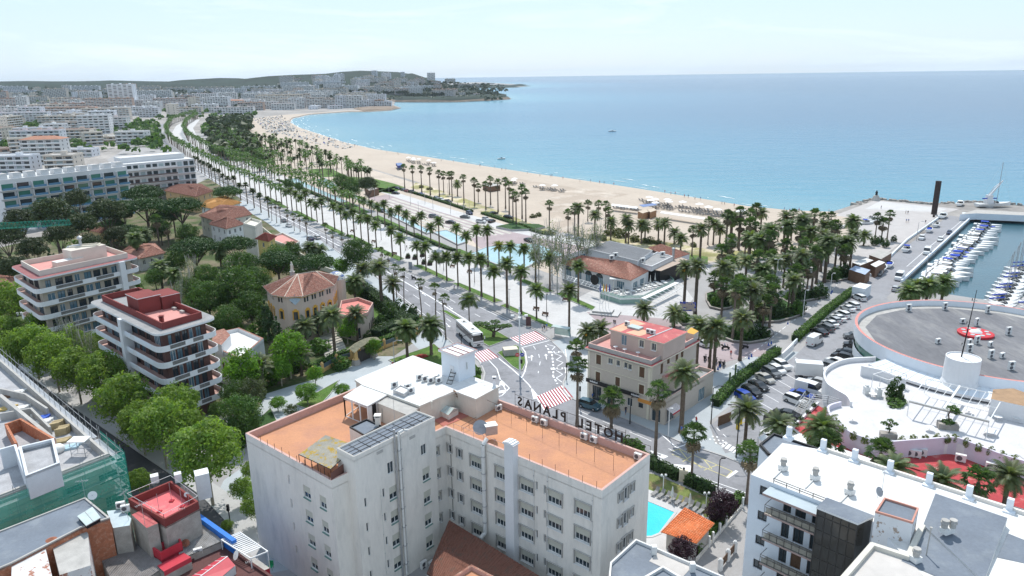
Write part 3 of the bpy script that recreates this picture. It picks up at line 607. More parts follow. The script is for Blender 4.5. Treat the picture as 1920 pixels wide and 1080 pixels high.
sheet('quay_road',[(1820,410),(1690,530),(1660,560),(1600,556),(1650,497),(1780,404)],lotm,z=.028)
sheet('esplanade_plaza',[(1565,404),(1640,376),(1745,386),(1800,392),(1760,404),(1640,492),(1600,500),(1560,480),(1625,412)],mat('esplanade_paving',(.42,.395,.38),.9,.07,.2,fine=.03),z=.03)
sheet('esplanade_white_paving',[(1622,392),(1650,377),(1775,392),(1760,398)],paveW,z=.034)
sheet('beach_car_park',[(690,372),(735,362),(830,388),(950,432),(1030,445),(1120,470),(1040,500),(980,468),(900,465),(880,445),(800,412)],paveP,z=.026)
for i in range(7):
 t=i/6;a=lerp((745,368),(700,388),t);b=lerp((960,437),(880,446),t)
 sheet('parking_bay_strip',[(a[0],a[1]),(b[0],b[1]),(b[0]-5,b[1]+1.8),(a[0]-5,a[1]+1.8)],mat('grass_joint_paving',(.47,.45,.40),.95,.2,.3,fine=.2),z=.03)
def pool(pix,name,m,h=.55):
 P=ccw([G(*p) for p in pix]);mb=MB();mb.ring(P,.5,0,h,kerbm);r=struct(name+'_rim',mb);mb=MB();mb.face([(x,y,h-.12) for x,y in inset(P,.45)],m);struct(name,mb)
pool([(812,437),(838,433),(872,448),(876,455),(858,461)],'fountain_pool',founw)
pool([(880,478),(912,465),(960,459),(1010,460),(1060,480),(1010,492),(985,505),(930,498)],'fountain_pool',founw)
pool([(535,338),(555,335),(585,350),(652,379),(640,382)],'fountain_channel',founw)
pool([(652,366),(662,364),(812,436),(800,440)],'fountain_channel',founw)
pool([(592,338),(610,335),(634,350),(620,356)],'fountain_pool',founw)
hA=[G(*p) for p in ((520,338),(560,352),(620,378),(700,411),(770,440),(820,461),(852,471))]
obj_h=hedge(hA[0],hA[-1],1.8,.9,'long clipped hedge between the promenade palms and the fountain channel',P=hA,dens=5)
hB=[G(*p) for p in ((700,364),(740,352),(800,370),(850,386),(885,398))]
hedge(hB[0],hB[-1],2,1.0,'low hedge between the beach car park and the footpath',P=hB,dens=5)
hB=[G(*p) for p in ((905,401),(955,417),(1010,437),(1030,441))]
hedge(hB[0],hB[-1],2.4,1.0,'low hedge ending at the stepped seat wall',P=hB,dens=5)
# ---- markings
def stripe(a,b,wd,m=white,z=.032,name='lane_line',mb=None,par=None):
 A=Vector(G(*a)) if not isinstance(a,Vector) else a;B=Vector(G(*b)) if not isinstance(b,Vector) else b
 t=(B-A).normalized();n=Vector((-t.y,t.x))*wd/2;mb=mb if mb is not None else MB()
 mb.face([(*(A-n),z),(*(B-n),z),(*(B+n),z),(*(A+n),z)],m);return mb
def marks(name,segs,wd=.15,m=white,dash=None,z=.032):
 mb=MB()
 for P in segs:
  for i in range(len(P)-1):
   A=Vector(G(*P[i]));B=Vector(G(*P[i+1]))
   if not dash:stripe(A,B,wd,m,z,mb=mb)
   else:
    L_=(B-A).length;s_=0;t=(B-A)/L_
    while s_<L_:stripe(A+t*s_,A+t*min(L_,s_+dash[0]),wd,m,z,mb=mb);s_+=dash[0]+dash[1]
 return struct(name,mb)
def mid(t):
 n=min(len(curbR),len(curbL));return [lerp(curbR[i] if i<9 else curbR[i],curbL[i],t) for i in range(9)]
def along(t):# lane line at fraction t between the kerbs, matched in world space
 out=[];Rw=[Vector(G(*p)) for p in curbR];Lw=[Vector(G(*p)) for p in curbL]
 for p in Rw[2:14]:
  q=min((Lw[i]+(Lw[i+1]-Lw[i])*u/10 for i in range(len(Lw)-1) for u in range(11)),key=lambda c:(c-p).length);out.append(p+(q-p)*t)
 return out
def wmarks(name,P,wd=.15,dash=None,z=.032,m=white):
 mb=MB()
 for i in range(len(P)-1):
  A,B=P[i],P[i+1];L_=(B-A).length;t=(B-A)/L_
  if not dash:stripe(A,B,wd,m,z,mb=mb);continue
  s_=0
  while s_<L_:stripe(A+t*s_,A+t*min(L_,s_+dash[0]),wd,m,z,mb=mb);s_+=dash[0]+dash[1]
 struct(name,mb)
wmarks('lane_line',along(.04),.15);wmarks('lane_line',along(.27),.15,(3,4));wmarks('lane_line',along(.50),.35);wmarks('lane_line',along(.72),.15,(3,4));wmarks('lane_line',along(.95),.15)
def zebra(corners,n,name='zebra_crossing'):# corners a,b near side / c,d far side; stripes run a->d
 a,b,c,d=[Vector(G(*p)) for p in corners];mb=MB();mr=MB()
 mr.face([(*a,.036),(*b,.036),(*c,.036),(*d,.036)],redpaint)
 for i in range(n):
  t0=(i+.0)/n;t1=(i+.47)/n;mb.face([(*(a.lerp(b,t0)),.041),(*(a.lerp(b,t1)),.041),(*(d.lerp(c,t1)),.041),(*(d.lerp(c,t0)),.041)],white)
 struct('red_crossing_paint',mr);struct(name,mb)
zebra([(978,648),(1027,635),(1003,621),(955,634)],10)
zebra([(901,680),(935,670),(915,654),(884,662)],7)
zebra([(1020,770),(1076,747),(1056,722),(1004,744)],11)
marks('lane_line',[[(978,652),(1033,638)],[(978,651),(985,660),(988,680),(984,697),(979,707)],[(935,672),(960,692),(978,708)],[(978,708),(992,722),(1008,745)]],.25)
marks('lane_line',[[(1060,655),(1063,680),(1060,700)],[(917,676),(932,692),(938,712),(950,735)]],.2)
marks('lane_line',[[(1023,648),(1035,665),(1038,690),(1037,705),(1045,720)]],.35,dash=(1.0,.9))
marks('lane_line',[[(1000,649),(1010,664),(1013,678),(1009,700)]],.13,dash=(2.2,3.2))
zz=[(1030,647),(1041,650),(1037,654)];
marks('bus_bay_zigzag',[[(1026,646),(1041,650),(1035,656)],[(1040,663),(1053,668),(1043,675),(1056,680),(1045,687)],[(1043,695),(1055,702),(1043,709),(1054,717)]],.18)
def gore(pix,bars,name='painted_island'):
 mb=MB();P=[G(*p) for p in pix]
 for i in range(len(P)):stripe(Vector(P[i]),Vector(P[(i+1)%len(P)]),.2,mb=mb)
 for a,b,c,d in bars:mb.face([(*G(*q),.034) for q in (a,b,c,d)],white)
 struct(name,mb)
gore([(939,712),(955,728),(941,742),(930,745),(936,728)],[((938,716),(946,720),(947,724),(938,722)),((936,733),(951,731),(946,736),(934,738))])
gore([(996,727),(1010,745),(1001,748)],[((996,727),(1010,745),(1001,748),(998,738))])
gore([(1262,871),(1297,874),(1296,886),(1280,880)],[((1262,871),(1297,874),(1296,886),(1280,880))])
gore([(1216,844),(1252,856),(1243,860)],[((1240,853),(1252,856),(1245,860),(1238,857))])
marks('lane_line',[[(1090,795),(1160,822),(1229,857),(1275,880),(1330,905),(1400,935)],[(1080,775),(1130,798),(1200,832)],[(1229,863),(1262,873),(1300,890),(1400,925)]],.15)
marks('lane_line',[[(1085,770),(1130,790),(1200,818),(1255,842),(1300,866)]],.13,dash=(2.5,3.5))
marks('yellow_box',[[(1260,846),(1273,842),(1373,884),(1362,894),(1260,852)],[(1273,842),(1290,862)],[(1300,853),(1280,866)],[(1320,862),(1335,880)],[(1345,872),(1320,882)],[(1300,866),(1316,878)]],.13,yellow)
marks('lane_line',[[(1237,812),(1262,834),(1269,840)],[(1269,840),(1290,832)]],.2)
marks('zebra_crossing',[[(1352,832),(1362,828)]],.1)
mb=MB()
for i in range(4):
 a=lerp((1354,838),(1376,850),i/3);b=(a[0]+8,a[1]-8);stripe(a,b,.55,white,.041,mb=mb)
for i in range(5):
 for j in range(4):
  if (i+j)%2==0:
   a=lerp((1330,824),(1352,838),i/4);a=(a[0]+2.5*j,a[1]-2.6*j);stripe(a,(a[0]+3,a[1]),.5,white,.041,mb=mb)
struct('chequered_crossing',mb)
marks('stop_line',[[(1363,896),(1382,883)]],.5)
marks('cycle_lane_line',[[(1345,760),(1400,715),(1480,650),(1560,575),(1640,500)],[(1362,820),(1343,802)]],.15,dash=(1.2,1.2),z=.036)
marks('cycle_lane_line',[[(1370,690),(1420,655),(1470,615),(1540,562),(1600,505)]],.15,dash=(1.2,1.2),z=.036)
def arrow(c,dirto,L_=3.4,turn=False,z=.04):
 A=Vector(G(*c));B=Vector(G(*dirto));t=(B-A).normalized();n=Vector((-t.y,t.x));mb=MB();P=lambda u,v:(*(A+t*u+n*v),z)
 mb.face([P(-L_/2,-.09),P(-L_/2,.09),P(L_*.2,.09),P(L_*.2,-.09)],white);mb.face([P(L_*.2,-.42),P(L_/2,0),P(L_*.2,.42)],white)
 if turn:mb.face([P(-.3,.0),P(-.3,.2),P(.2,.7),P(.35,.55)],white);mb.face([P(.0,.7),P(.55,1.0),P(.6,.4)],white)
 struct('road_arrow',mb)
arrow((997,671),(998,640),turn=True);arrow((1024,669),(1020,640));
for c,d in (((845,577),(860,590)),((781,537),(795,550)),((840,610),(855,625)),((778,578),(790,590)),((795,552),(780,540))):arrow(c,d)
mb=MB()
for i in range(8):
 a=lerp((1411,768),(1492,672),i/7.);stripe((a[0]-2,a[1]-2),(a[0]+26,a[1]+14),.12,mb=mb,z=.034)
for i in range(9):
 a=lerp((1505,628),(1606,546),i/8.);stripe((a[0],a[1]),(a[0]+20,a[1]+9),.12,mb=mb,z=.034)
stripe((1462,675),(1494,690),.15,mb=mb,z=.034)
for i in range(5):a=lerp((1750,465),(1700,510),i/4.);stripe(a,(a[0]+12,a[1]+3),.12,mb=mb,z=.034)
struct('parking_bay_lines',mb)
marks('lane_line',[[(1700,500),(1740,465),(1790,425),(1810,408)]],.15,z=.036)
def text_obj(name,body,size,loc,rot,m,parent=None,ext=.0,kind=None,align='CENTER',sx=1,bold=.0):
 cu=bpy.data.curves.new(name,'FONT');cu.body=body;cu.size=size;cu.extrude=ext;cu.align_x=align;cu.offset=bold;cu.resolution_u=2
 o=bpy.data.objects.new(name,cu);COL.objects.link(o);dg=bpy.context.evaluated_depsgraph_get();me=bpy.data.meshes.new_from_object(o.evaluated_get(dg));bpy.data.objects.remove(o);bpy.data.curves.remove(cu)
 me.name=name;me.materials.clear();me.materials.append(m);o=bpy.data.objects.new(name,me);COL.objects.link(o);o.location=loc;o.rotation_euler=rot;o.scale=(sx,1,1)
 if parent:o.parent=parent;o.location=Vector(loc)-ORG.get(parent.name,Vector((0,0,0)))
 if kind:o['kind']=kind
 return o
for c in ((1043,662),(1049,693)):
 text_obj('painted_word','BUS',1.5,(*G(*c),.04),(0,0,R_(2)),white,kind='structure',sx=1.5,bold=.02)
# ================================================================ building kit
glass=mat('window_glass',(.03,.045,.055),.08,.1,.5,spec=.8);glassb=mat('blue_glass',(.10,.19,.24),.1,.15,.5,spec=.8);glassg=mat('green_glass',(.06,.20,.15),.12,.1,.5,spec=.7,)
framew=mat('white_frame',(.72,.72,.71),.5,.03,1);framed=mat('dark_frame',(.06,.055,.05),.5,.05,1);frameb=mat('brown_shutter',(.13,.075,.045),.7,.15,4)
blind=mat('roller_blind',(.50,.49,.42),.8,.05,1);blindg=mat('green_sill',(.14,.25,.22),.7,.1,1);dark=mat('dark_interior',(.02,.02,.022),.8,0)
wallw=mat('white_render',(.72,.68,.62),.9,.06,.25,fine=.03,bump=.1,bscale=3,stretch=(1,1,.3),col2=(.59,.565,.52),c2pos=(.5,.74),c2scale=.7)
wallc=mat('cream_render',(.60,.57,.50),.9,.07,.3,fine=.03,col2=(.48,.45,.39),c2pos=(.55,.8),c2scale=.5,stretch=(1,1,.4))
wallpure=mat('white_wall',(.68,.68,.685),.8,.04,.4,fine=.02);wallbl=mat('bluewhite_wall',(.68,.72,.76),.8,.04,.4)
terr=mat('terracotta_floor',(.50,.245,.135),.9,.07,.25,fine=.06,bump=.1,col2=(.42,.21,.135),c2pos=(.42,.7),c2scale=.35);terp=mat('pink_parapet',(.56,.36,.31),.9,.12,.8,fine=.1,col2=(.40,.26,.23),c2pos=(.5,.75),c2scale=.8)
roofwhite=mat('white_roof',(.64,.635,.62),.8,.06,.3,fine=.04,col2=(.48,.465,.43),c2pos=(.54,.78),c2scale=.45);roofgrey=mat('grey_membrane',(.155,.18,.215),.75,.12,.25,fine=.06,bump=.08,col2=(.21,.235,.26),c2pos=(.5,.75),c2scale=.4)
roofgravel=mat('gravel_roof',(.28,.28,.28),.95,.14,.4,fine=.15);redroof=mat('red_roof_coat',(.42,.10,.10),.75,.15,.4,fine=.08,col2=(.60,.24,.20),c2pos=(.55,.75),c2scale=.6);maroon=mat('maroon_wall',(.20,.045,.04),.85,.12,.5,fine=.06)
tilem=mat('clay_tiles',(.28,.13,.095),.9,.3,1.5,fine=.25,col2=(.43,.29,.23),c2pos=(.5,.7),c2scale=2.5,bump=.3);tileo=mat('orange_tiles',(.60,.17,.06),.85,.2,2,fine=.2,col2=(.66,.30,.16),c2pos=(.5,.7),c2scale=3);tiled=mat('old_dark_tiles',(.19,.085,.06),.95,.3,1.5,fine=.3,col2=(.10,.06,.045),c2pos=(.5,.65),c2scale=1.5)
brickm=mat('brick_wall',(.40,.15,.08),.95,.2,2,fine=.2,col2=(.48,.27,.18),c2pos=(.5,.7),c2scale=3);steelm=mat('galvanised_steel',(.42,.43,.44),.4,.1,2,metal=.6,spec=.5);pipew=mat('white_pipe',(.66,.65,.62),.6,.08,2);blackm=mat('black_metal',(.015,.015,.016),.5,0);acw=mat('ac_white',(.68,.68,.66),.6,.05,2);acf=mat('ac_fan_grille',(.10,.10,.11),.7,.1,3);concr=mat('concrete',(.40,.385,.36),.95,.14,.8,fine=.08);woodm=mat('brown_timber',(.17,.10,.065),.8,.2,3);ironm=mat('dark_iron',(.05,.035,.03),.7,.1,2)
beige=mat('beige_render',(.50,.44,.375),.9,.06,.3,fine=.03,col2=(.42,.36,.30),c2pos=(.55,.8),c2scale=.6);trimc=mat('cream_trim',(.62,.57,.46),.85,.05,1)
WIN={}
def win_meshes(w,h,style):
 k=(round(w,2),round(h,2),style)
 if k in WIN:return WIN[k]
 f=MB();p=MB();s=MB();t=.06;fm={'b':framed,'s':frameb,'d':framed}.get(style[0],framew)
 # local: x along the wall, y into the wall, z up; origin at lower left on the recess plane
 f.box((w/2,-.03,0),(w,.05,t),fm);f.box((w/2,-.03,h-t),(w,.05,t),fm);f.box((t/2,-.03,t),(t,.05,h-2*t),fm);f.box((w-t/2,-.03,t),(t,.05,h-2*t),fm)
 if w>.75:f.box((w/2,-.03,t),(t*.9,.05,h-2*t),fm)
 if w>1.9:f.box((w*.25,-.03,t),(t*.8,.05,h-2*t),fm);f.box((w*.75,-.03,t),(t*.8,.05,h-2*t),fm)
 p.face([(0,0,0),(w,0,0),(w,0,h),(0,0,h)],glassb if 'u' in style else glass)
 if 'r' in style:
  hh=h*(.55 if 'R' not in style else .9);s.box((w/2,-.07,h-hh),(w-.02,.03,hh),blind)
  for i in range(int(hh/.12)):s.box((w/2,-.09,h-hh+.12*i),(w-.04,.012,.02),blind)
 if style[0]=='s':
  for i in (0,1):
   s.box((w*(.25+.5*i),-.07,.02),(w*.48,.03,h-.04),frameb)
   for j in range(int(h/.14)):s.box((w*(.25+.5*i),-.095,.06+j*.14),(w*.4,.02,.05),frameb)
 q=MB()
 if 'g' in style:q.box((w/2,-.16,-.12),(w+.06,.26,.10),blindg)
 elif 'x' not in style:q.box((w/2,-.16,-.09),(w+.12,.30,.08),trimc if style[0]=='s' else framew)
 if 'a' in style:# surround
  for c,d in (((w/2,-.17,h),(w+.36,.06,.18)),((-.09,-.17,-.02),(.18,.06,h+.02)),((w+.09,-.17,-.02),(.18,.06,h+.02))):q.box(c,d,trimc)
 if 'c' in style:# concrete frame with hood
  for c,d in (((w/2,-.26,h),(w+.3,.22,.07)),((-.05,-.24,-.02),(.10,.16,h+.02)),((w+.05,-.24,-.02),(.10,.16,h+.02))):q.box(c,d,concr)
 r=(f.mesh('window'),p.mesh('pane'),s.mesh('shutter') if s.f else None,q.mesh('sill') if q.f else None);WIN[k]=r;return r
def put_window(parent,A,B,u,z,w,h,style='r',depth=.15,flat=False):
 ax,ay=A[:2];d=Vector((B[0]-ax,B[1]-ay)).normalized();n=Vector((-d.y,d.x))   # n points inwards for a ccw outline
 f,p,s,q=win_meshes(w,h,style);org=ORG.get(parent.name,Vector((0,0,0)))
 loc=Vector((ax+d.x*u+n.x*depth,ay+d.y*u+n.y*depth,z))-org
 o=bpy.data.objects.new('window',f);COL.objects.link(o);o.parent=parent;o.location=loc;o.rotation_euler.z=math.atan2(d.y,d.x)
 for nm,me in (('pane',p),('shutter',s),('sill',q)):
  if me:c=bpy.data.objects.new(nm,me);COL.objects.link(c);c.parent=o
 return o
def wall_holes(mb,A,B,z0,z1,rects,m,depth=.15,rev=None):
 # wall A->B (outline counter-clockwise, inside on the left) with window openings rects=(u0,u1,v0,v1)
 ax,ay=A[:2];L_=math.hypot(B[0]-ax,B[1]-ay);d=((B[0]-ax)/L_,(B[1]-ay)/L_);n=(-d[1],d[0]);rev=rev or m
 P=lambda u,v,k=0:(ax+d[0]*u+n[0]*k,ay+d[1]*u+n[1]*k,v)
 rects=[(max(.02,a),min(L_-.02,b),max(z0+.02,c),min(z1-.02,e)) for a,b,c,e in rects];rects=[r for r in rects if r[1]-r[0]>.1 and r[3]-r[2]>.1]
 us=sorted({0,L_,*[r[0] for r in rects],*[r[1] for r in rects]});vs=sorted({z0,z1,*[r[2] for r in rects],*[r[3] for r in rects]})
 for i in range(len(us)-1):
  if us[i+1]-us[i]<1e-4:continue
  uc=(us[i]+us[i+1])/2;st=None
  for j in range(len(vs)-1):
   vc=(vs[j]+vs[j+1])/2;hole=any(r[0]<uc<r[1] and r[2]<vc<r[3] for r in rects)
   if not hole and st is None:st=vs[j]
   if hole and st is not None:mb.face([P(us[i],st),P(us[i+1],st),P(us[i+1],vs[j]),P(us[i],vs[j])],m);st=None
  if st is not None:mb.face([P(us[i],st),P(us[i+1],st),P(us[i+1],z1),P(us[i],z1)],m)
 for a,b,c,e in rects:
  mb.face([P(a,c),P(b,c),P(b,c,depth),P(a,c,depth)],rev);mb.face([P(a,e,depth),P(b,e,depth),P(b,e),P(a,e)],rev);mb.face([P(a,c),P(a,c,depth),P(a,e,depth),P(a,e)],rev);mb.face([P(b,c,depth),P(b,c),P(b,e),P(b,e,depth)],rev)
def shell(par,pts,z0,z1,m,wins={},depth=.15,name='wall',rev=None):
 """outline pts ccw; wins: edge index -> list of (u,z,w,h,style)"""
 mb=MB()
 for i in range(len(pts)):
  A,B=pts[i],pts[(i+1)%len(pts)];W=wins.get(i,[])
  wall_holes(mb,A,B,z0,z1,[(u,u+w,z,z+h) for u,z,w,h,s in W],m,depth,rev)
 o=obj(name,mb,par)
 for i,W in wins.items():
  A,B=pts[i],pts[(i+1)%len(pts)];L_=math.hypot(B[0]-A[0],B[1]-A[1])
  for u,z,w,h,s in W:
   if u>.02 and u+w<L_-.02:put_window(par,A,B,u,z,w,h,s,depth)
 return o
def wgrid(L_,n,z_list,w,h,style,m0=1.0,m1=1.0):
 return [(m0+(L_-m0-m1-w)*(i/(max(1,n-1))),z,w,h,style) for i in range(n) for z in z_list]
def px_wins(A,B,tops,fl,n,w,h,style):
 """tops: photo pixels of the top-left corner of each column's top window; n floors down by fl metres"""
 o=[]
 for px in tops:
  u,z=on_wall(A,B,px[0],px[1]);nn=px[2] if len(px)>2 else n;ww=px[3] if len(px)>3 else w;hh=px[4] if len(px)>4 else h;st=px[5] if len(px)>5 else style
  for k in range(nn):
   if z-hh-k*fl>.3:o.append((u,z-hh-k*fl,ww,hh,st))
 return o
def flatroof(par,pts,z,ph,m,pm,t=.25,name='roof',cap=None):
 mb=MB();mb.face([(x,y,z) for x,y in inset(pts,.02)],m);obj(name,mb,par)
 if ph:
  mb=MB();mb.ring(pts,t,z-.3,z+ph,pm,cap);obj('parapet',mb,par)
def tiled_roof(par,pts,z,apex_z,ridge,m,eave=.4,name='roof',step=.28,ribm=None):
 """hipped roof; ridge = list of 1 or 2 points; ribs of barrel tiles run down every face"""
 P=inset(pts,-eave);mb=MB();k=len(P)
 def near(p):return min(ridge,key=lambda r:(r[0]-p[0])**2+(r[1]-p[1])**2)
 faces=[]
 for i in range(k):
  a,b=P[i],P[(i+1)%k];ra,rb=near(a),near(b)
  f=[(a[0],a[1],z),(b[0],b[1],z),(rb[0],rb[1],apex_z)]
  if ra!=rb:f.append((ra[0],ra[1],apex_z))
  mb.face(f,m);faces.append(f)
 mb.face([(x,y,z-.05) for x,y in P][::-1],framew)
 for i in range(k):
  a,b=P[i],P[(i+1)%k];mb.face([(a[0],a[1],z-.18),(b[0],b[1],z-.18),(b[0],b[1],z+.0),(a[0],a[1],z+.0)],ribm or m)
 ro=obj(name,mb,par)
 rb_=MB()
 for f in faces:
  a=Vector(f[0]);b=Vector(f[1]);c=Vector(f[2]);d=Vector(f[3]) if len(f)>3 else c
  L_=(b-a).length;t=(b-a)/L_;nrm=(b-a).cross(c-a).normalized();dn=nrm.cross(t);hgt_=(c-a).dot(dn);cu=(c-a).dot(t);du=(d-a).dot(t)
  lo,hi=min(cu,du),max(cu,du);n=int(L_/step)
  for i in range(n):
   u=(i+.5)*step
   if u<lo:hh=hgt_*u/max(lo,.01)
   elif u>hi:hh=hgt_*(L_-u)/max(.01,L_-hi)
   else:hh=hgt_
   if abs(hh)<.2:continue
   p=a+t*u;q=p+dn*hh;r=step*.27
   rb_.face([p-t*r,p+nrm*r*1.1,q+nrm*r*1.1,q-t*r],m);rb_.face([p+nrm*r*1.1,p+t*r,q+t*r,q+nrm*r*1.1],m)
 for i in range(k):
  a=P[i];r=near(a);rb_.tube((a[0],a[1],z+.03),(r[0],r[1],apex_z+.03),.13,ribm or m,5)
 if len(ridge)>1:rb_.tube((*ridge[0],apex_z+.03),(*ridge[1],apex_z+.03),.15,ribm or m,5)
 o=obj('roof_tiles',rb_,par,kind='stuff')
 return ro
def gable_strip(par,a,b,c,d,m,step=.3,name='roof',thick=.12):
 """one sloping tiled plane: eave a-b (3d), top d-c"""
 a,b,c,d=[Vector(v) for v in (a,b,c,d)];mb=MB();nrm=(b-a).cross(c-a).normalized();
 if nrm.z<0:nrm=-nrm
 lo=[v-nrm*thick for v in (a,b,c,d)];mb.face([a,b,c,d],m);mb.face([lo[3],lo[2],lo[1],lo[0]],m)
 for i in range(4):j=(i+1)%4;mb.face([lo[i],lo[j],(a,b,c,d)[j],(a,b,c,d)[i]],m)
 ob_=obj(name,mb,par);L_=(b-a).length;n=int(L_/step);rb_=MB();t=(b-a)/L_;r=step*.27
 for i in range(n):
  f=(i+.5)/n;p=a.lerp(b,f);q=d.lerp(c,f);rb_.face([p-t*r,p+nrm*r*1.2,q+nrm*r*1.2,q-t*r],m);rb_.face([p+nrm*r*1.2,p+t*r,q+t*r,q+nrm*r*1.2],m)
 obj('roof_tiles',rb_,par,kind='stuff')
def railing(par,pts,h=1.0,sp=1.5,m=None,r=.025,rails=2,name='railing',world=True):
 mb=MB();m=m or ironm
 for i in range(len(pts)-1):
  a=Vector(pts[i]);b=Vector(pts[i+1]);L_=(b-a).length;n=max(1,int(L_/sp))
  for k in range(n+1):p=a.lerp(b,k/n);mb.tube(p,p+Vector((0,0,h)),r,m,4)
  for k in range(rails):z=Vector((0,0,h*(1-k/max(1,rails))));mb.tube(a+z,b+z,r,m,4)
 return obj(name,mb,par)
# ---- air-conditioning units
def make_ac(two=False):
 r=thing('air_conditioner','ac','air conditioner');h=1.3 if two else .75
 b=MB();b.box((0,0,.1),(.95,.38,h),acw);b.box((-.35,0,0),(.08,.4,.1),concr);b.box((.35,0,0),(.08,.4,.1),concr);obj('casing',b,r,local=1)
 for k in range(2 if two else 1):
  f=MB();f.lathe((-.12,-.195,.1+h*(.5 if not two else .27+.46*k)),[(.27,0),(.27,.02)],acf,12);me=f.mesh('fan_grille')
  for v in me.vertices:
   x,y,z=v.co;cz=.1+h*(.5 if not two else .27+.46*k);v.co=(x,-.195-(z-cz),cz+(y+.195))
  obj('fan_grille',me,r,local=1)
 return Proto(r)
AC1=make_ac();AC2=make_ac(True)
def ac(px,py,z,rz,label,two=False,group=None,sc=1.0,xy=None):
 X,Y=xy or G(px,py,z);(AC2 if two else AC1).put((X,Y,z),R_(rz),label,group,sc)
def dish(px,py,z,label,r=.4,az=0,m=None,h=.8):
 X,Y=G(px,py,z);t=thing('satellite_dish',label,'satellite dish',(X,Y,z));a=MB();a.tube((0,0,0),(0,0,h),.025,steelm,5);obj('mast',a,t,local=1)
 b=MB();b.lathe((0,0,0),[(.01,0),(r*.5,.06*r),(r,.25*r)],m or acw,14);o=obj('reflector',b,t,local=1);o.location=(0,-.05,h);o.rotation_euler=(R_(60),0,R_(az))
 c=MB();c.tube((0,0,.1),(0,.0,r*.9),.015,steelm,4);c.box((0,0,r*.9),(.06,.06,.08),framed);o=obj('feed_arm',c,t,local=1);o.location=(0,-.05,h);o.rotation_euler=(R_(60),0,R_(az))
def antenna(px,py,z,label,h=3,az=0):
 X,Y=G(px,py,z);t=thing('tv_antenna',label,'antenna',(X,Y,z));a=MB();a.tube((0,0,0),(0,0,h),.025,steelm,5);obj('mast',a,t,local=1)
 b=MB();c,s=math.cos(R_(az)),math.sin(R_(az));b.tube((-.7*c,-.7*s,h*.9),(.7*c,.7*s,h*.9),.015,steelm,4)
 for i in range(8):u=-.65+i*.18;b.tube((u*c-.25*s,u*s+.25*c,h*.9),(u*c+.25*s,u*s-.25*c,h*.9),.012,steelm,4)
 obj('elements',b,t,local=1)
def chimney(par,x,y,z,w,h,m,cap=True,name='chimney'):
 mb=MB();mb.box((x,y,z),(w,w,h),m)
 if cap:mb.box((x,y,z+h),(w*1.3,w*1.3,.08),m);mb.box((x,y,z+h+.08),(w*.8,w*.8,.2),dark);mb.box((x,y,z+h+.28),(w*1.4,w*1.4,.08),m)
 return obj(name,mb,par)
# ================================================================ the white hotel in the foreground
ZP=17.0
hot=thing('hotel_building','large white rendered hotel with terracotta roof terraces and pink parapets, in the foreground','hotel',(-5,84,0))
W_,S1,I_,E1,E2,N_,N2=[G(*p,ZP) for p in ((460,812),(621,901),(836,800),(1129,920),(1219,851),(917,742),(667,727))]
HP=[W_,S1,I_,E1,E2,N_,N2]
fl=3.25
w0=px_wins(W_,S1,[(568,908)],fl,4,1.4,1.6,'rg')+px_wins(W_,S1,[(599,927)],fl,4,1.2,1.6,'rg')+px_wins(W_,S1,[(539.5,890)],fl,4,.32,1.2,'x')
w2=px_wins(I_,E1,[(882,850)],fl,4,2.0,1.75,'rc')+px_wins(I_,E1,[(929,870),(975,892),(1027,914),(1079,935)],fl,5,2.1,1.8,'rc')+px_wins(I_,E1,[(857,839)],fl,4,.9,1.3,'c')+px_wins(I_,E1,[(840,831)],fl,4,.7,1.2,'c')+px_wins(I_,E1,[(1004,902),(1019,909)],fl,5,.3,1.15,'x')
w3=px_wins(E1,E2,[(1159,925)],fl,5,.75,1.2,'c')+px_wins(E1,E2,[(1169,915)],fl,5,1.0,1.75,'c')+px_wins(E1,E2,[(1182,907)],fl,5,.75,1.2,'c')
w1=[(15.0,16-2.4-fl*k,.9,1.3,'rc') for k in range(4)]
shell(hot,HP,0,16.0,wallw,{0:w0,2:w2,3:w3,1:w1})
mb=MB();mb.face([(x,y,16.0) for x,y in inset(HP,.02)],terr);obj('roof_terrace',mb,hot)
mb=MB();mb.ring(HP,.28,15.9,ZP,wallw,terp);obj('parapet',mb,hot)
mb=MB();mb.ring(inset(HP,.285),.03,16.0,ZP-.02,terp);obj('parapet_lining',mb,hot)
TA,TB,TC,TD=[G(*p,19.5) for p in ((631,840),(663,857),(815,782),(780,769))]
TP=[TA,TB,TC,TD]
tw=px_wins(TB,TC,[(729.5,915)],fl,5,1.25,1.7,'rg')+px_wins(TB,TC,[(792,880)],fl,4,1.2,1.75,'rg')+px_wins(TB,TC,[(683,935)],fl,4,.34,1.2,'x')+px_wins(TB,TC,[(717,917)],fl,4,.34,1.2,'x')+px_wins(TB,TC,[(726,869,1,.95,1.5,'x'),(789,836,1,.9,1.4,'x')],fl,1,.9,1.4,'x')
shell(hot,TP,0,19.0,wallw,{1:tw})
mb=MB();mb.ring(TP,.2,18.9,19.5,wallw,concr);obj('parapet',mb,hot)
mb=MB();q=[(x,y) for x,y in inset(TP,.2)];mb.face([(*q[0],19.3),(*q[1],19.25),(*q[2],19.25),(*q[3],19.3)],roofgrey);obj('roof',mb,hot)
mb=MB()
a0,a1,a2,a3=[Vector((*p,19.31)) for p in q]
for i in range(1,9):mb.tube(a0.lerp(a3,i/9) if False else a1.lerp(a2,i/9),a0.lerp(a3,i/9),.035,blackm,4)
for i in range(1,4):mb.tube(a0.lerp(a1,i/4),a3.lerp(a2,i/4),.035,blackm,4)
obj('roof_seams',mb,hot)
def wallpt(A,B,px,py,off=.15):
 u,z=on_wall(A,B,px,py);d=Vector((B[0]-A[0],B[1]-A[1])).normalized();return (A[0]+d.x*u+d.y*off,A[1]+d.y*u-d.x*off,z)
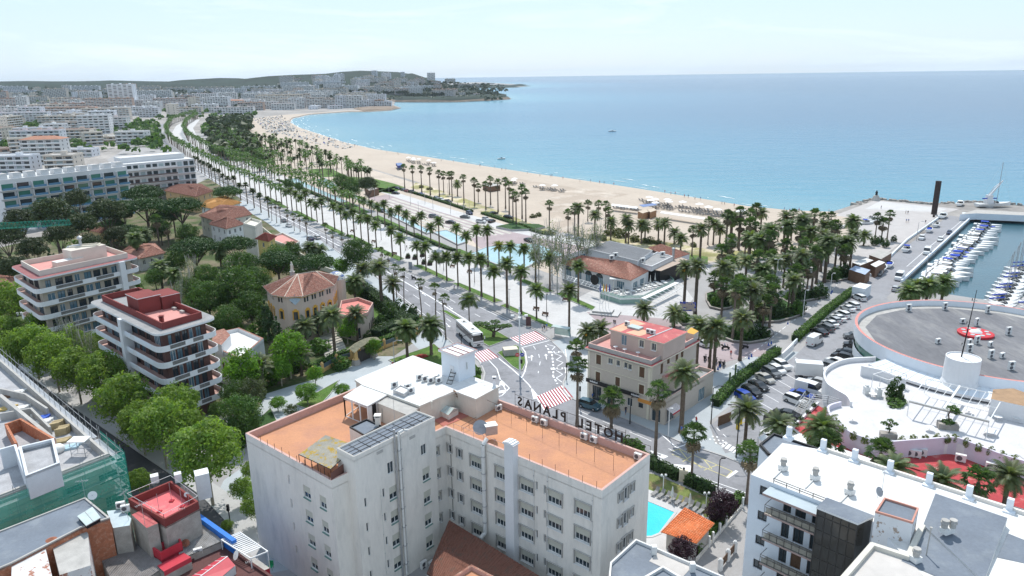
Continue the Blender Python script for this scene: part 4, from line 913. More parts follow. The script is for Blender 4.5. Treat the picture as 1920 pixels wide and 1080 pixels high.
def vpipe(A,B,px,py,z0,z1,r,m,name='drain_pipe',n=8,off=.15):
 p=wallpt(A,B,px,py,off);mb=MB();mb.tube((p[0],p[1],z0),(p[0],p[1],z1),r,m,n);
 k=z0+1.5
 while k<z1:mb.tube((p[0],p[1],k),(p[0],p[1],k+.1),r*1.35,steelm,n);k+=2.6
 return obj(name,mb,hot)
vpipe(TB,TC,740,860,.5,20.6,.12,steelm,'flue',off=.2);vpipe(TB,TC,747,860,.5,19.6,.16,pipew,off=.22);vpipe(TB,TC,752,858,.5,19.6,.08,pipew,off=.15);vpipe(TB,TC,714,930,1,14,.035,pipew,n=5,off=.06)
p=wallpt(TB,TC,745,806,.22);mb=MB();mb.path([(p[0],p[1],19.6),(p[0],p[1],19.9),(p[0]+.5,p[1]+.3,20.1),(p[0]+.9,p[1]+.6,19.9)],.17,pipew,8);obj('pipe_elbow',mb,hot)
for px,py in ((790,740+75),(855,740)):pass
for A,B,px,py in ((TB,TC,712,847),(TB,TC,773,819)):
 p=wallpt(A,B,px,py,.02);mb=MB();mb.box((p[0],p[1],p[2]-.2),(.9,.06,.35),concr,math.atan2(TC[1]-TB[1],TC[0]-TB[0]));obj('vent_grille',mb,hot)
for px,py in ((1001,868),(1027,878),(1112,915)):vpipe(I_,E1,px,py,6,16.2,.05,pipew,n=5,off=.07)
p=wallpt(I_,E1,909,830,.35);mb=MB();mb.tube((p[0],p[1],4.5),(p[0],p[1],16.8),.27,pipew,10);mb.tube((p[0],p[1],16.8),(p[0]+.5,p[1]+.55,17.4),.27,pipew,10);mb.tube((p[0],p[1],4.5),(p[0]-.6,p[1]-.4,4.0),.27,pipew,10)
for k in range(5):mb.tube((p[0],p[1],6+2.3*k),(p[0],p[1],6.12+2.3*k),.31,steelm,10)
obj('exhaust_duct',mb,hot)
p=wallpt(I_,E1,963,850,.45);an=math.atan2(E1[1]-I_[1],E1[0]-I_[0]);mb=MB();mb.box((p[0],p[1],1),(1.35,.95,17.6),wallpure,an);mb.box((p[0],p[1],18.6),(1.6,1.2,.12),wallpure,an)
for i in range(6):
 t=math.pi*i/5;mb.box((p[0]+math.cos(an)*.7*math.cos(t),p[1]+math.sin(an)*.7*math.cos(t),18.72),(.3,1.2,.25*math.sin(t)+.02),wallpure,an)
obj('chimney_stack',mb,hot)
mb=MB();mb.tube((*lerp(I_,E1,.03),3.5),(*lerp(I_,E1,.03),16),.05,framed,5);obj('drain_pipe',mb,hot)
PH=[G(*p,19.0) for p in ((667,712),(682,722),(727,738),(787,760),(852,732),(892,747),(935,724),(774,667))]
mb=MB();mb.prism(PH,16.0,18.7,wallc,roofwhite,notop=True);obj('penthouse_wall',mb,hot,label='cream penthouse with a broad white flat roof')
mb=MB();mb.prism(inset(PH,-.12),18.7,19.0,wallc,roofwhite);obj('penthouse_roof',mb,hot)
mb=MB()
pa,pb,pc,pd=[Vector((*PH[i],19.012)) for i in (0,7,6,3)]
def seam(a,b,t):return a.lerp(b,t)
for i in range(1,14):
 t=i/14;a=Vector((*PH[0],19.01)).lerp(Vector((*PH[3],19.01)),t);b=Vector((*PH[7],19.01)).lerp(Vector((*PH[6],19.01)),t);e=a.lerp(b,.985);mb.tube(a,e,.02,roofwhite,4,cap=False)
obj('roof_seams',mb,hot)
ET=[G(*p,19.0) for p in ((829,703),(861,716))];v=Vector(ET[1])-Vector(ET[0]);nrm=Vector((-v.y,v.x)).normalized()*3.1
ETP=[ET[0],ET[1],(ET[1][0]+nrm.x,ET[1][1]+nrm.y),(ET[0][0]+nrm.x,ET[0][1]+nrm.y)]
mb=MB();mb.prism(ETP,19.0,22.6,wallbl,notop=True);obj('stair_tower',mb,hot,label='bluish white stair tower on the penthouse roof')
mb=MB();mb.prism(inset(ETP,-.3),22.6,22.75,wallpure);mb.ring(inset(ETP,-.3),.12,22.75,22.95,wallpure,mat('rusty_trim',(.30,.10,.07),.9,.3,2))
for i in (1,2):a=lerp(ETP[0],ETP[3],i/3);b=lerp(ETP[1],ETP[2],i/3);mb.tube((*a,22.8),(*b,22.8),.06,MATS['rusty_trim'],4)
obj('tower_roof',mb,hot)
mb=MB();c=lerp(ETP[0],ETP[1],.62);d=v.normalized();mb.box((c[0]-nrm.x*.01+d.y*.03,c[1]-d.x*.03,19.05),(.8,.05,2.0),wallpure,math.atan2(d.y,d.x));obj('door',mb,hot)
mb=MB();c=lerp(ETP[1],ETP[2],.5);mb.box((c[0]+.03,c[1],20.5),(.05,.35,1.0),blind,0);obj('slit_window',mb,hot)
def ladder(par,p,q,wd,n,m,name='ladder'):
 p=Vector(p);q=Vector(q);s=(q-p).cross(Vector((0,0,1))).normalized()*wd/2;mb=MB();mb.tube(p-s,q-s,.035,m,4);mb.tube(p+s,q+s,.035,m,4)
 for i in range(n+1):t=i/n;mb.box(tuple(p.lerp(q,t)-Vector((0,0,.02))),(wd,.22,.04),m,math.atan2(s.y,s.x))
 obj(name,mb,par)
b=G(842,720,19);t_=G(850,690,21.0);ladder(hot,(*b,19),(b[0]+.8,b[1]+2.0,20.9),.8,5,framed,'steel_steps')
b=G(866,768,16.0);ladder(hot,(*b,16.0),(*G(852,733,19),19.0),.8,8,woodm,'steel_steps')
CV=[G(*p,18.8) for p in ((645,745),(689,762),(727,740),(683,720))]
mb=MB();mb.prism(inset(CV,-.1),18.75,18.9,wallpure,roofwhite,bottom=True);obj('conservatory_roof',mb,hot)
mb=MB();
for i in range(2):
 a,b=(CV[0],CV[1]) if i==0 else (CV[3],CV[0])
 for k in range(4 if i==0 else 4):c=lerp(a,b,k/3);mb.box((*c,16.0),(.16,.16,2.75),framew)
for z in (16.05,18.55):mb.tube((*CV[0],z),(*CV[1],z),.06,framew,4);mb.tube((*CV[3],z),(*CV[0],z),.06,framew,4)
obj('conservatory_posts',mb,hot)
mb=MB();a,b=CV[1],CV[2]
for k in range(5):c=lerp(a,b,k/5+.1);mb.box((*c,16.0),(.9,.05,2.6),dark if k%2 else framew,math.atan2(b[1]-a[1],b[0]-a[0]))
obj('glazed_doors',mb,hot)
LR=[G(*p,18.6) for p in ((708,756),(722,750),(790,768),(762,778))]
mb=MB();mb.prism([G(*p,18.6) for p in ((708,756),(763,778),(785,766),(727,742))],18.5,18.62,wallc,concr,bottom=True);obj('lean_to_roof',mb,hot)
mb=MB();mb.prism([G(*p,18.5) for p in ((709,757),(761,779),(768,774),(716,752))],16.0,18.5,wallc,notop=True);obj('lean_to_wall',mb,hot)
p=G(722,790,16.2);mb=MB();mb.box((p[0],p[1]-.1,16.0),(.75,.08,2.05),dark,-.6);obj('open_door',mb,hot)
RT=[G(*p,16.1) for p in ((805,780),(830,800),(893,772),(865,757),(845,765))]
mb=MB();mb.face([(x,y,16.05) for x,y in ccw([G(*p,16.05) for p in ((800,778),(832,800),(897,772),(862,752))])],mat('brick_red_floor',(.40,.14,.11),.9,.12,.5));obj('lower_terrace_floor',mb,hot)
sk=thing('roof_skylight','gabled glass skylight on the brick-red hotel terrace','skylight',(*G(840,775,16.1),16.05));SK=[G(*p,16.9) for p in ((816,766),(841,778),(862,766),(838,756))]
mb=MB();mb.prism(inset(SK,.15),16.05,16.8,wallw,notop=True);obj('kerb_wall',mb,sk)
m1=lerp(SK[0],SK[3],.5);m2=lerp(SK[1],SK[2],.5);mb=MB();mb.face([(*SK[0],16.85),(*SK[1],16.85),(*m2,17.35),(*m1,17.35)],mat('skylight_panes',(.45,.52,.5),.2,.1,1));mb.face([(*m1,17.35),(*m2,17.35),(*SK[2],16.85),(*SK[3],16.85)],concr);mb.face([(*SK[1],16.85),(*SK[2],16.85),(*m2,17.35)],concr);mb.face([(*SK[3],16.85),(*SK[0],16.85),(*m1,17.35)],concr);obj('glazed_roof',mb,sk)
mb=MB()
for i in range(6):t=i/5;mb.tube((*lerp(SK[0],SK[1],t),16.88),(*lerp(m1,m2,t),17.38),.035,concr,4)
obj('glazing_bars',mb,sk)
railing(hot,[(*G(866,812,16.0),16.0),(*G(893,795,16.0),16.0)],1.0,1.2)
railing(hot,[(*lerp(I_,E1,t),ZP) for t in (.06,.42)],.9,1.6,terp,.03,1);railing(hot,[(*lerp(I_,E1,t),ZP) for t in (.5,.97)],.9,1.7,ironm,.03,0);railing(hot,[(*lerp(W_,S1,t),ZP) for t in (.2,.98)],.8,1.5,ironm,.03,0)
fa=G(905,770,16);fb=G(1150,882,16);railing(hot,[(*fa,16.0),(*fb,16.0)],1.9,2.6,ironm,.025,1,'washing_line_frame')
CP=[G(*p,18.2) for p in ((560,852),(617,879),(632,868),(665,830),(610,818))]
cn=thing('canopy_shelter','mossy grey corrugated canopy on the west corner of the hotel terrace','canopy',(*CP[0],16))
mb=MB();C0,C1,C2,C3=[Vector((*G(*p,z),z)) for p,z in (((560,852),18.0),((620,880),18.0),((668,836),18.5),((610,816),18.5))]
mossy=mat('mossy_sheet',(.34,.32,.27),.95,.15,1,fine=.15,col2=(.42,.29,.06),c2pos=(.52,.6),c2scale=1.4)
for i in range(24):
 a=C0.lerp(C1,i/24);b=C0.lerp(C1,(i+1)/24);c=C3.lerp(C2,(i+1)/24);d=C3.lerp(C2,i/24);z=Vector((0,0,.07));m_=(a+b)/2+z;n_=(c+d)/2+z;mb.face([a,m_,n_,d],mossy);mb.face([m_,b,c,n_],mossy)
obj('corrugated_sheet',mb,cn)
mb=MB()
for i in range(6):a=C0.lerp(C1,i/5);mb.tube((a.x,a.y,16),(a.x,a.y,18),.05,ironm,4)
mb.tube(C0,C1,.05,ironm,4);mb.tube(C1,C2,.05,ironm,4);obj('posts',mb,cn)
mb=MB();a=C1;mb.face([(*(S1),16.0),(*(S1),17.9),(C1.x+1.2,C1.y+1.6,17.9),(C1.x+1.2,C1.y+1.6,16.0)],mat('brown_screen',(.16,.075,.06),.9,.1,1));obj('side_screen',mb,cn)
AX=[G(*p,18.2) for p in ((655,801),(683,817),(716,799),(688,786))]
mb=MB();mb.prism(AX,16,18.1,wallw,roofgrey);mb.ring(AX,.15,18.1,18.3,blackm);obj('annex_room',mb,hot);p=G(709,796,18.2);chimney(hot,p[0],p[1],18.1,.6,1.1,wallw)
p=G(927,722,19.0);chimney(hot,p[0],p[1]-.2,19.0,.4,1.0,wallpure);p=G(810,762,19);mb=MB();mb.tube((*p,18.6),(*p,19.7),.12,wallc,7);obj('vent_pipe',mb,hot)
rs=thing('rooflight','low grey framed rooflight box with air units beside it on the white penthouse roof','skylight',(*G(755,730,19),19));RS=[G(*p,19.4) for p in ((737,733),(757,741),(770,732),(751,724))]
mb=MB();mb.prism(RS,19.0,19.45,steelm,roofwhite);obj('box',mb,rs);mb=MB();mb.ring(RS,.12,19.45,19.6,steelm);obj('frame',mb,rs)
for i,(px,py) in enumerate(((787,712),(797,715),(808,718),(818,714),(823,718))):ac(px,py,19.0,35,f"boxy air conditioner, {FST[i]} from the left beside the stair tower on the white roof",group='air units on the penthouse')
for i,(px,py) in enumerate(((740,726),(765,730),(771,737))):ac(px,py,19.0,35,f"grey air conditioner, {FST[i]} from the left around the penthouse rooflight",group='air units on the penthouse')
for i,(px,py) in enumerate(((905,771),(918,765),(935,768))):ac(px,py+2,16.05,35,("stacked air unit against the white end wall","lower unit against the white end wall of the penthouse","air conditioner on the terrace by the pink parapet near the sign")[i],two=i==0)
for i,(px,py) in enumerate(((1003,792),(1020,798),(1095,824),(1113,830),(1196,862))):ac(px,py,16.05,-38,("left of the two air conditioners under the letters AS","right of the two air conditioners under the letters AN","left of the two air conditioners below the word HOTEL","right of the two air conditioners below the word HOTEL","lone air conditioner in the far right corner of the terrace")[i])
dish(901,812,16.9,'large grey satellite dish on the hotel courtyard edge',.95,0,mat('grey_dish',(.30,.31,.33),.5,.1,2));
p=G(920,812,16.9);cb=thing('plant_box','grey metal plant box at the courtyard edge of the terrace','plant box',(*p,16.9));mb=MB();mb.box((0,0,0),(1.5,1.2,1.2),steelm,.3);obj('casing',mb,cb,local=1);mb=MB();mb.box((0,0,1.2),(1.6,1.3,.06),acw,.3);obj('lid',mb,cb,local=1)
antenna(740,790,19.3,'tall thin aerial on the grey roof of the stair block',3.6,40)
for i,(px,py) in enumerate(((790,1062),(803,1055),(815,1045))):
 u,z=on_wall(TB,TC,px,py);d=Vector((TC[0]-TB[0],TC[1]-TB[1])).normalized();ac(0,0,z-.4,math.degrees(math.atan2(d.y,d.x)),f"{('left','middle','right')[i]} of the three wall-hung air units low on the stair block",xy=(TB[0]+d.x*u+d.y*.45,TB[1]+d.y*u-d.x*.45),two=i==0)
ct=thing('courtyard_building','low building with old dark clay tiles inside the hotel courtyard','building',(-4,74,0))
a,b,c,d=G3(842,975,5.2),G3(1060,1110,5.2),G3(950,1160,3.6),G3(800,1075,3.6)
mb=MB();mb.prism(ccw([(v.x,v.y) for v in (a,b,c,d)]),0,3.4,wallw,notop=True);obj('wall',mb,ct);gable_strip(ct,d,c,b,a,tiled,.26)
ct2=thing('terrace_annex','small flat terracotta roof with tiled coping at the bottom of the courtyard','annex',(*G(880,1085,6.5),0));P=ccw([G(*p,6.5) for p in ((848,1082),(884,1058),(935,1085),(900,1120))])
mb=MB();mb.prism(P,0,6.0,wallw,terr);obj('wall',mb,ct2);mb=MB();mb.ring(P,.3,5.9,6.5,terp,tilem);obj('coping',mb,ct2)
sg=thing('rooftop_sign','HOTEL PLANAS rooftop sign of black letters on a steel frame, seen from behind','sign',(*lerp(E2,N_,.4),ZP))
e2=Vector(E2);nn=Vector(N_);dd=(nn-e2).normalized();ang=math.atan2(dd.y,dd.x)
uH,_=on_wall(E2,N_,1170,825);uS,_=on_wall(E2,N_,968,757)
letm=blackm
txt='HOTEL PLANAS';tot=uS-uH;adv=[1,1.08,.95,.9,.85,.95,.95,.85,1.05,1.1,1.05,.9];ssum=sum(adv);u=uH
for ch,a in zip(txt,adv):
 wd=a/ssum*tot
 if ch!=' ':
  c=e2+dd*(u+wd*.5);o=text_obj('letter',ch,1.75,(c.x,c.y,17.25),(math.pi/2,0,ang),letm,sg,ext=.06,sx=1.0,bold=.03)
 u+=wd
mb=MB();a=e2+dd*(uH-.2);b=e2+dd*(uS+.2)
for z in (17.15,18.6):mb.tube((a.x,a.y,z),(b.x,b.y,z),.03,ironm,4)
for i in range(13):c=a.lerp(b,i/12);mb.tube((c.x,c.y,15.9),(c.x,c.y,18.7 if i not in (0,12) else 19.0),.035,ironm,4);
obj('frame',mb,sg)
railing(hot,[(*lerp(E2,N_,t),ZP) for t in (0,.28)],1.0,1.9,ironm,.03,1)
# ================================================================ beige corner house
def al(A,B,u,o=0,z=None):
 d=Vector((B[0]-A[0],B[1]-A[1])).normalized();p=(A[0]+d.x*u+d.y*o,A[1]+d.y*u-d.x*o);return p if z is None else (*p,z)
def rot(A,B):return math.atan2(B[1]-A[1],B[0]-A[0])
L0,A0,R0=G(1103,643,11.5),G(1221,676,11.5),G(1307,631,11.5);B0=(L0[0]+R0[0]-A0[0],L0[1]+R0[1]-A0[1]);CH=[L0,A0,R0,B0]
ch=thing('corner_house','beige three-storey corner house with red roof terraces and a black shop sign','building',(*A0,0))
Lf=math.hypot(A0[0]-L0[0],A0[1]-L0[1]);Lr=math.hypot(R0[0]-A0[0],R0[1]-A0[1])
f0=px_wins(L0,A0,[(1118,664)],1,1,1.1,1.9,'sa')+px_wins(L0,A0,[(1140.5,671)],1,1,1.0,1.05,'wa')+px_wins(L0,A0,[(1156,675),(1170,679),(1178,682)],1,1,.75,1.05,'wa')+px_wins(L0,A0,[(1199,687)],1,1,1.1,2.0,'sa')+px_wins(L0,A0,[(1117,696)],1,1,1.05,1.9,'sa')+px_wins(L0,A0,[(1154,706)],1,1,1.0,1.8,'sa')+px_wins(L0,A0,[(1198,720)],1,1,1.1,1.8,'sa')+px_wins(L0,A0,[(1176,745)],1,1,1.1,1.6,'wx')+px_wins(L0,A0,[(1197,754)],1,1,1.0,1.0,'dx')+[(1.2,.3,2.0,3.0,'dx'),(4.6,.3,1.7,2.9,'dx')]
f1=px_wins(A0,R0,[(1239,683)],1,1,.85,2.0,'sx')+px_wins(A0,R0,[(1251,671)],1,1,.95,1.3,'sa')+px_wins(A0,R0,[(1267,660),(1277,653)],1,1,1.05,2.0,'sa')+px_wins(A0,R0,[(1287,680)],1,1,.9,1.3,'sx')
shell(ch,CH,0,10.6,beige,{0:f0,1:f1},.18)
mb=MB();mb.prism(inset(CH,-.45),10.35,10.62,trimc,redroof,bottom=True)
for i in range(int(Lf/.35)):mb.box(al(L0,A0,.2+i*.35,.2,10.15),(.14,.4,.2),concr,rot(L0,A0))
obj('cornice',mb,ch)
mb=MB();mb.prism(CH,10.62,10.7,beige,mat('pink_terrace_floor',(.52,.27,.24),.9,.1,.6));obj('terrace_floor',mb,ch)
mb=MB();mb.ring(CH,.2,10.62,11.5,concr,mat('pink_coping',(.60,.38,.33),.9,.1,1));obj('terrace_parapet',mb,ch)
for z in (3.7,7.0):
 mb=MB();mb.box(al(L0,A0,Lf/2,.03,z),(Lf,.08,.14),trimc,rot(L0,A0));mb.box(al(A0,R0,Lr/2,.03,z),(Lr,.08,.14),trimc,rot(A0,R0));obj('string_course',mb,ch)
for A,B,u in ((L0,A0,.25),(L0,A0,Lf-.25),(A0,R0,.25)):
 mb=MB();mb.box(al(A,B,u,.04,0),(.5,.06,10.3),trimc,rot(A,B));obj('corner_pilaster',mb,ch)
sg_=MB();sg_.box(al(L0,A0,Lf*.42,.32,3.75),(Lf*.86,.12,.75),blackm,rot(L0,A0));so=obj('shop_sign',sg_,ch)
mb=MB()
for i,u in enumerate([.9+.18*k for k in range(10)]+[Lf*.74+.2*k for k in range(9)]):mb.box(al(L0,A0,u,.40,4.0),(.11,.03,.26 if i%3 else .34),white,rot(L0,A0))
obj('sign_lettering',mb,ch)
mb=MB();mb.box(al(L0,A0,Lf-.1,.05,3.0),(4.6,.1,.7),mat('orange_band',(.62,.27,.06),.7,.05,1),rot(L0,A0));obj('orange_fascia',mb,ch)
UP=[G(*p,14.0) for p in ((1145,617),(1244,643),(1286,622),(1187,599))];UP=ccw(UP)
up0=px_wins(UP[0],UP[1],[(1165,627)],1,1,1.2,2.0,'ux')+px_wins(UP[0],UP[1],[(1199,637),(1222,643)],1,1,.95,1.35,'wa')
shell(ch,UP,10.7,13.85,mat('pink_beige_render',(.50,.40,.345),.9,.06,.4),{0:up0},.15,'upper_wall')
mb=MB();mb.prism(inset(UP,-.25),13.85,14.0,trimc,redroof,bottom=True);obj('upper_roof',mb,ch)
uf=mat('faded_orange_coat',(.62,.36,.24),.85,.1,.5);mb=MB();mb.face([(*lerp(lerp(UP[0],UP[3],a),lerp(UP[1],UP[2],a),b),14.006) for b,a in ((0,0),(.2,0),(.2,.5),(.3,.9),(0,1.0))],uf);mb.face([(*lerp(lerp(UP[0],UP[3],a),lerp(UP[1],UP[2],a),b),14.006) for b,a in ((.28,.03),(.55,.03),(.6,.45),(.35,.5))],uf);obj('faded_patch',mb,ch)
mb=MB();mb.box((*lerp(lerp(UP[0],UP[3],.45),lerp(UP[1],UP[2],.45),.28),14.0),(2.6,1.7,.35),concr,rot(UP[0],UP[1]),top=MATS['skylight_panes']);obj('rooflight',mb,ch)
mb=MB();mb.tube((*lerp(UP[0],UP[1],.7),14.05),(*lerp(UP[3],UP[2],.75),14.05),.12,roofwhite,6);obj('roof_joint',mb,ch)
mb=MB();mb.prism([G(*p,12.3) for p in ((1286,622),(1301,626),(1310,620),(1296,613))],10.7,12.2,beige,mat('ochre_panel',(.60,.33,.06),.8,.1,1));obj('rear_block',mb,ch)
ac(1170,614,14.0,-30,'air conditioner beside the rooflight on the red roof of the corner house',xy=lerp(lerp(UP[0],UP[3],.5),lerp(UP[1],UP[2],.5),.1));
for i in (0,1):ac(0,0,14.0,-30,('left','right')[i]+' unit of the air conditioner pair in the middle of the red roof',xy=lerp(lerp(UP[0],UP[3],.35),lerp(UP[1],UP[2],.35),.58+.08*i))
an=thing('side_annex','low beige annex with parapet and shop window along the side of the corner house','building',(*al(A0,R0,8,3.2),0))
P=[al(A0,R0,.0,.02),al(A0,R0,0,3.2),al(A0,R0,17.8,3.2),al(A0,R0,17.8,.02)]
shell(an,P,0,4.3,beige,{1:[(.8,.1,2.6,2.6,'wx'),(12.2,.1,2.4,2.6,'ux')],0:[(.5,.1,1.8,2.5,'wx')]},.15)
mb=MB();mb.face([(x,y,4.3) for x,y in P],roofgravel);obj('roof',mb,an);mb=MB();mb.ring(P,.18,4.0,5.0,beige,mat('pink_coping'));obj('parapet',mb,an)
mb=MB();q=[al(A0,R0,.4,3.2,3.0),al(A0,R0,3.8,3.2,3.0),al(A0,R0,3.8,4.6,2.5),al(A0,R0,.4,4.6,2.5)];mb.face(q,mat('awning_red_white',(.62,.55,.53),.8,.3,6));mb.face([q[3],q[2],(q[2][0],q[2][1],2.2),(q[3][0],q[3][1],2.2)],mat('red_cloth',(.5,.03,.05),.8,.1,1));obj('awning',mb,an)
bxm=MB();P2=[al(A0,R0,4,.0),al(A0,R0,4,2.6),al(A0,R0,10,2.6),al(A0,R0,10,.0)];bxm.prism(P2,5.0,7.0,beige,redroof);bxm.ring(P2,.12,7.0,7.3,terp);obj('terrace_block',bxm,an)
def chair_table(X,Y,z,label,m=None,r=.4,h=.72):
 t=thing('garden_table',label,'table',(X,Y,z));mb=MB();mb.lathe((0,0,h-.04),[(r,0),(r,.04)],m or framew,12);obj('tabletop',mb,t,local=1);mb=MB();mb.tube((0,0,0),(0,0,h-.04),.04,m or framew,5);mb.lathe((0,0,0),[(.22,0),(.05,.05)],m or framew,8);obj('leg',mb,t,local=1);return t
for u,w_,i in ((.35,.12,0),(.5,.12,1),(.7,.13,2)):p=lerp(lerp(L0,B0,w_),lerp(A0,R0,w_),u);chair_table(p[0],p[1],10.7,('leftmost','middle','rightmost')[i]+' white table on the pink terrace of the corner house')
# ================================================================ flats with curved balconies
def rounded(pts,r,n=5):
 o=[];k=len(pts)
 for i in range(k):
  a=Vector(pts[i-1]);b=Vector(pts[i]);c=Vector(pts[(i+1)%k]);d1=(a-b).normalized();d2=(c-b).normalized();p=b+d1*r;q=b+d2*r
  for j in range(n+1):t=j/n;o.append(tuple((p*(1-t)**2+b*2*t*(1-t)+q*t*t)))
 return o
curt=mat('pale_curtain',(.36,.42,.42),.9,.15,2)
def flats(name,label,P,zr,fl,nf,wm,off,slabtop,parm,balc,roofm,ph,wins_edges,lab2=None,panel=None,pil=()):
 t=thing(name,label,'apartment building',(*P[0],0));OP=rounded(inset(P,-off),off*1.2)
 W={}
 for e,n in wins_edges.items():
  A,B=P[e],P[(e+1)%len(P)];L_=math.hypot(B[0]-A[0],B[1]-A[1]);W[e]=[]
  for k in range(nf):
   z=zr-.5-(k+1)*fl+.15
   if z<0:continue
   for i in range(n):W[e].append((.8+(L_-1.6)*(i+.08)/n,z,(L_-1.6)/n*(.78 if (i+k)%3 else .55),2.2,('dux','wux','dx','dRx')[(i*3+k)%4]))
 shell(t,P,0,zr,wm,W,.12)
 mb=MB();mb.prism(OP,zr-.35,zr,balc,slabtop,bottom=True);obj('roof_slab',mb,t)
 PP=inset(P,.3);mb=MB();mb.ring(PP,.25,zr,zr+ph,parm);obj('roof_parapet',mb,t);mb=MB();mb.face([(x,y,zr+.05) for x,y in inset(PP,.25)],roofm);obj('roof_terrace',mb,t)
 for k in range(1,nf+1):
  z=zr-.2-k*fl
  if z<1.5:break
  mb=MB();mb.prism(OP,z-.2,z,balc,terp,bottom=True);mb.ring(OP,.12,z,z+.85,balc);b=obj('balcony',mb,t)
  if panel:
   for e in panel:
    A,B=inset(P,-off-.02)[e],inset(P,-off-.02)[(e+1)%4];L_=math.hypot(B[0]-A[0],B[1]-A[1]);mb=MB()
    for q in ((.18,.42),(.55,.72)) if e==0 else ((.12,.36),(.42,.62),(.68,.9)):
     a_=lerp(A,B,q[0]);b_=lerp(A,B,q[1]);n=int(L_*(q[1]-q[0])/.16)
     if e==0:
      for i in range(n):c=lerp(a_,b_,(i+.5)/n);mb.box((*c,z+.12),(.06,.05,.62),concr,rot(A,B))
      mb.box((*lerp(a_,b_,.5),z+.10),(L_*(q[1]-q[0]),.03,.66),dark,rot(A,B))
     else:mb.box((*lerp(a_,b_,.5),z+.1),(L_*(q[1]-q[0]),.05,.68),wallbl,rot(A,B))
    if mb.f:obj('balustrade',mb,b)
 for e,f in pil:
  A,B=inset(P,-off*.75)[e],inset(P,-off*.75)[(e+1)%4];c=lerp(A,B,f);mb=MB();mb.box((*c,0),(1.3,off*1.1,zr-.1),balc,rot(A,B));obj('pillar',mb,t)
 return t,PP
PD=[G(*p,19.6) for p in ((301,607),(382,584),(262,537),(186,553))]
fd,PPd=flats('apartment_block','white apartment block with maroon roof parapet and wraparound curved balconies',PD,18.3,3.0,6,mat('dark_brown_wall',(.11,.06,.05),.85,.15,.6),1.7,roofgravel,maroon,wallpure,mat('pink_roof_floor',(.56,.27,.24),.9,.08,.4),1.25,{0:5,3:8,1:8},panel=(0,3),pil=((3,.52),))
a=lerp(PD[0],PD[3],.55);b=lerp(PD[1],PD[2],.5)
mb=MB();c=lerp(a,b,.42);mb.box((*c,18.3),(5.2,4.0,3.0),maroon,rot(PD[0],PD[3]));mb.box((*c,21.3),(5.5,4.3,.15),framew,rot(PD[0],PD[3]),top=maroon);c2=lerp(lerp(PD[0],PD[3],.5),lerp(PD[1],PD[2],.5),.9);mb.box((*c2,18.3),(5,3.4,2.6),maroon,rot(PD[0],PD[3]));mb.box((*c2,20.9),(5.2,3.6,.1),framew,rot(PD[0],PD[3]),top=maroon);obj('roof_housing',mb,fd)
c=lerp(lerp(PD[0],PD[3],.12),lerp(PD[1],PD[2],.12),.2);chimney(fd,c[0],c[1],18.3,.6,1.3,maroon)
mb=MB();P_=inset(PPd,.3);q=[lerp(P_[0],P_[3],.55),lerp(P_[1],P_[2],.55),P_[2],P_[3]];mb.face([(x,y,18.37) for x,y in q],roofgravel);obj('gravel_area',mb,fd)
for i,f in enumerate((.3,.55)):
 c=lerp(P_[1],P_[2],f*.5+.05);mb=MB();mb.box((c[0]-.8,c[1],18.35),(1.2,.5,.45),concr,rot(PD[1],PD[2]));obj('roof_vent',mb,fd)
PE=[G(*p,20.6) for p in ((71,509),(242,474),(200,460),(35,489))]
fe,PPe=flats('apartment_block','beige apartment block with pink roof terrace and long pale balconies, far left',PE,19.4,3.0,6,mat('sand_wall',(.43,.385,.31),.9,.08,.4),1.6,mat('maroon_slab',(.27,.11,.11),.9,.1,.5),mat('cream_parapet',(.58,.53,.46),.9,.06,.5),wallpure,mat('pink_roof_floor'),1.2,{0:9,3:3,1:3},panel=(0,),pil=((0,.82),))
a=lerp(lerp(PE[0],PE[3],.5),lerp(PE[1],PE[2],.5),.62);mb=MB();mb.box((*a,19.4),(8,4.2,3.2),MATS['cream_parapet'],rot(PE[0],PE[1]));mb.ring(ccw([(a[0]+x,a[1]+y) for x,y in ((-3,-1),(3,.5),(2.4,3),(-3.4,1.5))]),.2,22.6,22.9,trimc);a2=lerp(lerp(PE[0],PE[3],.4),lerp(PE[1],PE[2],.4),.4);mb.box((*a2,19.4),(6,2.5,1.3),MATS['cream_parapet'],rot(PE[0],PE[1]),top=roofwhite);obj('roof_housing',mb,fe)
mb=MB();c=(a[0]-3.6,a[1]-.5);mb.tube((*c,19.5),(*c,22.6),.35,steelm,10);mb.tube((*c,22.6),(c[0]+2.6,c[1]+1,22.9),.35,steelm,10);mb.tube((c[0]+2.6,c[1]+1,22.7),(c[0]+2.6,c[1]+1,24.2),.3,steelm,10);mb.lathe((c[0]+2.6,c[1]+1,24.2),[(.3,0),(.6,.3),(.55,.7),(.1,1.0)],steelm,10);obj('exhaust_duct',mb,fe)
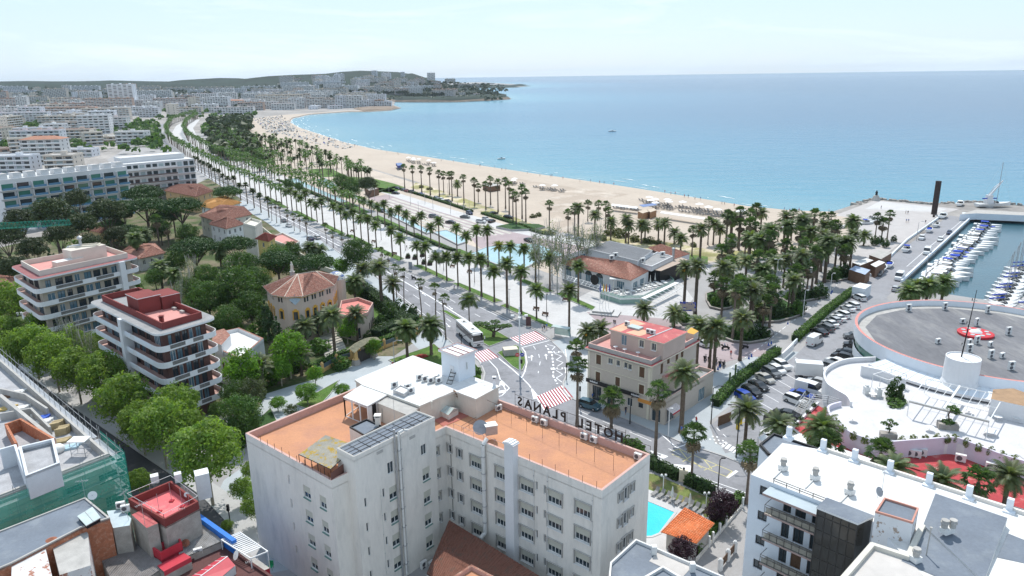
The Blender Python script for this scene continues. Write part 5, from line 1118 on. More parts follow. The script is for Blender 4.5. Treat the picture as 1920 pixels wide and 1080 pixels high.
# ================================================================ tiled villa (ochre details) and its garden wall
vb=thing('tiled_villa','beige villa with faceted clay-tile roof, rooftop statue and ochre window surrounds','villa',(-50,168,0))
och=mat('ochre_surround',(.62,.34,.05),.8,.12,1);villw=mat('villa_render',(.53,.435,.365),.9,.07,.4,fine=.04)
BV=[G(*p,12.5) for p in ((499,534),(513,548),(536,552),(566,551),(622,532),(629,516),(600,508),(548,514))];BV=ccw(BV)
wv=[]
i0=max(range(len(BV)),key=lambda i:-BV[i][1])
W={}
for i in range(len(BV)):
 A,B=BV[i],BV[(i+1)%len(BV)];L_=math.hypot(B[0]-A[0],B[1]-A[1]);o=[]
 n=max(1,int(L_/2.4))
 for k in range(n):
  u=L_*(k+.5)/n
  o+=[(u-.75,10.3,.55,1.2,'dx'),(u+.1,10.3,.55,1.2,'dx')]
  if L_>3:o.append((u-.5,6.2,1.0,2.0,'bx') )
  o.append((u-.45,1.6,.9,2.0,'dx'))
 W[i]=[w for w in o if w[0]>.1 and w[0]+w[2]<L_-.1]
shell(vb,BV,0,12.1,villw,W,.15)
for i,o in W.items():
 A,B=BV[i],BV[(i+1)%len(BV)]
 for u,z,w,h,s in o:
  if z>10 and s=='dx' and u*10%2<1.2:mb=MB();mb.box(al(A,B,u+w/2+.4,.04,z+h+.04),(1.9,.12,.3),och,rot(A,B));obj('window_lintel',mb,vb)
  if 5<z<8:mb=MB();mb.box(al(A,B,u+w/2,.04,z+h),(1.5,.14,.35),och,rot(A,B));mb.box(al(A,B,u-.12,.04,z),(.22,.12,h),och,rot(A,B));mb.box(al(A,B,u+w+.12,.04,z),(.22,.12,h),och,rot(A,B));mb.box(al(A,B,u+w/2,.04,z+h+.35),(.7,.14,.3),och,rot(A,B));obj('window_surround',mb,vb)
tiled_roof(vb,BV,12.1,14.4,[G(558,514,14.4),G(592,509,14.4)],tilem,.7,step=.42,ribm=mat('pale_ridge_tile',(.50,.42,.35),.9,.2,2))
A,B=BV[2],BV[3]
mb=MB();c=wallpt(BV[1] if False else G(536,552,12.5),G(566,551,12.5),553,562,.08);r_b=rot(G(536,552,12.5),G(566,551,12.5));d=Vector((math.cos(r_b),math.sin(r_b),0));c=Vector(c);z_=Vector((0,0,1));mb.face([c-d*1.3,c-z_*1.3,c+d*1.3,c+z_*1.3],mat('blue_white_tiles',(.42,.52,.60),.4,.35,6));e=c-Vector((d.y,-d.x,0))*-.02;obj('tile_panel',mb,vb)
st=thing('rooftop_statue','weathered white statue of a robed figure standing on the villa roof','statue',(*G(548,512,14),13.4));mb=MB();mb.lathe((0,0,0),[(.6,0),(.55,.9),(.7,1.0)],concr,8);obj('pedestal',mb,st,local=1)
mb=MB();mb.lathe((0,0,1.0),[(.42,0),(.40,.5),(.30,1.2),(.34,1.6),(.36,1.85),(.12,2.05),(.17,2.2),(.18,2.38),(.08,2.5)],wallc,10);mb.tube((.28,0,2.75),(.45,-.15,2.1),.09,wallc,6);mb.tube((-.28,0,2.75),(-.1,-.3,2.3),.09,wallc,6);obj('figure',mb,st,local=1,smooth=True)
dm=thing('tiled_dome','small dome clad in blue and white mosaic behind the villa roof','dome',(*G(630,520,10.5),0));mb=MB();mb.lathe((0,0,0),[(2.3,0),(2.3,10.2)],villw,16);obj('drum',mb,dm,local=1);mb=MB();mb.lathe((0,0,10.2),[(2.3,0),(2.1,.8),(1.6,1.4),(.8,1.8),(.05,1.95)],mat('mosaic',(.62,.62,.55),.3,.1,2,col2=(.08,.13,.30),c2pos=(.52,.54),c2scale=.9,stretch=(1,1,3)),16);obj('cupola',mb,dm,local=1,smooth=True)
wg=thing('villa_porch','low wing of the tiled villa with coral terrace, balustrade and arched openings','porch',(*G(670,580,5),0));P=ccw([G(*p,5.6) for p in ((634,590),(640,566),(672,560),(700,570),(690,588),(664,598))])
shell(wg,P,0,5.2,villw,{i:[(.5+2.2*k,.3,1.3,2.6,'dx') for k in range(int(math.hypot(P[(i+1)%len(P)][0]-P[i][0],P[(i+1)%len(P)][1]-P[i][1])/2.4))] for i in range(len(P))})
mb=MB();mb.face([(x,y,5.2) for x,y in P],mat('coral_terrace',(.60,.22,.19),.85,.06,.5));obj('terrace_floor',mb,wg);mb=MB();mb.ring(P,.25,5.0,6.0,terp);obj('balustrade',mb,wg)
stp=thing('garden_steps','wide stone garden steps descending from the villa between flower pots','steps',(*G(630,650),0));a=Vector(G(596,628));b=Vector(G(628,622));c=Vector(G(650,655));d=Vector(G(610,672))
for k in range(12):
 t=k/12;t2=(k+1)/12;mb=MB();P=ccw([tuple(a.lerp(d,t)),tuple(b.lerp(c,t)),tuple(b.lerp(c,t2)),tuple(a.lerp(d,t2))]);mb.prism(P,0,2.4*(1-t)+.02,concr,mat('stone_tread',(.46,.43,.38),.9,.1,1));obj('step',mb,stp)
gp=[(588,706),(605,698),(632,682),(660,674),(675,672)];gp2=[(700,664),(721,653),(744,644),(766,635),(782,628),(791,617),(789,608)]
gw=thing('garden_wall','low ochre garden wall with dark panels and rounded piers in front of the villa hedge','wall',(*G(700,664),0))
for P in (gp,gp2):
 for i in range(len(P)-1):
  A,B=G(*P[i]),G(*P[i+1]);mb=MB();mb.wallline([A,B],.35,0,.8,mat('ochre_wall',(.58,.38,.16),.85,.1,.6));obj('wall_panel',mb,gw);mb=MB();mb.wallline([A,B],.10,.8,1.7,mat('dark_panel',(.10,.14,.16),.3,.1,1));obj('railing_panel',mb,gw)
 for p in P:mb=MB();X,Y=G(*p);mb.box((X,Y,0),(.6,.6,2.0),MATS['ochre_wall']);mb.lathe((X,Y,2.0),[(.33,0),(.25,.25),(.02,.4)],MATS['ochre_wall'],8);obj('pier',mb,gw)
 hedge(0,0,1.6,2.1,'dark clipped hedge behind the ochre garden wall, '+('left' if P is gp else 'right')+' of the thatched gate',P=[(G(*p)[0]-.6,G(*p)[1]+1.3) for p in P],m=BM['green'].materials[0])
ga=thing('thatched_gate','rustic garden gate with ochre pillars under a mossy stone-tiled roof','gate',(*G(684,673),0));A,B=Vector(G(668,683)),Vector(G(700,668));r_g=rot(A,B)
for c in (A,B):
 mb=MB();mb.lathe((c.x,c.y,0),[(1.1,0),(.7,1.2),(.5,1.4),(.45,3.2),(.6,3.4)],MATS['ochre_wall'],8);mb.lathe((c.x,c.y,0),[(1.15,0),(.78,1.15)],stonek,8);obj('pillar',mb,ga)
mb=MB();d=(B-A).normalized();n=Vector((-d.y,d.x));mossr=mat('mossy_slate',(.20,.19,.13),.95,.3,2,fine=.3);K=8;a_=A-d*1.6;b_=B+d*1.6
for i in range(K):
 t0,t1=i/K,(i+1)/K;z=lambda t:3.4+1.3*math.sin(math.pi*t)*.7;p,q=a_.lerp(b_,t0),a_.lerp(b_,t1)
 for sgn in (-1,1):
  mb.face([(*(p),z(t0)+.7),(*(q),z(t1)+.7),(*(q+n*1.3*sgn),z(t1)),(*(p+n*1.3*sgn),z(t0))],mossr)
obj('roof',mb,ga);mb=MB();mb.box((*((A+B)/2),.0),((B-A).length-1.2,.08,2.6),framed,r_g)
for i in range(9):mb.box((*A.lerp(B,.15+.7*i/8),0),(.05,.12,2.9),ironm,r_g)
obj('iron_leaves',mb,ga)
hedge(0,0,3.2,3.2,'tall dark hedge curving along the road side of the villa garden',P=[G(*p) for p in ((672,545),(700,565),(730,590),(760,620),(778,612))],m=BM['dark'].materials[0],dens=12)
hedge(0,0,3.2,3.0,'tall dark hedge inside the villa garden behind the right part of the ochre wall',P=[G(*p) for p in ((705,640),(735,625),(770,612))],m=BM['dark'].materials[0],dens=12)
for i,(x,y,s) in enumerate(((735,606,3.2),(748,596,2.8),(762,600,2.4),(712,616,2.2),(690,640,1.5),(775,590,1.6))):bush('dark',x,y,s,s,s*1.2,f"dark rounded garden shrub, {FST[i]} along the road corner of the villa garden",group='villa garden shrubs')
bush('red',784,672,2.9,1.7,.5,'oval bed of red flowers on the lawn behind the hotel',name='flower_bed');bush('red',738,686,.9,.6,.6,'small clump of pink flowers at the lawn edge beside the street lamp',name='flower_bed')
# ================================================================ small white house
sh=thing('white_house','small white house with flat roof terrace and tiled edge, beside the maroon-roofed flats','house',(*G(470,700),0));P=ccw([G(*p,7.5) for p in ((403,652),(450,672),(494,634),(448,614),(398,625))])
shell(sh,P,0,6.8,wallpure,{i:[(2.2,3.4,.9,1.7,'sx')] for i in range(len(P))});mb=MB();mb.face([(x,y,6.7) for x,y in P],roofwhite);obj('roof',mb,sh);mb=MB();mb.ring(P,.35,6.5,7.5,wallpure,tilem);obj('parapet',mb,sh)
P=ccw([G(*p,9.0) for p in ((398,640),(415,647),(432,628),(420,616),(398,622))]);mb=MB();mb.prism(P,6.7,9.0,wallpure,tilem);obj('stair_room',mb,sh)
# ================================================================ construction site with green net, left
netm=mat('green_net',(.06,.50,.37),.8,.15,.6,alpha=.5);netm.blend_method='BLEND' if hasattr(netm,'blend_method') else None
block=mat('insulation_board',(.62,.64,.66),.9,.08,.5,fine=.03);screed=mat('dusty_screed',(.36,.36,.37),.95,.18,.5,fine=.12)
C1_,C0_,C2_=G(204,850,14),G(0,928,14),G(-60,620,14)
dR=(Vector(C2_)-Vector(C1_));dL=(Vector(C0_)-Vector(C1_));c3=tuple(Vector(C1_)+dR+dL*1.8);c0=tuple(Vector(C1_)+dL*1.8)
CP_=ccw([C1_,C2_,c3,c0])
cs=thing('construction_building','building under construction with rooftop rubble, brick rooms and scaffold wrapped in green net','construction site',(*C1_,0))
shell(cs,CP_,0,12.8,wallc,{});mb=MB();mb.face([(x,y,12.8) for x,y in CP_],screed);obj('roof_deck',mb,cs);mb=MB();mb.ring(CP_,.35,12.5,14.0,concr);obj('parapet',mb,cs)
n1=Vector((dR.y,-dR.x)).normalized();n1=n1 if n1.x>0 else -n1;n2=Vector((dL.y,-dL.x)).normalized();n2=n2 if n2.y<0 else -n2
V=lambda p:Vector(p)
oc=V(C1_)+n1*1.3+n2*1.3
def scaff(a,b,z1,name,net,nm=''):
 mb=MB();L_=(b-a).length;n=int(L_/2.4);inn=Vector((0,0));t=(b-a)/L_;nn=Vector((-t.y,t.x));nn=nn if nn.dot(V(C1_)+dR*.3+dL*.3-a)>0 else -nn
 for i in range(n+1):
  p=a+t*(i*L_/n)
  for q in (p,p+nn*1.0):mb.tube((*q,0),(*q,z1+1.2),.035,steelm,4)
 k=1.9;
 while k<z1+1.3:
  mb.tube((*a,k),(*b,k),.03,steelm,4);mb.tube((*(a+nn),k),(*(b+nn),k),.03,steelm,4);mb.box((*((a+b)/2+nn*.5),k-.9),(L_,.7,.05),steelm,math.atan2(t.y,t.x));k+=2.0
 obj('scaffold',mb,sf)
 if net:
  mb=MB();r=random.Random(3);K=int(L_/1.2)
  for i in range(K):
   p=a-nn*.08+t*(i*L_/K);q=a-nn*.08+t*((i+1)*L_/K);o=(.12*math.sin(i*1.3),.12*math.sin((i+1)*1.3));mb.face([(*(p-nn*o[0]),.2),(*(q-nn*o[1]),.2),(*q,z1+net),(*p,z1+net)],netm)
  obj('safety_net',mb,sf)
sf=thing('scaffolding','steel scaffolding with translucent green safety net around the construction site','scaffold',(*oc,0))
scaff(oc,V(C1_)+n2*1.3+dL*1.7,13.6,'a',.6);scaff(oc,oc+dR*.12,13.6,'b',.6);scaff(oc+dR*.13,oc+dR,13.6,'c',0)
for i,(x,y) in enumerate(((35,905),(110,880),(178,855),(190,890),(40,945),(115,915))):
 u,z=on_wall(C0_,C1_,x,y);
 if 0<u:put_window(cs,C0_,C1_,u,10.2 if y<900 and i<3 else 6.8,2.2,1.3,'dx',-.01)
def roomwall(P,z1,m,t=.3,z0=12.8,name='partition_wall'):
 mb=MB();mb.wallline([G(*p,z1) for p in P],t,z0,z1,m);obj(name,mb,cs)
roomwall([(0,842),(28,834),(49,893)],15.6,block);roomwall([(49,893),(36,838)],15.6,block)
b_=ccw([G(*p,15.9) for p in ((35,838),(101,822),(112,868),(48,893))]);mb=MB();mb.prism(b_,12.8,15.9,block,notop=True);mb.ring(b_,.3,15.6,15.95,block);obj('block_room',mb,cs)
mb=MB();mb.face([(x,y,15.2) for x,y in b_],screed);obj('room_floor',mb,cs)
mb=MB();A,B=b_[0],b_[1]
roomwall([(0,728),(47,738),(88,765)],14.0,concr);roomwall([(0,775),(58,765),(93,800)],14.0,concr);roomwall([(10,795),(38,785),(100,822)],14.6,brickm);roomwall([(0,740),(100,822)],14.3,concr,.5);roomwall([(12,797),(30,830)],14.6,brickm)
r=random.Random(9)
for i,(x,y,l,m,nm,lab) in enumerate(((15,742,3,woodm,'pallet','timber pallet on the upper left roof bay'),(30,735,2.6,acw,'board_stack','stack of white boards on the upper left roof bay'),(35,765,2.4,acw,'board_stack','stack of pale boards between brick rooms'),(12,765,2.2,mat('yellow_timber',(.55,.40,.15),.8,.1,2),'plank_stack','yellow planks leaning by the block room'),(80,790,2.2,acw,'board_stack','pale slabs on the middle roof bay'),(82,782,1.2,mat('blue_tarp',(.05,.12,.5),.6,.1,1),'tarpaulin','blue and white sheet on the middle roof bay'),(110,827,2.6,mat('pallet_wood',(.38,.30,.17),.9,.2,2),'pallet','timber pallets beside the bag of sand'),(128,838,2.6,mat('pale_blue_sheet',(.40,.55,.62),.6,.1,2),'sheet_stack','pale blue insulation sheets near the scaffold tower'),(108,800,1.4,MATS['pallet_wood'],'board','plywood board leaning on the long parapet'),(120,810,1.4,MATS['pallet_wood'],'board','second plywood board leaning on the long parapet'))):
 X,Y=G(x,y,13);t=thing(nm,lab,nm.replace('_',' '),(X,Y,12.8));mb=MB()
 for k in range(5):mb.box((r.uniform(-.1,.1),-.6+.3*k,.0),(l,.22,.3 if nm!='board' else 1.0),m,.5)
 obj('stack',mb,t,local=1)
X,Y=G(109,842,13.2);t=thing('sand_bag','bulging white builders bag on the roof deck','bag',(X,Y,12.8));mb=MB();mb.lathe((0,0,0),[(.6,0),(.85,.3),(.8,.7),(.5,1.0),(.1,1.02)],acw,10);obj('bag',mb,t,local=1,smooth=True)
t=thing('scaffold_tower','small mobile scaffold tower with a white platform at the corner of the roof deck','scaffold',(*G(153,850,13),12.8));mb=MB()
for a,b in ((-.9,-.7),(.9,-.7),(.9,.7),(-.9,.7)):mb.tube((a,b,0),(a,b,2.2),.04,steelm,4)
for z in (.5,1.3):mb.path([(-.9,-.7,z),(.9,-.7,z),(.9,.7,z),(-.9,.7,z)],.03,steelm,4,True)
obj('frame',mb,t,local=1);mb=MB();mb.box((0,0,2.2),(2.3,1.7,.08),acw);obj('platform',mb,t,local=1)
for i in range(40):
 x,y=r.uniform(60,150),r.uniform(770,850);
 if x-60>(y-760)*1.4:continue
 X,Y=G(x,y,13)
 if i%4==0:t=obj('rubble',MB().box((0,0,0),(r.uniform(.3,.9),r.uniform(.3,.7),r.uniform(.1,.4)),r.choice((concr,acw,screed)),r.uniform(0,3)),None,f"loose block of building rubble on the dusty roof deck of the construction site",'rubble','roof rubble',loc=(X,Y,12.8))
# ================================================================ roofs bottom left
def blk(name,label,cat,pix,z,z0=0,wm=wallw,rm=None,ph=0,pm=None,pt=.25,cap=None,rn='roof'):
 P=ccw([G(*p,z) for p in pix]);c=P[0];t=thing(name,label,cat,(*c,z0));mb=MB();mb.prism(P,z0,z-ph,wm,notop=True);obj('wall',mb,t);mb=MB();mb.face([(x,y,z-ph) for x,y in P],rm or roofgrey);obj(rn,mb,t)
 if ph:mb=MB();mb.ring(P,pt,z-ph-.2,z,pm or wm,cap);obj('parapet',mb,t)
 return t,P
gl,GP=blk('grey_roof_building','building with long blue-grey membrane roof, brick and peeling white side walls, lower left','building',[(-40,1010),(160,932),(206,970),(152,988),(22,1055),(-60,1090)],13,wm=brickm,rm=roofgrey,ph=.15,pm=concr,pt=.2)
sk2=thing('rooflight','square glass rooflight on a dark kerb on the long grey roof','skylight',(*G(166,966,13.3),12.9));P=ccw([G(*p,13.5) for p in ((146,966),(172,950),(187,969),(162,983))]);mb=MB();mb.prism(P,12.9,13.3,blackm);obj('kerb',mb,sk2);mb=MB();mb.prism(inset(P,-.08),13.3,13.4,steelm,MATS['skylight_panes']);mb.tube((*lerp(P[0],P[1],.5),13.42),(*lerp(P[3],P[2],.5),13.42),.04,steelm,4);obj('glass_lid',mb,sk2)
mb=MB();A,B=G(152,989,13),G(206,971,13);peel=mat('peeling_white_wall',(.58,.57,.56),.9,.1,.5,fine=.05,col2=(.33,.15,.10),c2pos=(.56,.6),c2scale=1.2)
t,P=blk('stair_house','white rendered stair house with small window and metal gutter','building',[(92,1000),(148,983),(165,1000),(170,1060),(112,1078)],12.2,wm=peel,rm=concr);A,B=P[0],P[1]
A,B=G(92,1000,12.2),G(148,983,12.2);A,B=(A,B);mb=MB()
put_window(t,G(110,1076,12.2),G(168,1050,12.2),.9,9.9,.85,.8,'wx',-.02)
t,P=blk('peeling_wall_building','peeling white and brick gable wall under the long grey roof','building',[(22,1056),(84,1022),(100,1090),(20,1130)],12.6,wm=peel,rm=peel)
t=thing('flue_pipe','tall clad metal flue with rusty conical cap','chimney',(*G(107,1062,9.5),9));b=G(107,1062,9.5);mb=MB();mb.tube((*b,8.5),(*b,12.6),.38,pipew,12);mb.tube((*b,7),(*b,10),.42,blackm,12)
for k in (10.4,11.2,12.0):mb.tube((*b,k),(*b,k+.08),.41,blackm,12)
obj('pipe',mb,t);mb=MB();mb.lathe((*b,12.75),[(.75,0),(.7,.05),(.02,.3)],mat('rust',(.25,.10,.06),.9,.3,2),14);mb.tube((*b,12.6),(*b,12.8),.08,steelm,5);obj('cap',mb,t)
t,P=blk('red_terrace_building','building with bright red painted roof terrace, maroon parapet and metal rail','building',[(240,935),(321,901),(372,940),(308,974)],12.5,wm=mat('stained_wall',(.36,.33,.29),.95,.2,.8,fine=.1),rm=mat('bright_red_floor',(.62,.13,.14),.7,.1,.4,col2=(.68,.22,.2),c2pos=(.5,.7)),ph=1.0,pm=maroon,pt=.25);railing(t,[(*p,12.5) for p in P]+[(*P[0],12.5)],.7,2.5,steelm,.03,1)
for i,(x,y,w,h,z) in enumerate(((291,903,.9,.9,12.4),(335,902,.8,1.1,12.4),(384,930,1.6,3.4,9.8))):p=G(x,y,z);mb=MB();mb.box((*p,z),(w,w,h),acw,.5);obj('chimney',mb,t)
t2,P=blk('roof_shed','stained rendered shed with sloping maroon top beside the red terrace','shed',[(247,965),(268,955),(296,981),(275,990)],11.9,6,wm=MATS['stained_wall'],rm=redroof)
t2,P=blk('red_balcony','red walled roof balcony box with terracotta floor','balcony',[(284,1026),(333,1001),(341,1016),(300,1037)],9.2,5,wm=mat('red_wall',(.42,.035,.05),.8,.12,.8),rm=terr,ph=1.0,pt=.2)
t2,P=blk('link_building','small stained link building with pale lid between grey roof and red terrace','building',[(200,958),(228,955),(246,972),(243,985),(212,990)],11.5,wm=MATS['stained_wall'],rm=mat('pale_blue_lid',(.42,.50,.53),.6,.1,1))
for i,(x,y) in enumerate(((227,953),(236,959))):ac(x,y,11.6,20,('left','right')[i]+' small air unit on the stained link building')
def corrug(name,label,pix,z,m,n=26,zz=None):
 q=[Vector((*G(*p,z if not zz else zz[i]),z if not zz else zz[i])) for i,p in enumerate(pix)];t=thing(name,label,'roof',tuple(q[0]));mb=MB();up=Vector((0,0,.09))
 for i in range(n):
  a=q[0].lerp(q[1],i/n);b=q[0].lerp(q[1],(i+1)/n);c=q[3].lerp(q[2],(i+1)/n);d=q[3].lerp(q[2],i/n);e=(a+b)/2+up;f=(c+d)/2+up;mb.face([a,e,f,d],m);mb.face([e,b,c,f],m)
 obj('corrugated_sheet',mb,t);mb=MB();mb.prism(ccw([(v.x,v.y) for v in q]),0,min(v.z for v in q)-.1,MATS['stained_wall']);obj('wall',mb,t);return t
cor1=mat('weathered_corrugated',(.27,.25,.24),.95,.2,1,fine=.15,col2=(.40,.10,.10),c2pos=(.66,.7),c2scale=.9)
corrug('corrugated_roof','dark grey corrugated roof with red paint spots in front of the brick wall',[(190,1050),(262,1012),(310,1062),(225,1120)],8.0,cor1,34)
corrug('corrugated_roof','pale grey corrugated roof between the red balcony and the blue strip',[(318,1000),(371,974),(418,1014),(340,1048)],8.0,mat('pale_corrugated',(.34,.33,.32),.95,.2,1,fine=.15,col2=(.45,.15,.14),c2pos=(.68,.72)),30)
t=thing('blue_parapet','bright blue wrapped parapet strip along the pale corrugated roof','parapet',(*G(371,965,8.6),8));mb=MB();mb.wallline([G(373,966,8.8),G(438,1012,8.8)],.55,0,8.8,mat('blue_wrap',(.02,.16,.55),.5,.15,1));obj('coping',mb,t)
darkred=mat('dark_maroon_felt',(.105,.045,.042),.85,.2,.5,fine=.08)
t,P=blk('maroon_roof_building','building with dark maroon felt roof cluttered with aerials at the bottom edge','building',[(300,1100),(384,1024),(417,1012),(461,1046),(520,1085),(520,1160),(300,1160)],7.4,wm=maroon,rm=darkred,ph=.3,pm=darkred,pt=.3)
q=[G(*p,8.3) for p in ((294,1058),(343,1033),(359,1049),(308,1076))];t=thing('red_hatch','tilted bright red metal hatch on the maroon roof','roof hatch',(*q[0],7));mb=MB();mb.prism(ccw(q),7,8.0,MATS['stained_wall']);mb.face([(*q[0],8.1),(*q[1],8.1),(*q[2],8.6),(*q[3],8.6)],mat('red_sheet',(.48,.05,.07),.5,.08,1));mb.face([(*q[2],8.0),(*q[3],8.0),(*q[3],8.6),(*q[2],8.6)],MATS['red_sheet']);obj('lid',mb,t)
q=[Vector((*G(*p,8.2),8.2)) for p in ((352,1085),(415,1044),(441,1060),(385,1108))];t=thing('red_skylight','red ribbed skylight with white glazing bars on the maroon roof','skylight',tuple(q[0]));mb=MB();mb.prism(ccw([(v.x,v.y) for v in q]),7,8.1,roofwhite);m1=(q[0]+q[3])/2+Vector((0,0,.6));m2=(q[1]+q[2])/2+Vector((0,0,.6));mb.face([q[0],q[1],m2,m1],MATS['red_sheet']);mb.face([m1,m2,q[2],q[3]],MATS['red_sheet']);mb.face([q[1],q[2],m2],MATS['red_sheet']);obj('red_panes',mb,t)
mb=MB()
for i in range(6):mb.tube(q[0].lerp(q[1],i/5),m1.lerp(m2,i/5),.04,framew,4)
mb.tube(m1,m2,.06,framew,4);obj('glazing_bars',mb,t)
ac(372,1040,7.4,28,'air conditioner on the maroon roof between the red hatch and the rusty dish');dish(351,1030,7.6,'rusty brown satellite dish beside the red hatch',.45,10,MATS['rust'],.9);dish(446,1052,7.5,'white satellite dish at the right end of the red skylight',.55,-50);dish(176,940,13,'pale satellite dish at the corner of the long grey roof',.5,30);dish(352,938,11.6,'small white dish on a mast in the red terrace corner',.3,20)
antenna(345,1018,8,'tall television aerial on the pale corrugated roof',5,20);antenna(272,985,11.9,'aerial on the maroon-topped shed',3,50);antenna(160,935,13,'aerial at the corner of the long grey roof',2.6,10);antenna(241,975,11.5,'thin aerial beside the link building',4,80);antenna(475,1072,7.4,'aerial lying low on the maroon roof near the pergola',1.6,30)
for i,(x,y) in enumerate(((322,940),(299,960),(342,950),(356,948))):b=G(x,y,11.5);t=thing('rail_post',f"thin steel mast, {FST[i]} on the red roof terrace",'mast',(*b,11.5));mb=MB();mb.tube((0,0,0),(0,0,2.4),.03,steelm,5);obj('post',mb,t,local=1);mb=MB();mb.box((0,0,0),(.5,.5,.15),MATS['red_wall']);obj('base',mb,t,local=1)
q=[G(*p,8.4) for p in ((415,1012),(450,998),(502,1034),(470,1047))];t=thing('white_pergola','white slatted pergola over the corner balcony at the street','pergola',(*q[0],0));mb=MB();mb.prism(ccw(q),0,6.2,MATS['red_wall'],concr);obj('balcony_base',mb,t);mb=MB();mb.path([(*p,8.4) for p in q],.08,framew,4,True)
for p in q:mb.tube((*p,6.2),(*p,8.4),.06,framew,4)
obj('frame',mb,t)
for i in range(12):a=lerp(q[0],q[3],(i+.5)/15);b=lerp(q[1],q[2],(i+.5)/15);mb=MB();mb.box((*lerp(a,b,.5),8.35),(math.hypot(b[0]-a[0],b[1]-a[1]),.16,.06),framew,rot(a,b));obj('slat',mb,t)
X,Y=G(507,1062,5);t=thing('green_chair','green plastic chair on the balcony by the hotel wall','chair',(X,Y,4.6));gr=mat('green_plastic',(.02,.28,.12),.5,.05,1);mb=MB();mb.box((0,0,.4),(.6,.6,.05),gr);obj('seat',mb,t,local=1);mb=MB();mb.box((0,.28,.4),(.6,.05,.6),gr);obj('backrest',mb,t,local=1)
for a in (-.26,.26):
 for b in (-.26,.26):mb=MB();mb.tube((a,b,0),(a,b,.4),.03,gr,4);obj('leg',mb,t,local=1)
# ================================================================ street on the left
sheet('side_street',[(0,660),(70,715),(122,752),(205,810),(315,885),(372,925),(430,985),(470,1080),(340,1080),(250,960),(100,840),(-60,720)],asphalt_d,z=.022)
sheet('side_pavement',[(0,640),(70,700),(180,770),(330,860),(480,960),(500,1060),(470,1060),(430,985),(372,925),(315,885),(205,810),(122,752),(70,715),(0,662)],mat('light_paving',(.40,.395,.39),.9,.08,.3,fine=.05),z=.13)
kerb([(0,662),(70,715),(122,752),(205,810),(315,885),(372,925)],.3,.15)
# ================================================================ white apartment block bottom right
ZM=19.0;a_,b_2,k_,c_=G(1408,888,ZM),G(1467,829,ZM),G(1640,978,ZM),G(1935,968,ZM)
b3=G(1543,842,ZM)
MRp=ccw([a_,k_,(k_[0]+1.5,20),(75,20),(75,c_[1]-8),c_,b3,b_2])
mr=thing('apartment_building','white apartment building with access balconies, glazed stairwell and white roof, lower right','apartment building',(*a_,0))
iA=MRp.index(a_);A,B=MRp[iA],MRp[(iA+1)%len(MRp)]
Lm=math.hypot(B[0]-A[0],B[1]-A[1]);u0,_z=on_wall(A,B,1450,902);u1,_z=on_wall(A,B,1549,945);FLm=3.0
W={iA:[],(iA-1)%len(MRp):[]}
for k in range(6):
 z=ZM-2.9-FLm*k
 W[iA]+=[(u0*.45,z+.9,u0*.42,1.1,'bx'),(u0+1.3,z+.05,.85,2.1,'dx'),(u0+2.6,z+.05,1.1,2.1,('dx','dx','sx')[k%3]),(u1-1.2,z+.05,.7,2.1,'dx')]
shell(mr,MRp,0,ZM-.1,wallbl,W,.2)
mb=MB();mb.face([(x,y,ZM-.1) for x,y in MRp],roofwhite);obj('roof',mb,mr)
for k in range(6):
 z=ZM-2.95-FLm*k;mb=MB();uc=(u0+u1)/2;mb.box(al(A,B,uc,.75,z-.18),(u1-u0,1.5,.18),mat('pinkish_edge',(.38,.27,.24),.9,.08,1),rot(A,B),top=mat('balcony_tiles',(.42,.39,.34),.9,.15,2));bo=obj('balcony',mb,mr)
 mb=MB();n=7
 for i in range(n+1):p=al(A,B,u0+(u1-u0)*i/n,1.47,z);mb.tube(p,(p[0],p[1],z+1.0),.03,framed,4)
 for h_ in (1.0,.75,.12):mb.tube(al(A,B,u0,1.47,z+h_),al(A,B,u1,1.47,z+h_),.03,framed,4)
 mb.tube(al(A,B,u0,0,z+1.0),al(A,B,u0,1.47,z+1.0),.03,framed,4);obj('railing',mb,bo)
 mb=MB();mb.face([al(A,B,u0+.1,1.45,z+.14),al(A,B,u1-.1,1.45,z+.14),al(A,B,u1-.1,1.45,z+.72),al(A,B,u0+.1,1.45,z+.72)],mat('smoked_panel',(.30,.28,.23),.3,.2,2,alpha=.75));obj('panel',mb,bo)
mb=MB();q=[al(A,B,u0-.2,.0,ZM-.35),al(A,B,u0-.2,1.9,ZM-.6),al(A,B,u1,1.9,ZM-.6),al(A,B,u1,.0,ZM-.35)];pb=mat('pale_blue_slab',(.40,.46,.49),.8,.08,.5);mb.prism([(p[0],p[1]) for p in q],ZM-.75,ZM-.5,MATS['pinkish_edge'],pb,bottom=True);obj('canopy',mb,mr);railing(mr,[al(A,B,u0,-.1,ZM-.1),al(A,B,u1,-.1,ZM-.1)],.5,1.2,framed,.04,2)
u2=Lm-.2;bay=[al(A,B,u1,-.1),al(A,B,u1,2.1),al(A,B,u2*.86+u1*.14,2.1),al(A,B,u2,-.1)];bay=ccw(bay)
mb=MB();mb.prism(bay,0,ZM+.3,mat('bronze_glass',(.035,.032,.026),.12,.2,1,spec=.8),notop=True);obj('glazed_stairwell',mb,mr);mb=MB();mb.prism(inset(bay,-.08),ZM+.3,ZM+.5,framew,roofgrey);obj('stairwell_roof',mb,mr)
mb=MB();e0,e1=al(A,B,u1,2.13),al(A,B,u2*.86+u1*.14,2.13)
for i in range(6):p=lerp(e0,e1,i/5);mb.tube((*p,0),(*p,ZM+.3),.05,framed,4)
for z in range(1,13):mb.tube((*e0,z*1.55),(*e1,z*1.55),.04,framed,4)
obj('mullions',mb,mr)
hs=ccw([G(*p,ZM+2.2) for p in ((1658,932),(1641,958),(1712,979),(1723,952))]);peel2=mat('flaking_white_wall',(.66,.67,.68),.9,.06,.5,col2=(.36,.29,.24),c2pos=(.57,.6),c2scale=1.6,stretch=(1,1,.8))
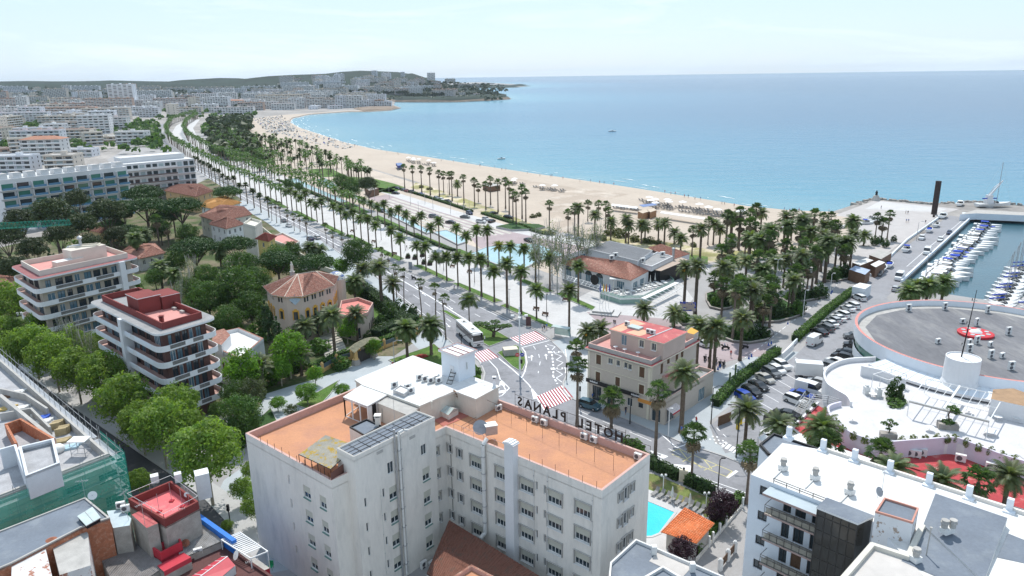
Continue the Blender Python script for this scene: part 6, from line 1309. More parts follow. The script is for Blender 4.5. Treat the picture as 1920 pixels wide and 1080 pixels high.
mb=MB();mb.prism(hs,ZM-3,ZM+2.0,peel2,roofgrey);mb.ring(hs,.15,ZM+2.0,ZM+2.2,mat('salmon_trim',(.52,.26,.20),.8,.1,1));obj('lift_housing',mb,mr)
mb=MB();g4=[Vector((*G(*p,z),z)) for p,z in (((1754,925),ZM+.8),((1889,971),ZM+.8),((1845,1090),ZM+.15),((1731,984),ZM+.15))];lo=[(v.x,v.y) for v in g4]
mb.face(g4,roofgrey);
for i in range(4):j=(i+1)%4;mb.face([(*lo[i],ZM-.1),(*lo[j],ZM-.1),g4[j],g4[i]],roofwhite)
obj('raised_grey_roof',mb,mr)
mb=MB();g5=[(*G(*p,ZM-.05),ZM-.05) for p in ((1731,984),(1690,1052),(1800,1100),(1845,1090))];mb.face(g5,roofgrey);mb.face([(*G(*p,ZM-.07),ZM-.07) for p in ((1890,1000),(1940,1020),(1940,1060),(1870,1045))],roofgrey);obj('grey_roof_patch',mb,mr)
mb=MB();mb.wallline([G(1731,976,ZM+.8),G(1703,1042,ZM+.3),G(1636,1020,ZM+.3),G(1575,1090,ZM+.3)],.45,ZM-.2,ZM+.35,wallc);obj('upstand',mb,mr)
mb=MB();mb.face([(*G(*p,ZM-.06),ZM-.06) for p in ((1636,1022),(1700,1044),(1760,1110),(1560,1120))],mat('worn_paving',(.50,.47,.44),.9,.1,.6));obj('worn_roof_area',mb,mr)
mb=MB();mb.wallline([b3,c_],.3,ZM-.15,ZM+.25,wallw);obj('rear_parapet',mb,mr)
for i,x in enumerate((1479,1543,1602,1668,1741,1816,1892)):
 y=844-842+842+(x-1543)*.328-4;y=842+(x-1543)*.325 if x>1500 else 818;p=G(x,y,ZM);mb=MB();mb.box((*p,ZM-.3),(.55,.45,1.5),wallbl,rot(b3,c_));mb.box((p[0]-.1,p[1]-.2,ZM-.3),(1.0,1.0,.35),wallbl,rot(b3,c_));obj('parapet_pier',mb,mr)
def vent(x,y,z,label,n=1):
 t=thing('roof_vent',label,'roof vent',(*G(x,y,z),z));mb=MB();mb.box((0,0,0),(.75+.4*(n-1),.75,.5),acw,.4);obj('plinth',mb,t,local=1)
 for i in range(n):mb=MB();mb.lathe((i*.75-.3*(n-1),0,.5),[(.28,0),(.28,.4),(.36,.42),(.36,.6),(.28,.62),(.28,.75),(.33,.8)],concr,10);obj('cowl',mb,t,local=1)
for i,(x,y) in enumerate(((1468,880),(1528,898),(1593,925))):
 vent(x,y,ZM,('left','middle','right')[i]+' of the three roof vents on the sunlit white roof');a,b=G(x-3,y+2,ZM),G(x-18,y+17,ZM);mb=MB();mb.tube((*a,ZM),(*b,ZM),.07,roofwhite,5);obj('roof_pipe',mb,mr)
vent(1775,998,ZM+.6,'pair of round cowls on the raised grey roof',2);vent(1716,1052,ZM,'single concrete vent at the foot of the flaking lift housing');antenna(1652,932,ZM,'aerial beside the satellite dish at the lift housing',3.2,60);dish(1645,935,ZM,'grey satellite dish beside the lift housing with salmon trim',.5,30,MATS['grey_dish'])
t=thing('roof_post','leaning thin post on the grey roof patch in front of the cowls','post',(*G(1737,1040,ZM),ZM));mb=MB();mb.tube((0,0,0),(.1,.1,2.6),.06,concr,6);mb.lathe((.1,.1,2.6),[(.12,0),(.12,.1)],concr,8);obj('post',mb,t,local=1)
t,P=blk('grey_canopy_roof','flat blue-grey roof with dark rim between the white roof and the red terrace','building',[(1424,832),(1450,811),(1545,843),(1500,870),(1440,850)],15.5,wm=wallbl,rm=roofgrey,ph=.25,pm=blackm,pt=.25)
# ================================================================ bottom centre: grey roof, pool garden
t,P=blk('grey_flat_building','building with blue-grey flat roof, pale rim and worn white patch at the bottom centre','building',[(1144,1054),(1192,1010),(1357,1080),(1430,1180),(1130,1200)],11.0,wm=wallbl,rm=roofgrey,ph=.35,pm=roofwhite,pt=.2)
mb=MB();mb.face([(*G(*p,10.68),10.68) for p in ((1217,1052),(1233,1035),(1300,1060),(1280,1082))],MATS['worn_paving']);obj('worn_patch',mb,t)
mb=MB();mb.wallline([G(1192,1092,11),G(1243,1062,11),G(1290,1090,11)],.25,10.6,11.0,roofwhite);obj('upstand',mb,t)
for x,y in ((1226,1034),(1298,1066)):p=G(x,y,11);chimney(t,p[0],p[1],10.7,.55,1.0,acw,False)
sheet('pool_garden_lawn',[(1200,885),(1229,890),(1340,938),(1342,965),(1322,970),(1200,925)],mat('dry_lawn',(.14,.17,.05),.95,.3,.4,fine=.2,col2=(.23,.17,.09),c2scale=.5),z=.03)
sheet('pool_deck',[(1180,905),(1227,922),(1316,960),(1324,975),(1290,1080),(1180,1080)],paveW,z=.034)
sheet('pool_water',[(1190,930),(1224,944),(1266,961),(1236,1000),(1222,1006),(1190,1006)],poolw,z=.04)
kerb([(1190,930),(1224,943),(1267,961),(1237,1001),(1222,1007),(1190,1008)],.35,.06,'pool_coping',.035,paveW)
ph=thing('pool_house','small pool hut with bright orange tiled roof','hut',(*G(1300,990,3),0));a,b,c,d=G3(1239,997,2.6),G3(1306,1019,2.6),G3(1340,981,3.6),G3(1284,951,3.6);P=ccw([(v.x,v.y) for v in (a,b,c,d)]);mb=MB();mb.prism(inset(P,.5),0,2.6,concr);obj('wall',mb,ph);gable_strip(ph,a,b,c,d,tileo,.28);rb=MB()
for i in range(1,14):
 t=i/14;rb.tube(a.lerp(d,t)+Vector((0,0,.05)),b.lerp(c,t)+Vector((0,0,.05)),.025,tileo,3)
obj('tile_courses',rb,ph,kind='stuff')
def lounger_m():
 r=thing('sun_lounger','lounger','sun lounger');gm=mat('grey_mesh',(.24,.235,.23),.8,.1,1);mb=MB();mb.box((0,0,.3),(.6,1.3,.06),gm);obj('seat',mb,r,local=1);mb=MB();mb.face([(-.3,.65,.33),(.3,.65,.33),(.3,1.15,.85),(-.3,1.15,.85)],gm);obj('backrest',mb,r,local=1)
 for a in (-.26,.26):
  for b in (-.5,.6):mb=MB();mb.box((a,b,0),(.06,.06,.3),framew);obj('leg',mb,r,local=1)
 return Proto(r)
LG=lounger_m()
for i in range(9):
 p=lerp((1227,928),(1313,962),i/8.);X,Y=G(*p);LG.put((X,Y,.03),R_(-42),f"grey pool lounger, {FST[i]} from the left along the hotel pool",'poolside loungers')
def closed_umbrella(x,y,label,z=0,h=2.6,m=None,group=None):
 X,Y=G(x,y,z);t=thing('closed_parasol',label,'parasol',(X,Y,z),group);mb=MB();mb.tube((0,0,0),(0,0,h),.03,steelm,5);obj('pole',mb,t,local=1);mb=MB();mb.lathe((0,0,0),[(.26,.9),(.30,1.0),(.2,1.6),(.1,2.3),(.02,h)],m or mat('cream_cloth',(.60,.58,.54),.9,.08,2),8);obj('canopy',mb,t,local=1,smooth=True)
closed_umbrella(1260,941,'closed cream parasol, left one among the poolside loungers');closed_umbrella(1293,954,'closed cream parasol, right one among the poolside loungers')
def globe_lamp(x,y,h,label,n=2,z=0,m=None):
 X,Y=G(x,y,z);t=thing('globe_lamp',label,'lamp post',(X,Y,z));mb=MB();mb.tube((0,0,0),(0,0,h),.06,m or framew,6);obj('pole',mb,t,local=1)
 for i in range(n):a=(i-.5*(n-1))*.6;g=MB();g.lathe((a,0,h-.05),[(.02,0),(.18,.1),(.2,.2),(.15,.34),(.02,.4)],mat('opal_glass',(.75,.75,.73),.3,0),8);obj('globe',g,t,local=1,smooth=True);
globe_lamp(1243,925,2.9,'white twin-globe lamp near the left end of the pool loungers');globe_lamp(1323,960,2.9,'white twin-globe lamp near the right end of the pool loungers')
hedge(0,0,1.4,1.7,'dark clipped hedge between road and pool garden, left of the white pier',P=[G(1205,866),G(1229,880),G(1273,900)],m=BM['dark'].materials[0],dens=22);hedge(0,0,1.4,1.7,'dark clipped hedge between road and pool garden, right of the white pier',P=[G(1287,906),G(1337,930)],m=BM['dark'].materials[0],dens=22)
t=thing('gate_pier','pale gate pier with a small lantern in the pool garden hedge','pier',(*G(1281,903),0));mb=MB();mb.box((0,0,0),(1.3,.4,2.0),trimc,-.4);obj('pier',mb,t,local=1);mb=MB();mb.lathe((0,0,2.0),[(.1,0),(.16,.1),(.2,.35),(.05,.45)],blackm,6);obj('lantern',mb,t,local=1)
hedge(0,0,1.2,1.4,'loose ivy hedge along the side path of the pool garden',P=[G(1300,1040),G(1340,990),G(1388,938)],dens=22)
sheet('side_path',[(1310,1060),(1392,950),(1412,930),(1412,1090),(1330,1090)],paveG,z=.036)
sw=thing('side_wall','low white wall with slim posts along the side path','wall',(*G(1360,985),0));mb=MB();mb.wallline([G(1306,1052),G(1392,950)],.2,0,.5,wallw);obj('wall',mb,sw)
for x,y in ((1392,952),(1361,987),(1349,1001),(1336,1018),(1329,1026)):mb=MB();mb.box((*G(x,y),0),(.25,.25,1.7),framew,.5);obj('post',mb,sw)
sw=thing('gate_wall','white gate posts with brown panels beside the apartment building','fence',(*G(1350,1070),0))
for x,y in ((1350,1070),(1364,1052),(1377,1036)):mb=MB();mb.box((*G(x,y),0),(.45,.45,1.6),framew,.5);mb.lathe((*G(x,y),1.6),[(.2,0),(.22,.15),(.02,.3)],framew,8);obj('post',mb,sw)
for a,b in (((1350,1070),(1364,1052)),((1364,1052),(1377,1036))):mb=MB();mb.wallline([G(*a),G(*b)],.08,.3,1.4,frameb);obj('panel',mb,sw)
# ================================================================ round building with white terraces
RC=(97.0,140.8);RR=24.9;roofstrip=mat('slate_grey_deck',(.165,.165,.175),.9,.16,.25,fine=.12,stretch=(.5,.14,1),col2=(.22,.215,.21),c2pos=(.5,.7),c2scale=.5)
def circ(c,r,n=72,a0=0,a1=2*math.pi):return [(c[0]+r*math.cos(a0+(a1-a0)*i/n),c[1]+r*math.sin(a0+(a1-a0)*i/n)) for i in range(n if a1-a0>6.2 else n+1)]
rb_=thing('round_building','large round building with flat grey roof, pale blue-white wall and pink-red rim','building',(*RC,0))
mb=MB();mb.prism(circ(RC,RR),5.2,8,wallbl,notop=True);mb.ring(circ(RC,RR+.003),.55,7.99,8.0,wallbl,mat('pink_rim',(.56,.24,.21),.85,.15,1,fine=.1));mb.prism(circ(RC,RR-.55)[::-1],6.6,8,wallbl,notop=True);obj('rim_wall',mb,rb_)
mb=MB();mb.face([(x,y,6.7) for x,y in circ(RC,RR-.5)],concr);mb.face([(x,y,6.72) for x,y in circ(RC,RR-2.2,14)],roofstrip);obj('roof',mb,rb_)
mb=MB();mb.prism(circ(RC,RR-.4),3.4,5.2,glassg,notop=True);obj('green_window_band',mb,rb_);mb=MB();mb.prism(circ(RC,RR-.2),0,3.4,wallbl,notop=True);obj('base_wall',mb,rb_)
mb=MB();n=26;a0,a1=math.radians(196),math.radians(282)
for i in range(n):
 p=[(RC[0]+r*math.cos(a0+(a1-a0)*k/n),RC[1]+r*math.sin(a0+(a1-a0)*k/n)) for k in (i,i+1) for r in (RR-.1,RR+4.2)]
 mb.face([(*p[0],6.0),(*p[2],6.0),(*p[3],5.35),(*p[1],5.35)],wallbl);mb.face([(*p[1],5.35),(*p[3],5.35),(*p[3],4.95),(*p[1],4.95)],wallpure);mb.tube((*p[0],6.04),(*p[1],5.4),.05,wallpure,4);mb.tube((*p[1],5.4),(*p[3],5.4),.07,wallpure,4)
obj('ring_canopy',mb,rb_)
mb=MB()
for i in range(n):
 p,q=[(RC[0]+(RR+3.4)*math.cos(a0+(a1-a0)*k/n),RC[1]+(RR+3.4)*math.sin(a0+(a1-a0)*k/n)) for k in (i+.12,i+.88)];w=MB();w.face([(*p,3.9),(*q,3.9),(*q,4.7),(*p,4.7)],glass);obj('window',w,rb_)
mb=MB();mb.prism(circ(RC,RR+3.3,40,a0,a1)+[RC],0,4.96,wallpure,notop=True);obj('lower_wall',mb,rb_)
cc=(80.6,122.6);mb=MB();mb.lathe((*cc,4.9),[(3.6,0),(2.9,1.6),(2.8,5.6)],wallpure,28);mb.ring(circ(cc,2.8,28),.15,10.4,10.7,wallpure);obj('stair_drum',mb,rb_)
t=thing('radio_mast','tall black lattice-like mast on the white drum of the round building','mast',(*cc,10.5));mb=MB();mb.tube((0,.6,0),(.4,.6,6.5),.13,blackm,6,.10);mb.tube((.4,.6,6.5),(.75,.6,12.5),.09,blackm,6,.05);obj('mast',mb,t,local=1)
for z in (2.2,6.2,10.5):mb=MB();mb.box((z*.06,.6,z),(.9,.12,.12),steelm);mb.box((z*.06-.4,.6,z),(.1,.1,.5),framed);obj('bracket',mb,t,local=1)
rd=thing('red_skylight','red circular skylight with eight round portholes and a white dome on the grey roof','skylight',(*G(1829,625,7),6.7));mb=MB();mb.lathe((0,0,0),[(3.3,0),(3.4,.5),(3.2,.6)],mat('bright_red',(.50,.03,.04),.6,.08,1),28);obj('red_base',mb,rd,local=1);mb=MB();mb.lathe((0,0,.6),[(1.25,0),(1.0,.3),(.55,.5),(.05,.55)],acw,18);obj('dome',mb,rd,local=1,smooth=True)
for i in range(8):a=i*.785;mb=MB();mb.lathe((2.3*math.cos(a),2.3*math.sin(a),.6),[(.46,0),(.44,.08)],MATS['skylight_panes'],12);obj('porthole',mb,rd,local=1)
for i,(x,y,tw) in enumerate(((1703,580,1),(1771,577,1),(1851,583,1),(1830,607,1),(1890,624,1),(1831,641,1),(1817,641,0),(1817,657,1),(1857,668,1),(1878,667,0),(1895,690,1),(1804,602,0),(1758,640,0),(1856,646,0))):
 ac(x,y+4,6.72,8+i*9%30,('white twin-fan' if tw else 'small')+" air unit on the round roof, "+("at the far left rim","by the far rim near the mast top","at the far right rim","just behind the red skylight","right of the red skylight","nearest in front of the red skylight","left in front of red skylight","lowest of the cluster before red skylight","below the red skylight towards the terrace","on a dark patch right of the drum","at the near right rim","left behind the red skylight","alone left of the white drum","right in front of the red skylight")[i],tw,'air units on the round roof',1.25)
tiles=mat('white_floor_tiles',(.55,.54,.545),.7,.04,.3,fine=.05,col2=(.44,.425,.41),c2pos=(.54,.8),c2scale=.4);ZT=4.6
TO=[(1640,677),(1590,680),(1560,690),(1545,705),(1550,725),(1565,737),(1587,750),(1595,762),(1575,762),(1553,770),(1556,786),(1574,804),(1596,820),(1640,836),(1657,838),(1695,835),(1740,832),(1788,829),(1830,843),(1920,874),(2080,900),(2080,760),(1900,740)]
TP_=ccw([G(*p,ZT) for p in TO]);wt=thing('white_terrace','broad white tiled roof terrace with wavy parapet below the round building','terrace',(*TP_[0],0));mb=MB();mb.prism(TP_,0,ZT,wallpure,tiles);obj('terrace_slab',mb,wt)
wavy=[G(*p,ZT) for p in TO[:21]]
def smooth(P,k=4):
 o=[]
 for i in range(len(P)-1):
  p0,p1,p2,p3=P[max(0,i-1)],P[i],P[i+1],P[min(len(P)-1,i+2)]
  for j in range(k):t=j/k;o.append(tuple(.5*((2*p1[c])+(-p0[c]+p2[c])*t+(2*p0[c]-5*p1[c]+4*p2[c]-p3[c])*t*t+(-p0[c]+3*p1[c]-3*p2[c]+p3[c])*t**3) for c in (0,1)))
 return o+[P[-1]]
mb=MB();mb.wallline(smooth(wavy[:8]),.35,2.0,ZT+.9,wallpure);mb.wallline(smooth(wavy[8:]),.35,2.0,ZT+.9,mat('lilac_white_wall',(.60,.57,.64),.85,.06,.5));obj('wavy_parapet',mb,wt)
def pergola(name,label,pix,z0,z1,n,label2=None,solid=False):
 q=[G(*p,z1) for p in pix];t=thing(name,label,'pergola',(*q[0],z0));mb=MB();mb.path([(*p,z1) for p in q],.09,framew,4,True);mb.tube((*lerp(q[0],q[3],.5),z1),(*lerp(q[1],q[2],.5),z1),.06,framew,4);obj('frame',mb,t)
 for i in range(1,n):a=lerp(q[0],q[1],i/n);b=lerp(q[3],q[2],i/n);mb=MB();mb.tube((*a,z1),(*b,z1),.22 if i==n//2 and n>5 else .05,framew,4);obj('rafter',mb,t)
 for c in (q[0],q[1],q[2],q[3],lerp(q[2],q[3],.5)):mb=MB();mb.tube((*c,z0),(*c,z1),.06,framew,4);obj('post',mb,t)
 return t,q
t,q=pergola('pergola','large white steel pergola frame on the white terrace',[(1737,710),(1882,743),(1855,789),(1705,751)],ZT,ZT+2.8,9);mb=MB();mb.box((*lerp(q[3],q[2],.5),ZT+2.55),(math.hypot(q[2][0]-q[3][0],q[2][1]-q[3][1]),.5,.25),concr,rot(q[3],q[2]));obj('rolled_awning',mb,t)
pergola('pergola','small white pergola over a wooden table on the white terrace',[(1672,692),(1700,702),(1666,713),(1637,702)],ZT,ZT+2.5,1)
blk('terrace_bar','low white bar building with brown awning at the right end of the ring canopy','building',[(1858,748),(1960,770),(1960,750),(1900,728),(1862,730)],ZT+3,ZT,wallpure,mat('brown_awning',(.34,.22,.13),.85,.15,1))
blk('terrace_screen','white screen wall with planters at the left end of the terrace','wall',[(1616,684),(1652,690),(1700,710),(1699,712),(1650,693),(1615,686)],ZT+2.0,ZT,wallpure,wallpure)
def topiary(x,y,z,label,pads,sc=1.0,box=True):
 X,Y=G(x,y,z);t=thing('bonsai_planter',label,'potted tree',(X,Y,z))
 if box:mb=MB();mb.box((0,0,0),(2.4*sc,1.3*sc,.8*sc),stonek,-.3);obj('stone_trough',mb,t,local=1)
 mb=MB();mb.path([(0,0,.5),(.1,0,1.2*sc),(-.1,.1,2*sc),(.1,0,2.6*sc)],.09*sc,barkd,6);obj('trunk',mb,t,local=1)
 for a,b,c,r in pads:o=obj('leaf_pad',BM['green'],t,local=1);o.location=(a*sc,b*sc,c*sc);o.scale=(r*sc,r*sc,r*.5*sc)
PADS=((0,0,2.9,.6),(.8,0,2.3,.6),(-.8,.1,2.4,.7),(.2,.4,1.8,.6),(-.3,-.3,1.6,.5))
topiary(1665,820,ZT,'cloud-pruned bonsai in a stone trough near the wavy parapet',PADS);topiary(1776,803,ZT,'cloud-pruned pine in the long stone trough below the pergola',((.3,0,2.9,.9),(.9,0,2.3,.8),(0,0,.9,1.0)),1.2)
bush('dark',1677,748,1.9,1.9,2.8,'round dark topiary ball in a green bed on the white terrace',ZT);bush('green',1680,756,3.0,2.0,.7,'low green planting around the topiary ball',ZT)
for i,(x,y) in enumerate(((1568,797),(1580,810),(1600,823),(1622,831),(1660,835),(1690,832),(1712,829),(1735,829),(1756,827),(1775,829),(1790,828),(1812,836),(1835,845),(1857,852),(1880,860),(1900,867))):bush('yel',x,y,.75,.75,.9,f"yellowish shrub, {FST[i]} from the left in the row behind the wavy parapet",ZT,'shrubs behind the wavy parapet')
for i,(x,y) in enumerate(((1624,737),(1647,743),(1636,745),(1766,793),(1815,775),(1790,732),(1870,788),(1855,815),(1905,790),(1742,808),(1598,790))):chair_table(*G(x,y,ZT),ZT,"white table on the bright terrace, "+("left of the two pillars","right of the two pillars","between the two pillars","beside the long bonsai trough","under the middle of the pergola","at the wall behind the pergola","right of the pergola front corner","large round one below the pergola","at the far right of the terrace","left of the long bonsai trough","near the parapet with the flower tubs")[i],None,.7 if i!=7 else 1.1,.75)
for i,(x,y) in enumerate(((1624,739),(1646,744))):t=thing('white_pillar',('left','right')[i]+' of two short white pillars on the terrace','pillar',(*G(x,y,ZT),ZT));mb=MB();mb.box((0,0,0),(.9,.9,1.5),acw);mb.box((0,0,1.5),(.5,.5,.3),acw);obj('pillar',mb,t,local=1)
ZR=2.6;redfl=mat('worn_red_floor',(.40,.055,.06),.85,.25,.35,fine=.12,col2=(.40,.22,.19),c2pos=(.55,.7),c2scale=.35)
rt=thing('red_terrace','worn red painted terrace roof curving below the white wavy wall','terrace',(*G(1600,840,ZR),0));P=ccw([G(*p,ZR) for p in ((1488,802),(1534,760),(1560,775),(1580,812),(1605,832),(1645,848),(1700,850),(1790,845),(1850,858),(1960,900),(1960,965),(1850,935),(1750,910),(1650,885),(1560,850),(1520,825))]);mb=MB();mb.prism(P,0,ZR,wallpure,redfl);obj('slab',mb,rt);mb=MB();mb.wallline([G(1488,802,ZR),G(1534,758,ZR)],.35,1.5,ZR+.5,wallpure);obj('edge_wall',mb,rt)
for i,(x,y) in enumerate(((1492,797),(1502,787),(1515,775),(1526,762))):bush('dark',x,y,.6,.6,.5,f"planter bowl with dark shrub, {FST[i]} along the red terrace edge",ZR+.5)
for i,(x,y) in enumerate(((1579,822),(1640,853),(1705,853),(1717,855),(1728,852),(1800,863),(1857,879),(1883,884))):ac(x,y+3,ZR,-30,"air unit on the red terrace, "+("leftmost below the wavy wall","below the wavy wall behind the palms","left of three below the wavy wall","middle of three below the wavy wall","right of three below the wavy wall","alone in the middle of the red floor","left of the pair by the gas bottles","right of the pair by the gas bottles")[i],False,'air units on the red terrace',1.5)
t=thing('gas_cage','open white cage with red gas bottles against the wall','cage',(*G(1890,880,ZR),ZR));mb=MB();mb.box((0,.6,0),(3.2,.1,2.0),acw);mb.box((-1.6,0,0),(.1,1.3,2.0),acw);mb.box((1.6,0,0),(.1,1.3,2.0),acw);obj('cage',mb,t,local=1)
for i in range(4):mb=MB();mb.lathe((-1.1+.7*i,0,0),[(.22,0),(.22,1.0),(.12,1.2),(.1,1.3)],MATS['bright_red'],8);obj('gas_bottle',mb,t,local=1)
t=thing('bingo_sign','slanted red fascia with large blue letters BINGO, partly behind a palm','sign',(*G(1715,890,ZR),ZR));a,b=G3(1683,868,ZR+.2),G3(1746,888,ZR+.2);mb=MB();mb.face([a,b,b+Vector((0,-.6,-1.6)),a+Vector((0,-.6,-1.6))],maroon);obj('fascia',mb,t);text_obj('lettering','BINGO',1.7,tuple((a+b)/2+Vector((0,-.7,-1.45))),(R_(70),0,rot(a,b)),mat('blue_letters',(.02,.03,.30),.5,.05,1),t,ext=.05,bold=.03)
t=thing('steel_stairs','white steel stairway climbing from the car park to the red terrace','stairs',(*G(1492,783,0),0));p0,p1=Vector((*G(1492,784,0),.1)),Vector((*G(1517,747,ZR+.4),ZR+.4));s_=(p1-p0).cross(Vector((0,0,1))).normalized()*.9
for sg_ in (-1,1):mb=MB();mb.tube(p0+s_*sg_,p1+s_*sg_,.08,framew,4);mb.tube(p0+s_*sg_+Vector((0,0,1.1)),p1+s_*sg_+Vector((0,0,1.1)),.05,framew,4);[mb.tube(p0.lerp(p1,k/8)+s_*sg_,p0.lerp(p1,k/8)+s_*sg_+Vector((0,0,1.1)),.03,framew,4) for k in range(9)];obj('railing',mb,t)
for k in range(12):mb=MB();mb.box(tuple(p0.lerp(p1,(k+.5)/12)),(1.7,.35,.06),concr,math.atan2(s_.y,s_.x));obj('tread',mb,t)
railing(rt,[(*G(x,y,ZR+.6),ZR) for x,y in ((1517,748),(1552,752),(1592,764))],1.6,1.6,framew,.05,4)
for i,P in enumerate((((1424,808),(1446,797),(1467,806),(1440,818)),((1421,820),(1440,812),(1462,822),(1440,836)),((1475,822),(1500,812),(1545,832),(1520,846)),((1540,835),(1560,835),(1640,862),(1620,872)))):
 q=[G(*p,3.2) for p in P];t=thing('shade_roof',('upper white awning by the car park gate','lower white awning by the car park gate','slatted white shade roof below the red terrace','long slatted shade roof behind the parapet piers')[i],'awning',(*q[0],0));mb=MB();mb.prism(ccw(q),3.1,3.2,framew,bottom=True);obj('canopy',mb,t)
 for c in q:mb=MB();mb.tube((*c,0),(*c,3.1),.06,framew,4);obj('post',mb,t)
# ================================================================ restaurant between promenade and beach
rs=thing('restaurant','white restaurant with arched windows, clay-tile hipped roof and grey flat roof behind','restaurant',(*G(1120,530),0))
E_=ccw([G(*p,5.0) for p in ((1053,494),(1160,520),(1215,508),(1165,487),(1089,480))]);fw=[]
RP=ccw([G(*p,5.0) for p in ((1054,493),(1150,516),(1184,523),(1216,508),(1194,490),(1101,466),(1056,480))])
shell(rs,RP,0,5.0,wallpure,{i:[(1.2+4.2*k,1.2,2.6,2.4,'ux') for k in range(int(math.hypot(RP[(i+1)%len(RP)][0]-RP[i][0],RP[(i+1)%len(RP)][1]-RP[i][1])/4.4))] for i in range(len(RP))})
A,B=G(1054,493,5.0),G(1150,516,5.0)
for k in range(8):
 u=2.5+4.2*k;mb=MB();c=Vector(al(A,B,u,.05));d=Vector((B[0]-A[0],B[1]-A[1])).normalized()
 mb.face([(*(c-d*1.45),3.3)]+[(*(c-d*1.45*math.cos(math.pi*j/8)),3.3+1.3*math.sin(math.pi*j/8)) for j in range(1,8)]+[(*(c+d*1.45),3.3)],glass) if u<math.hypot(B[0]-A[0],B[1]-A[1])-1.5 else None
 if mb.f:obj('arch_light',mb,rs)
ev=[G3(*p,z) for p,z in (((1050,494),5.0),((1183,526),5.0),((1217,508),5.0),((1168,487),7.4),((1090,479),7.4))]
gable_strip(rs,ev[0],ev[1],G3(1170,490,7.4),ev[4],tilem,.4);gable_strip(rs,ev[1],ev[2],G3(1180,492,7.3),G3(1170,490,7.4),tilem,.4)
gp_=ccw([G(*p,7.6) for p in ((1101,466),(1143,452),(1222,470),(1195,489))]);mb=MB();mb.prism(gp_,4.8,7.5,wallpure,notop=True);mb.prism(inset(gp_,-.3),7.5,7.65,framew,mat('ribbed_grey_sheet',(.22,.225,.235),.6,.1,.3,fine=.08));obj('grey_hall',mb,rs)
mb=MB();
for i in range(1,22):mb.tube((*lerp(gp_[0],gp_[1],i/22),7.68),(*lerp(gp_[3],gp_[2],i/22),7.68),.06,MATS['ribbed_grey_sheet'],4)
obj('sheet_ribs',mb,rs,kind='stuff')
bp_=ccw([G(*p,5.2) for p in ((1214,503),(1238,507),(1286,487),(1262,478))]);mb=MB();mb.prism(bp_,0,5.0,blackm,notop=True);mb.prism(inset(bp_,-.5),5.0,5.2,framed,mat('tan_roof',(.40,.32,.26),.9,.1,.5));obj('black_wing',mb,rs)
tp_=[G3(*p,5.4) for p in ((1262,486),(1293,476),(1240,463),(1215,470))];mb=MB();mb.prism(ccw([(v.x,v.y) for v in tp_]),0,5.3,wallpure,notop=True);obj('rear_wing',mb,rs);gable_strip(rs,tp_[0],tp_[1],tp_[2]+Vector((0,0,1)),tp_[3]+Vector((0,0,1)),tilem,.4)
blk('plant_room','cluttered white plant room with ducts on the restaurant roof','building',[(1195,492),(1222,499),(1262,480),(1232,472)],6.6,5,wallpure,roofgravel,ph=.3)
for i,(x,y) in enumerate(((1147,487),(1154,482),(1205,492),(1242,480),(1108,470))):ac(x,y,7.4 if i<2 else 6.6,20,"rooftop unit of the restaurant, "+("by the tile ridge","beside the tall duct","at the left of the plant room","at the right of the plant room","at the left end of the grey hall")[i],False,'restaurant roof units',1.6)
t=thing('kitchen_flue','round steel kitchen flue rising above the black wing of the restaurant','chimney',(*G(1262,488,5),5));mb=MB();mb.tube((0,0,0),(0,0,3.5),.4,steelm,10);mb.lathe((0,0,3.5),[(.55,0),(.5,.3),(.05,.6)],steelm,10);obj('flue',mb,t,local=1)
rs_s=thing('round_sign','dark round sign at the eave above the restaurant arches','sign',(*G(1115,525,4.5),3.8));mb=MB();mb.lathe((0,0,0),[(1.5,0),(1.5,.2)],blackm,18);o=obj('disc',mb,rs_s,local=1);o.rotation_euler=(R_(90),0,rot(A,B));o.location=(0,-.4,.9)
DK=ccw([G(*p,1.4) for p in ((1125,549),(1163,561),(1206,560),(1264,530),(1240,508),(1184,524),(1130,530))]);dk=thing('dining_terrace','raised dining terrace with pale green panels and a glass balustrade','terrace',(*DK[0],0));mb=MB();mb.prism(DK,0,1.3,mat('pale_green_panel',(.25,.38,.33),.6,.08,1),paveW);obj('deck',mb,dk);mb=MB();mb.ring(inset(DK,-.15),.12,1.3,1.55,wallpure);obj('white_band',mb,dk);mb=MB();mb.ring(DK,.05,1.55,2.4,mat('green_tinted_glass',(.30,.48,.42),.1,.05,1,alpha=.55));obj('glass_balustrade',mb,dk)
r=random.Random(4);tb=MB();
def cafe_set():
 t=thing('cafe_table','t','table');mb=MB();mb.box((0,0,.7),(1.1,.9,.05),acw);obj('tabletop',mb,t,local=1);mb=MB();mb.tube((0,0,0),(0,0,.7),.05,acw,5);obj('leg',mb,t,local=1);return Proto(t)
def cafe_chair():
 t=thing('cafe_chair','t','chair');mb=MB();mb.box((0,0,.42),(.5,.5,.06),acw);obj('seat',mb,t,local=1);mb=MB();mb.box((0,.24,.45),(.5,.05,.45),acw);obj('backrest',mb,t,local=1)
 for a in (-.2,.2):mb=MB();mb.box((a,0,0),(.05,.45,.42),acw);obj('leg',mb,t,local=1)
 return Proto(t)
CT,CC=cafe_set(),cafe_chair()
for i in range(9):
 for j in range(3):
  p=lerp(lerp((1140,545),(1250,529),(i+.3)/9),lerp((1165,556),(1215,552),0) if False else (lerp((1168,557),(1256,533),(i+.3)/9)),j/2.4);X,Y=G(*p,1.4);CT.put((X,Y,1.3),.3,'white table among the crowded white tables on the restaurant terrace','white tables on the dining terrace',1.0,'table');CC.put((X+.9,Y,1.3),1.5,'white chair at one of the tables on the restaurant terrace','white chairs on the dining terrace');CC.put((X-.9,Y+.2,1.3),-1.5,'white chair at one of the tables on the restaurant terrace','white chairs on the dining terrace')
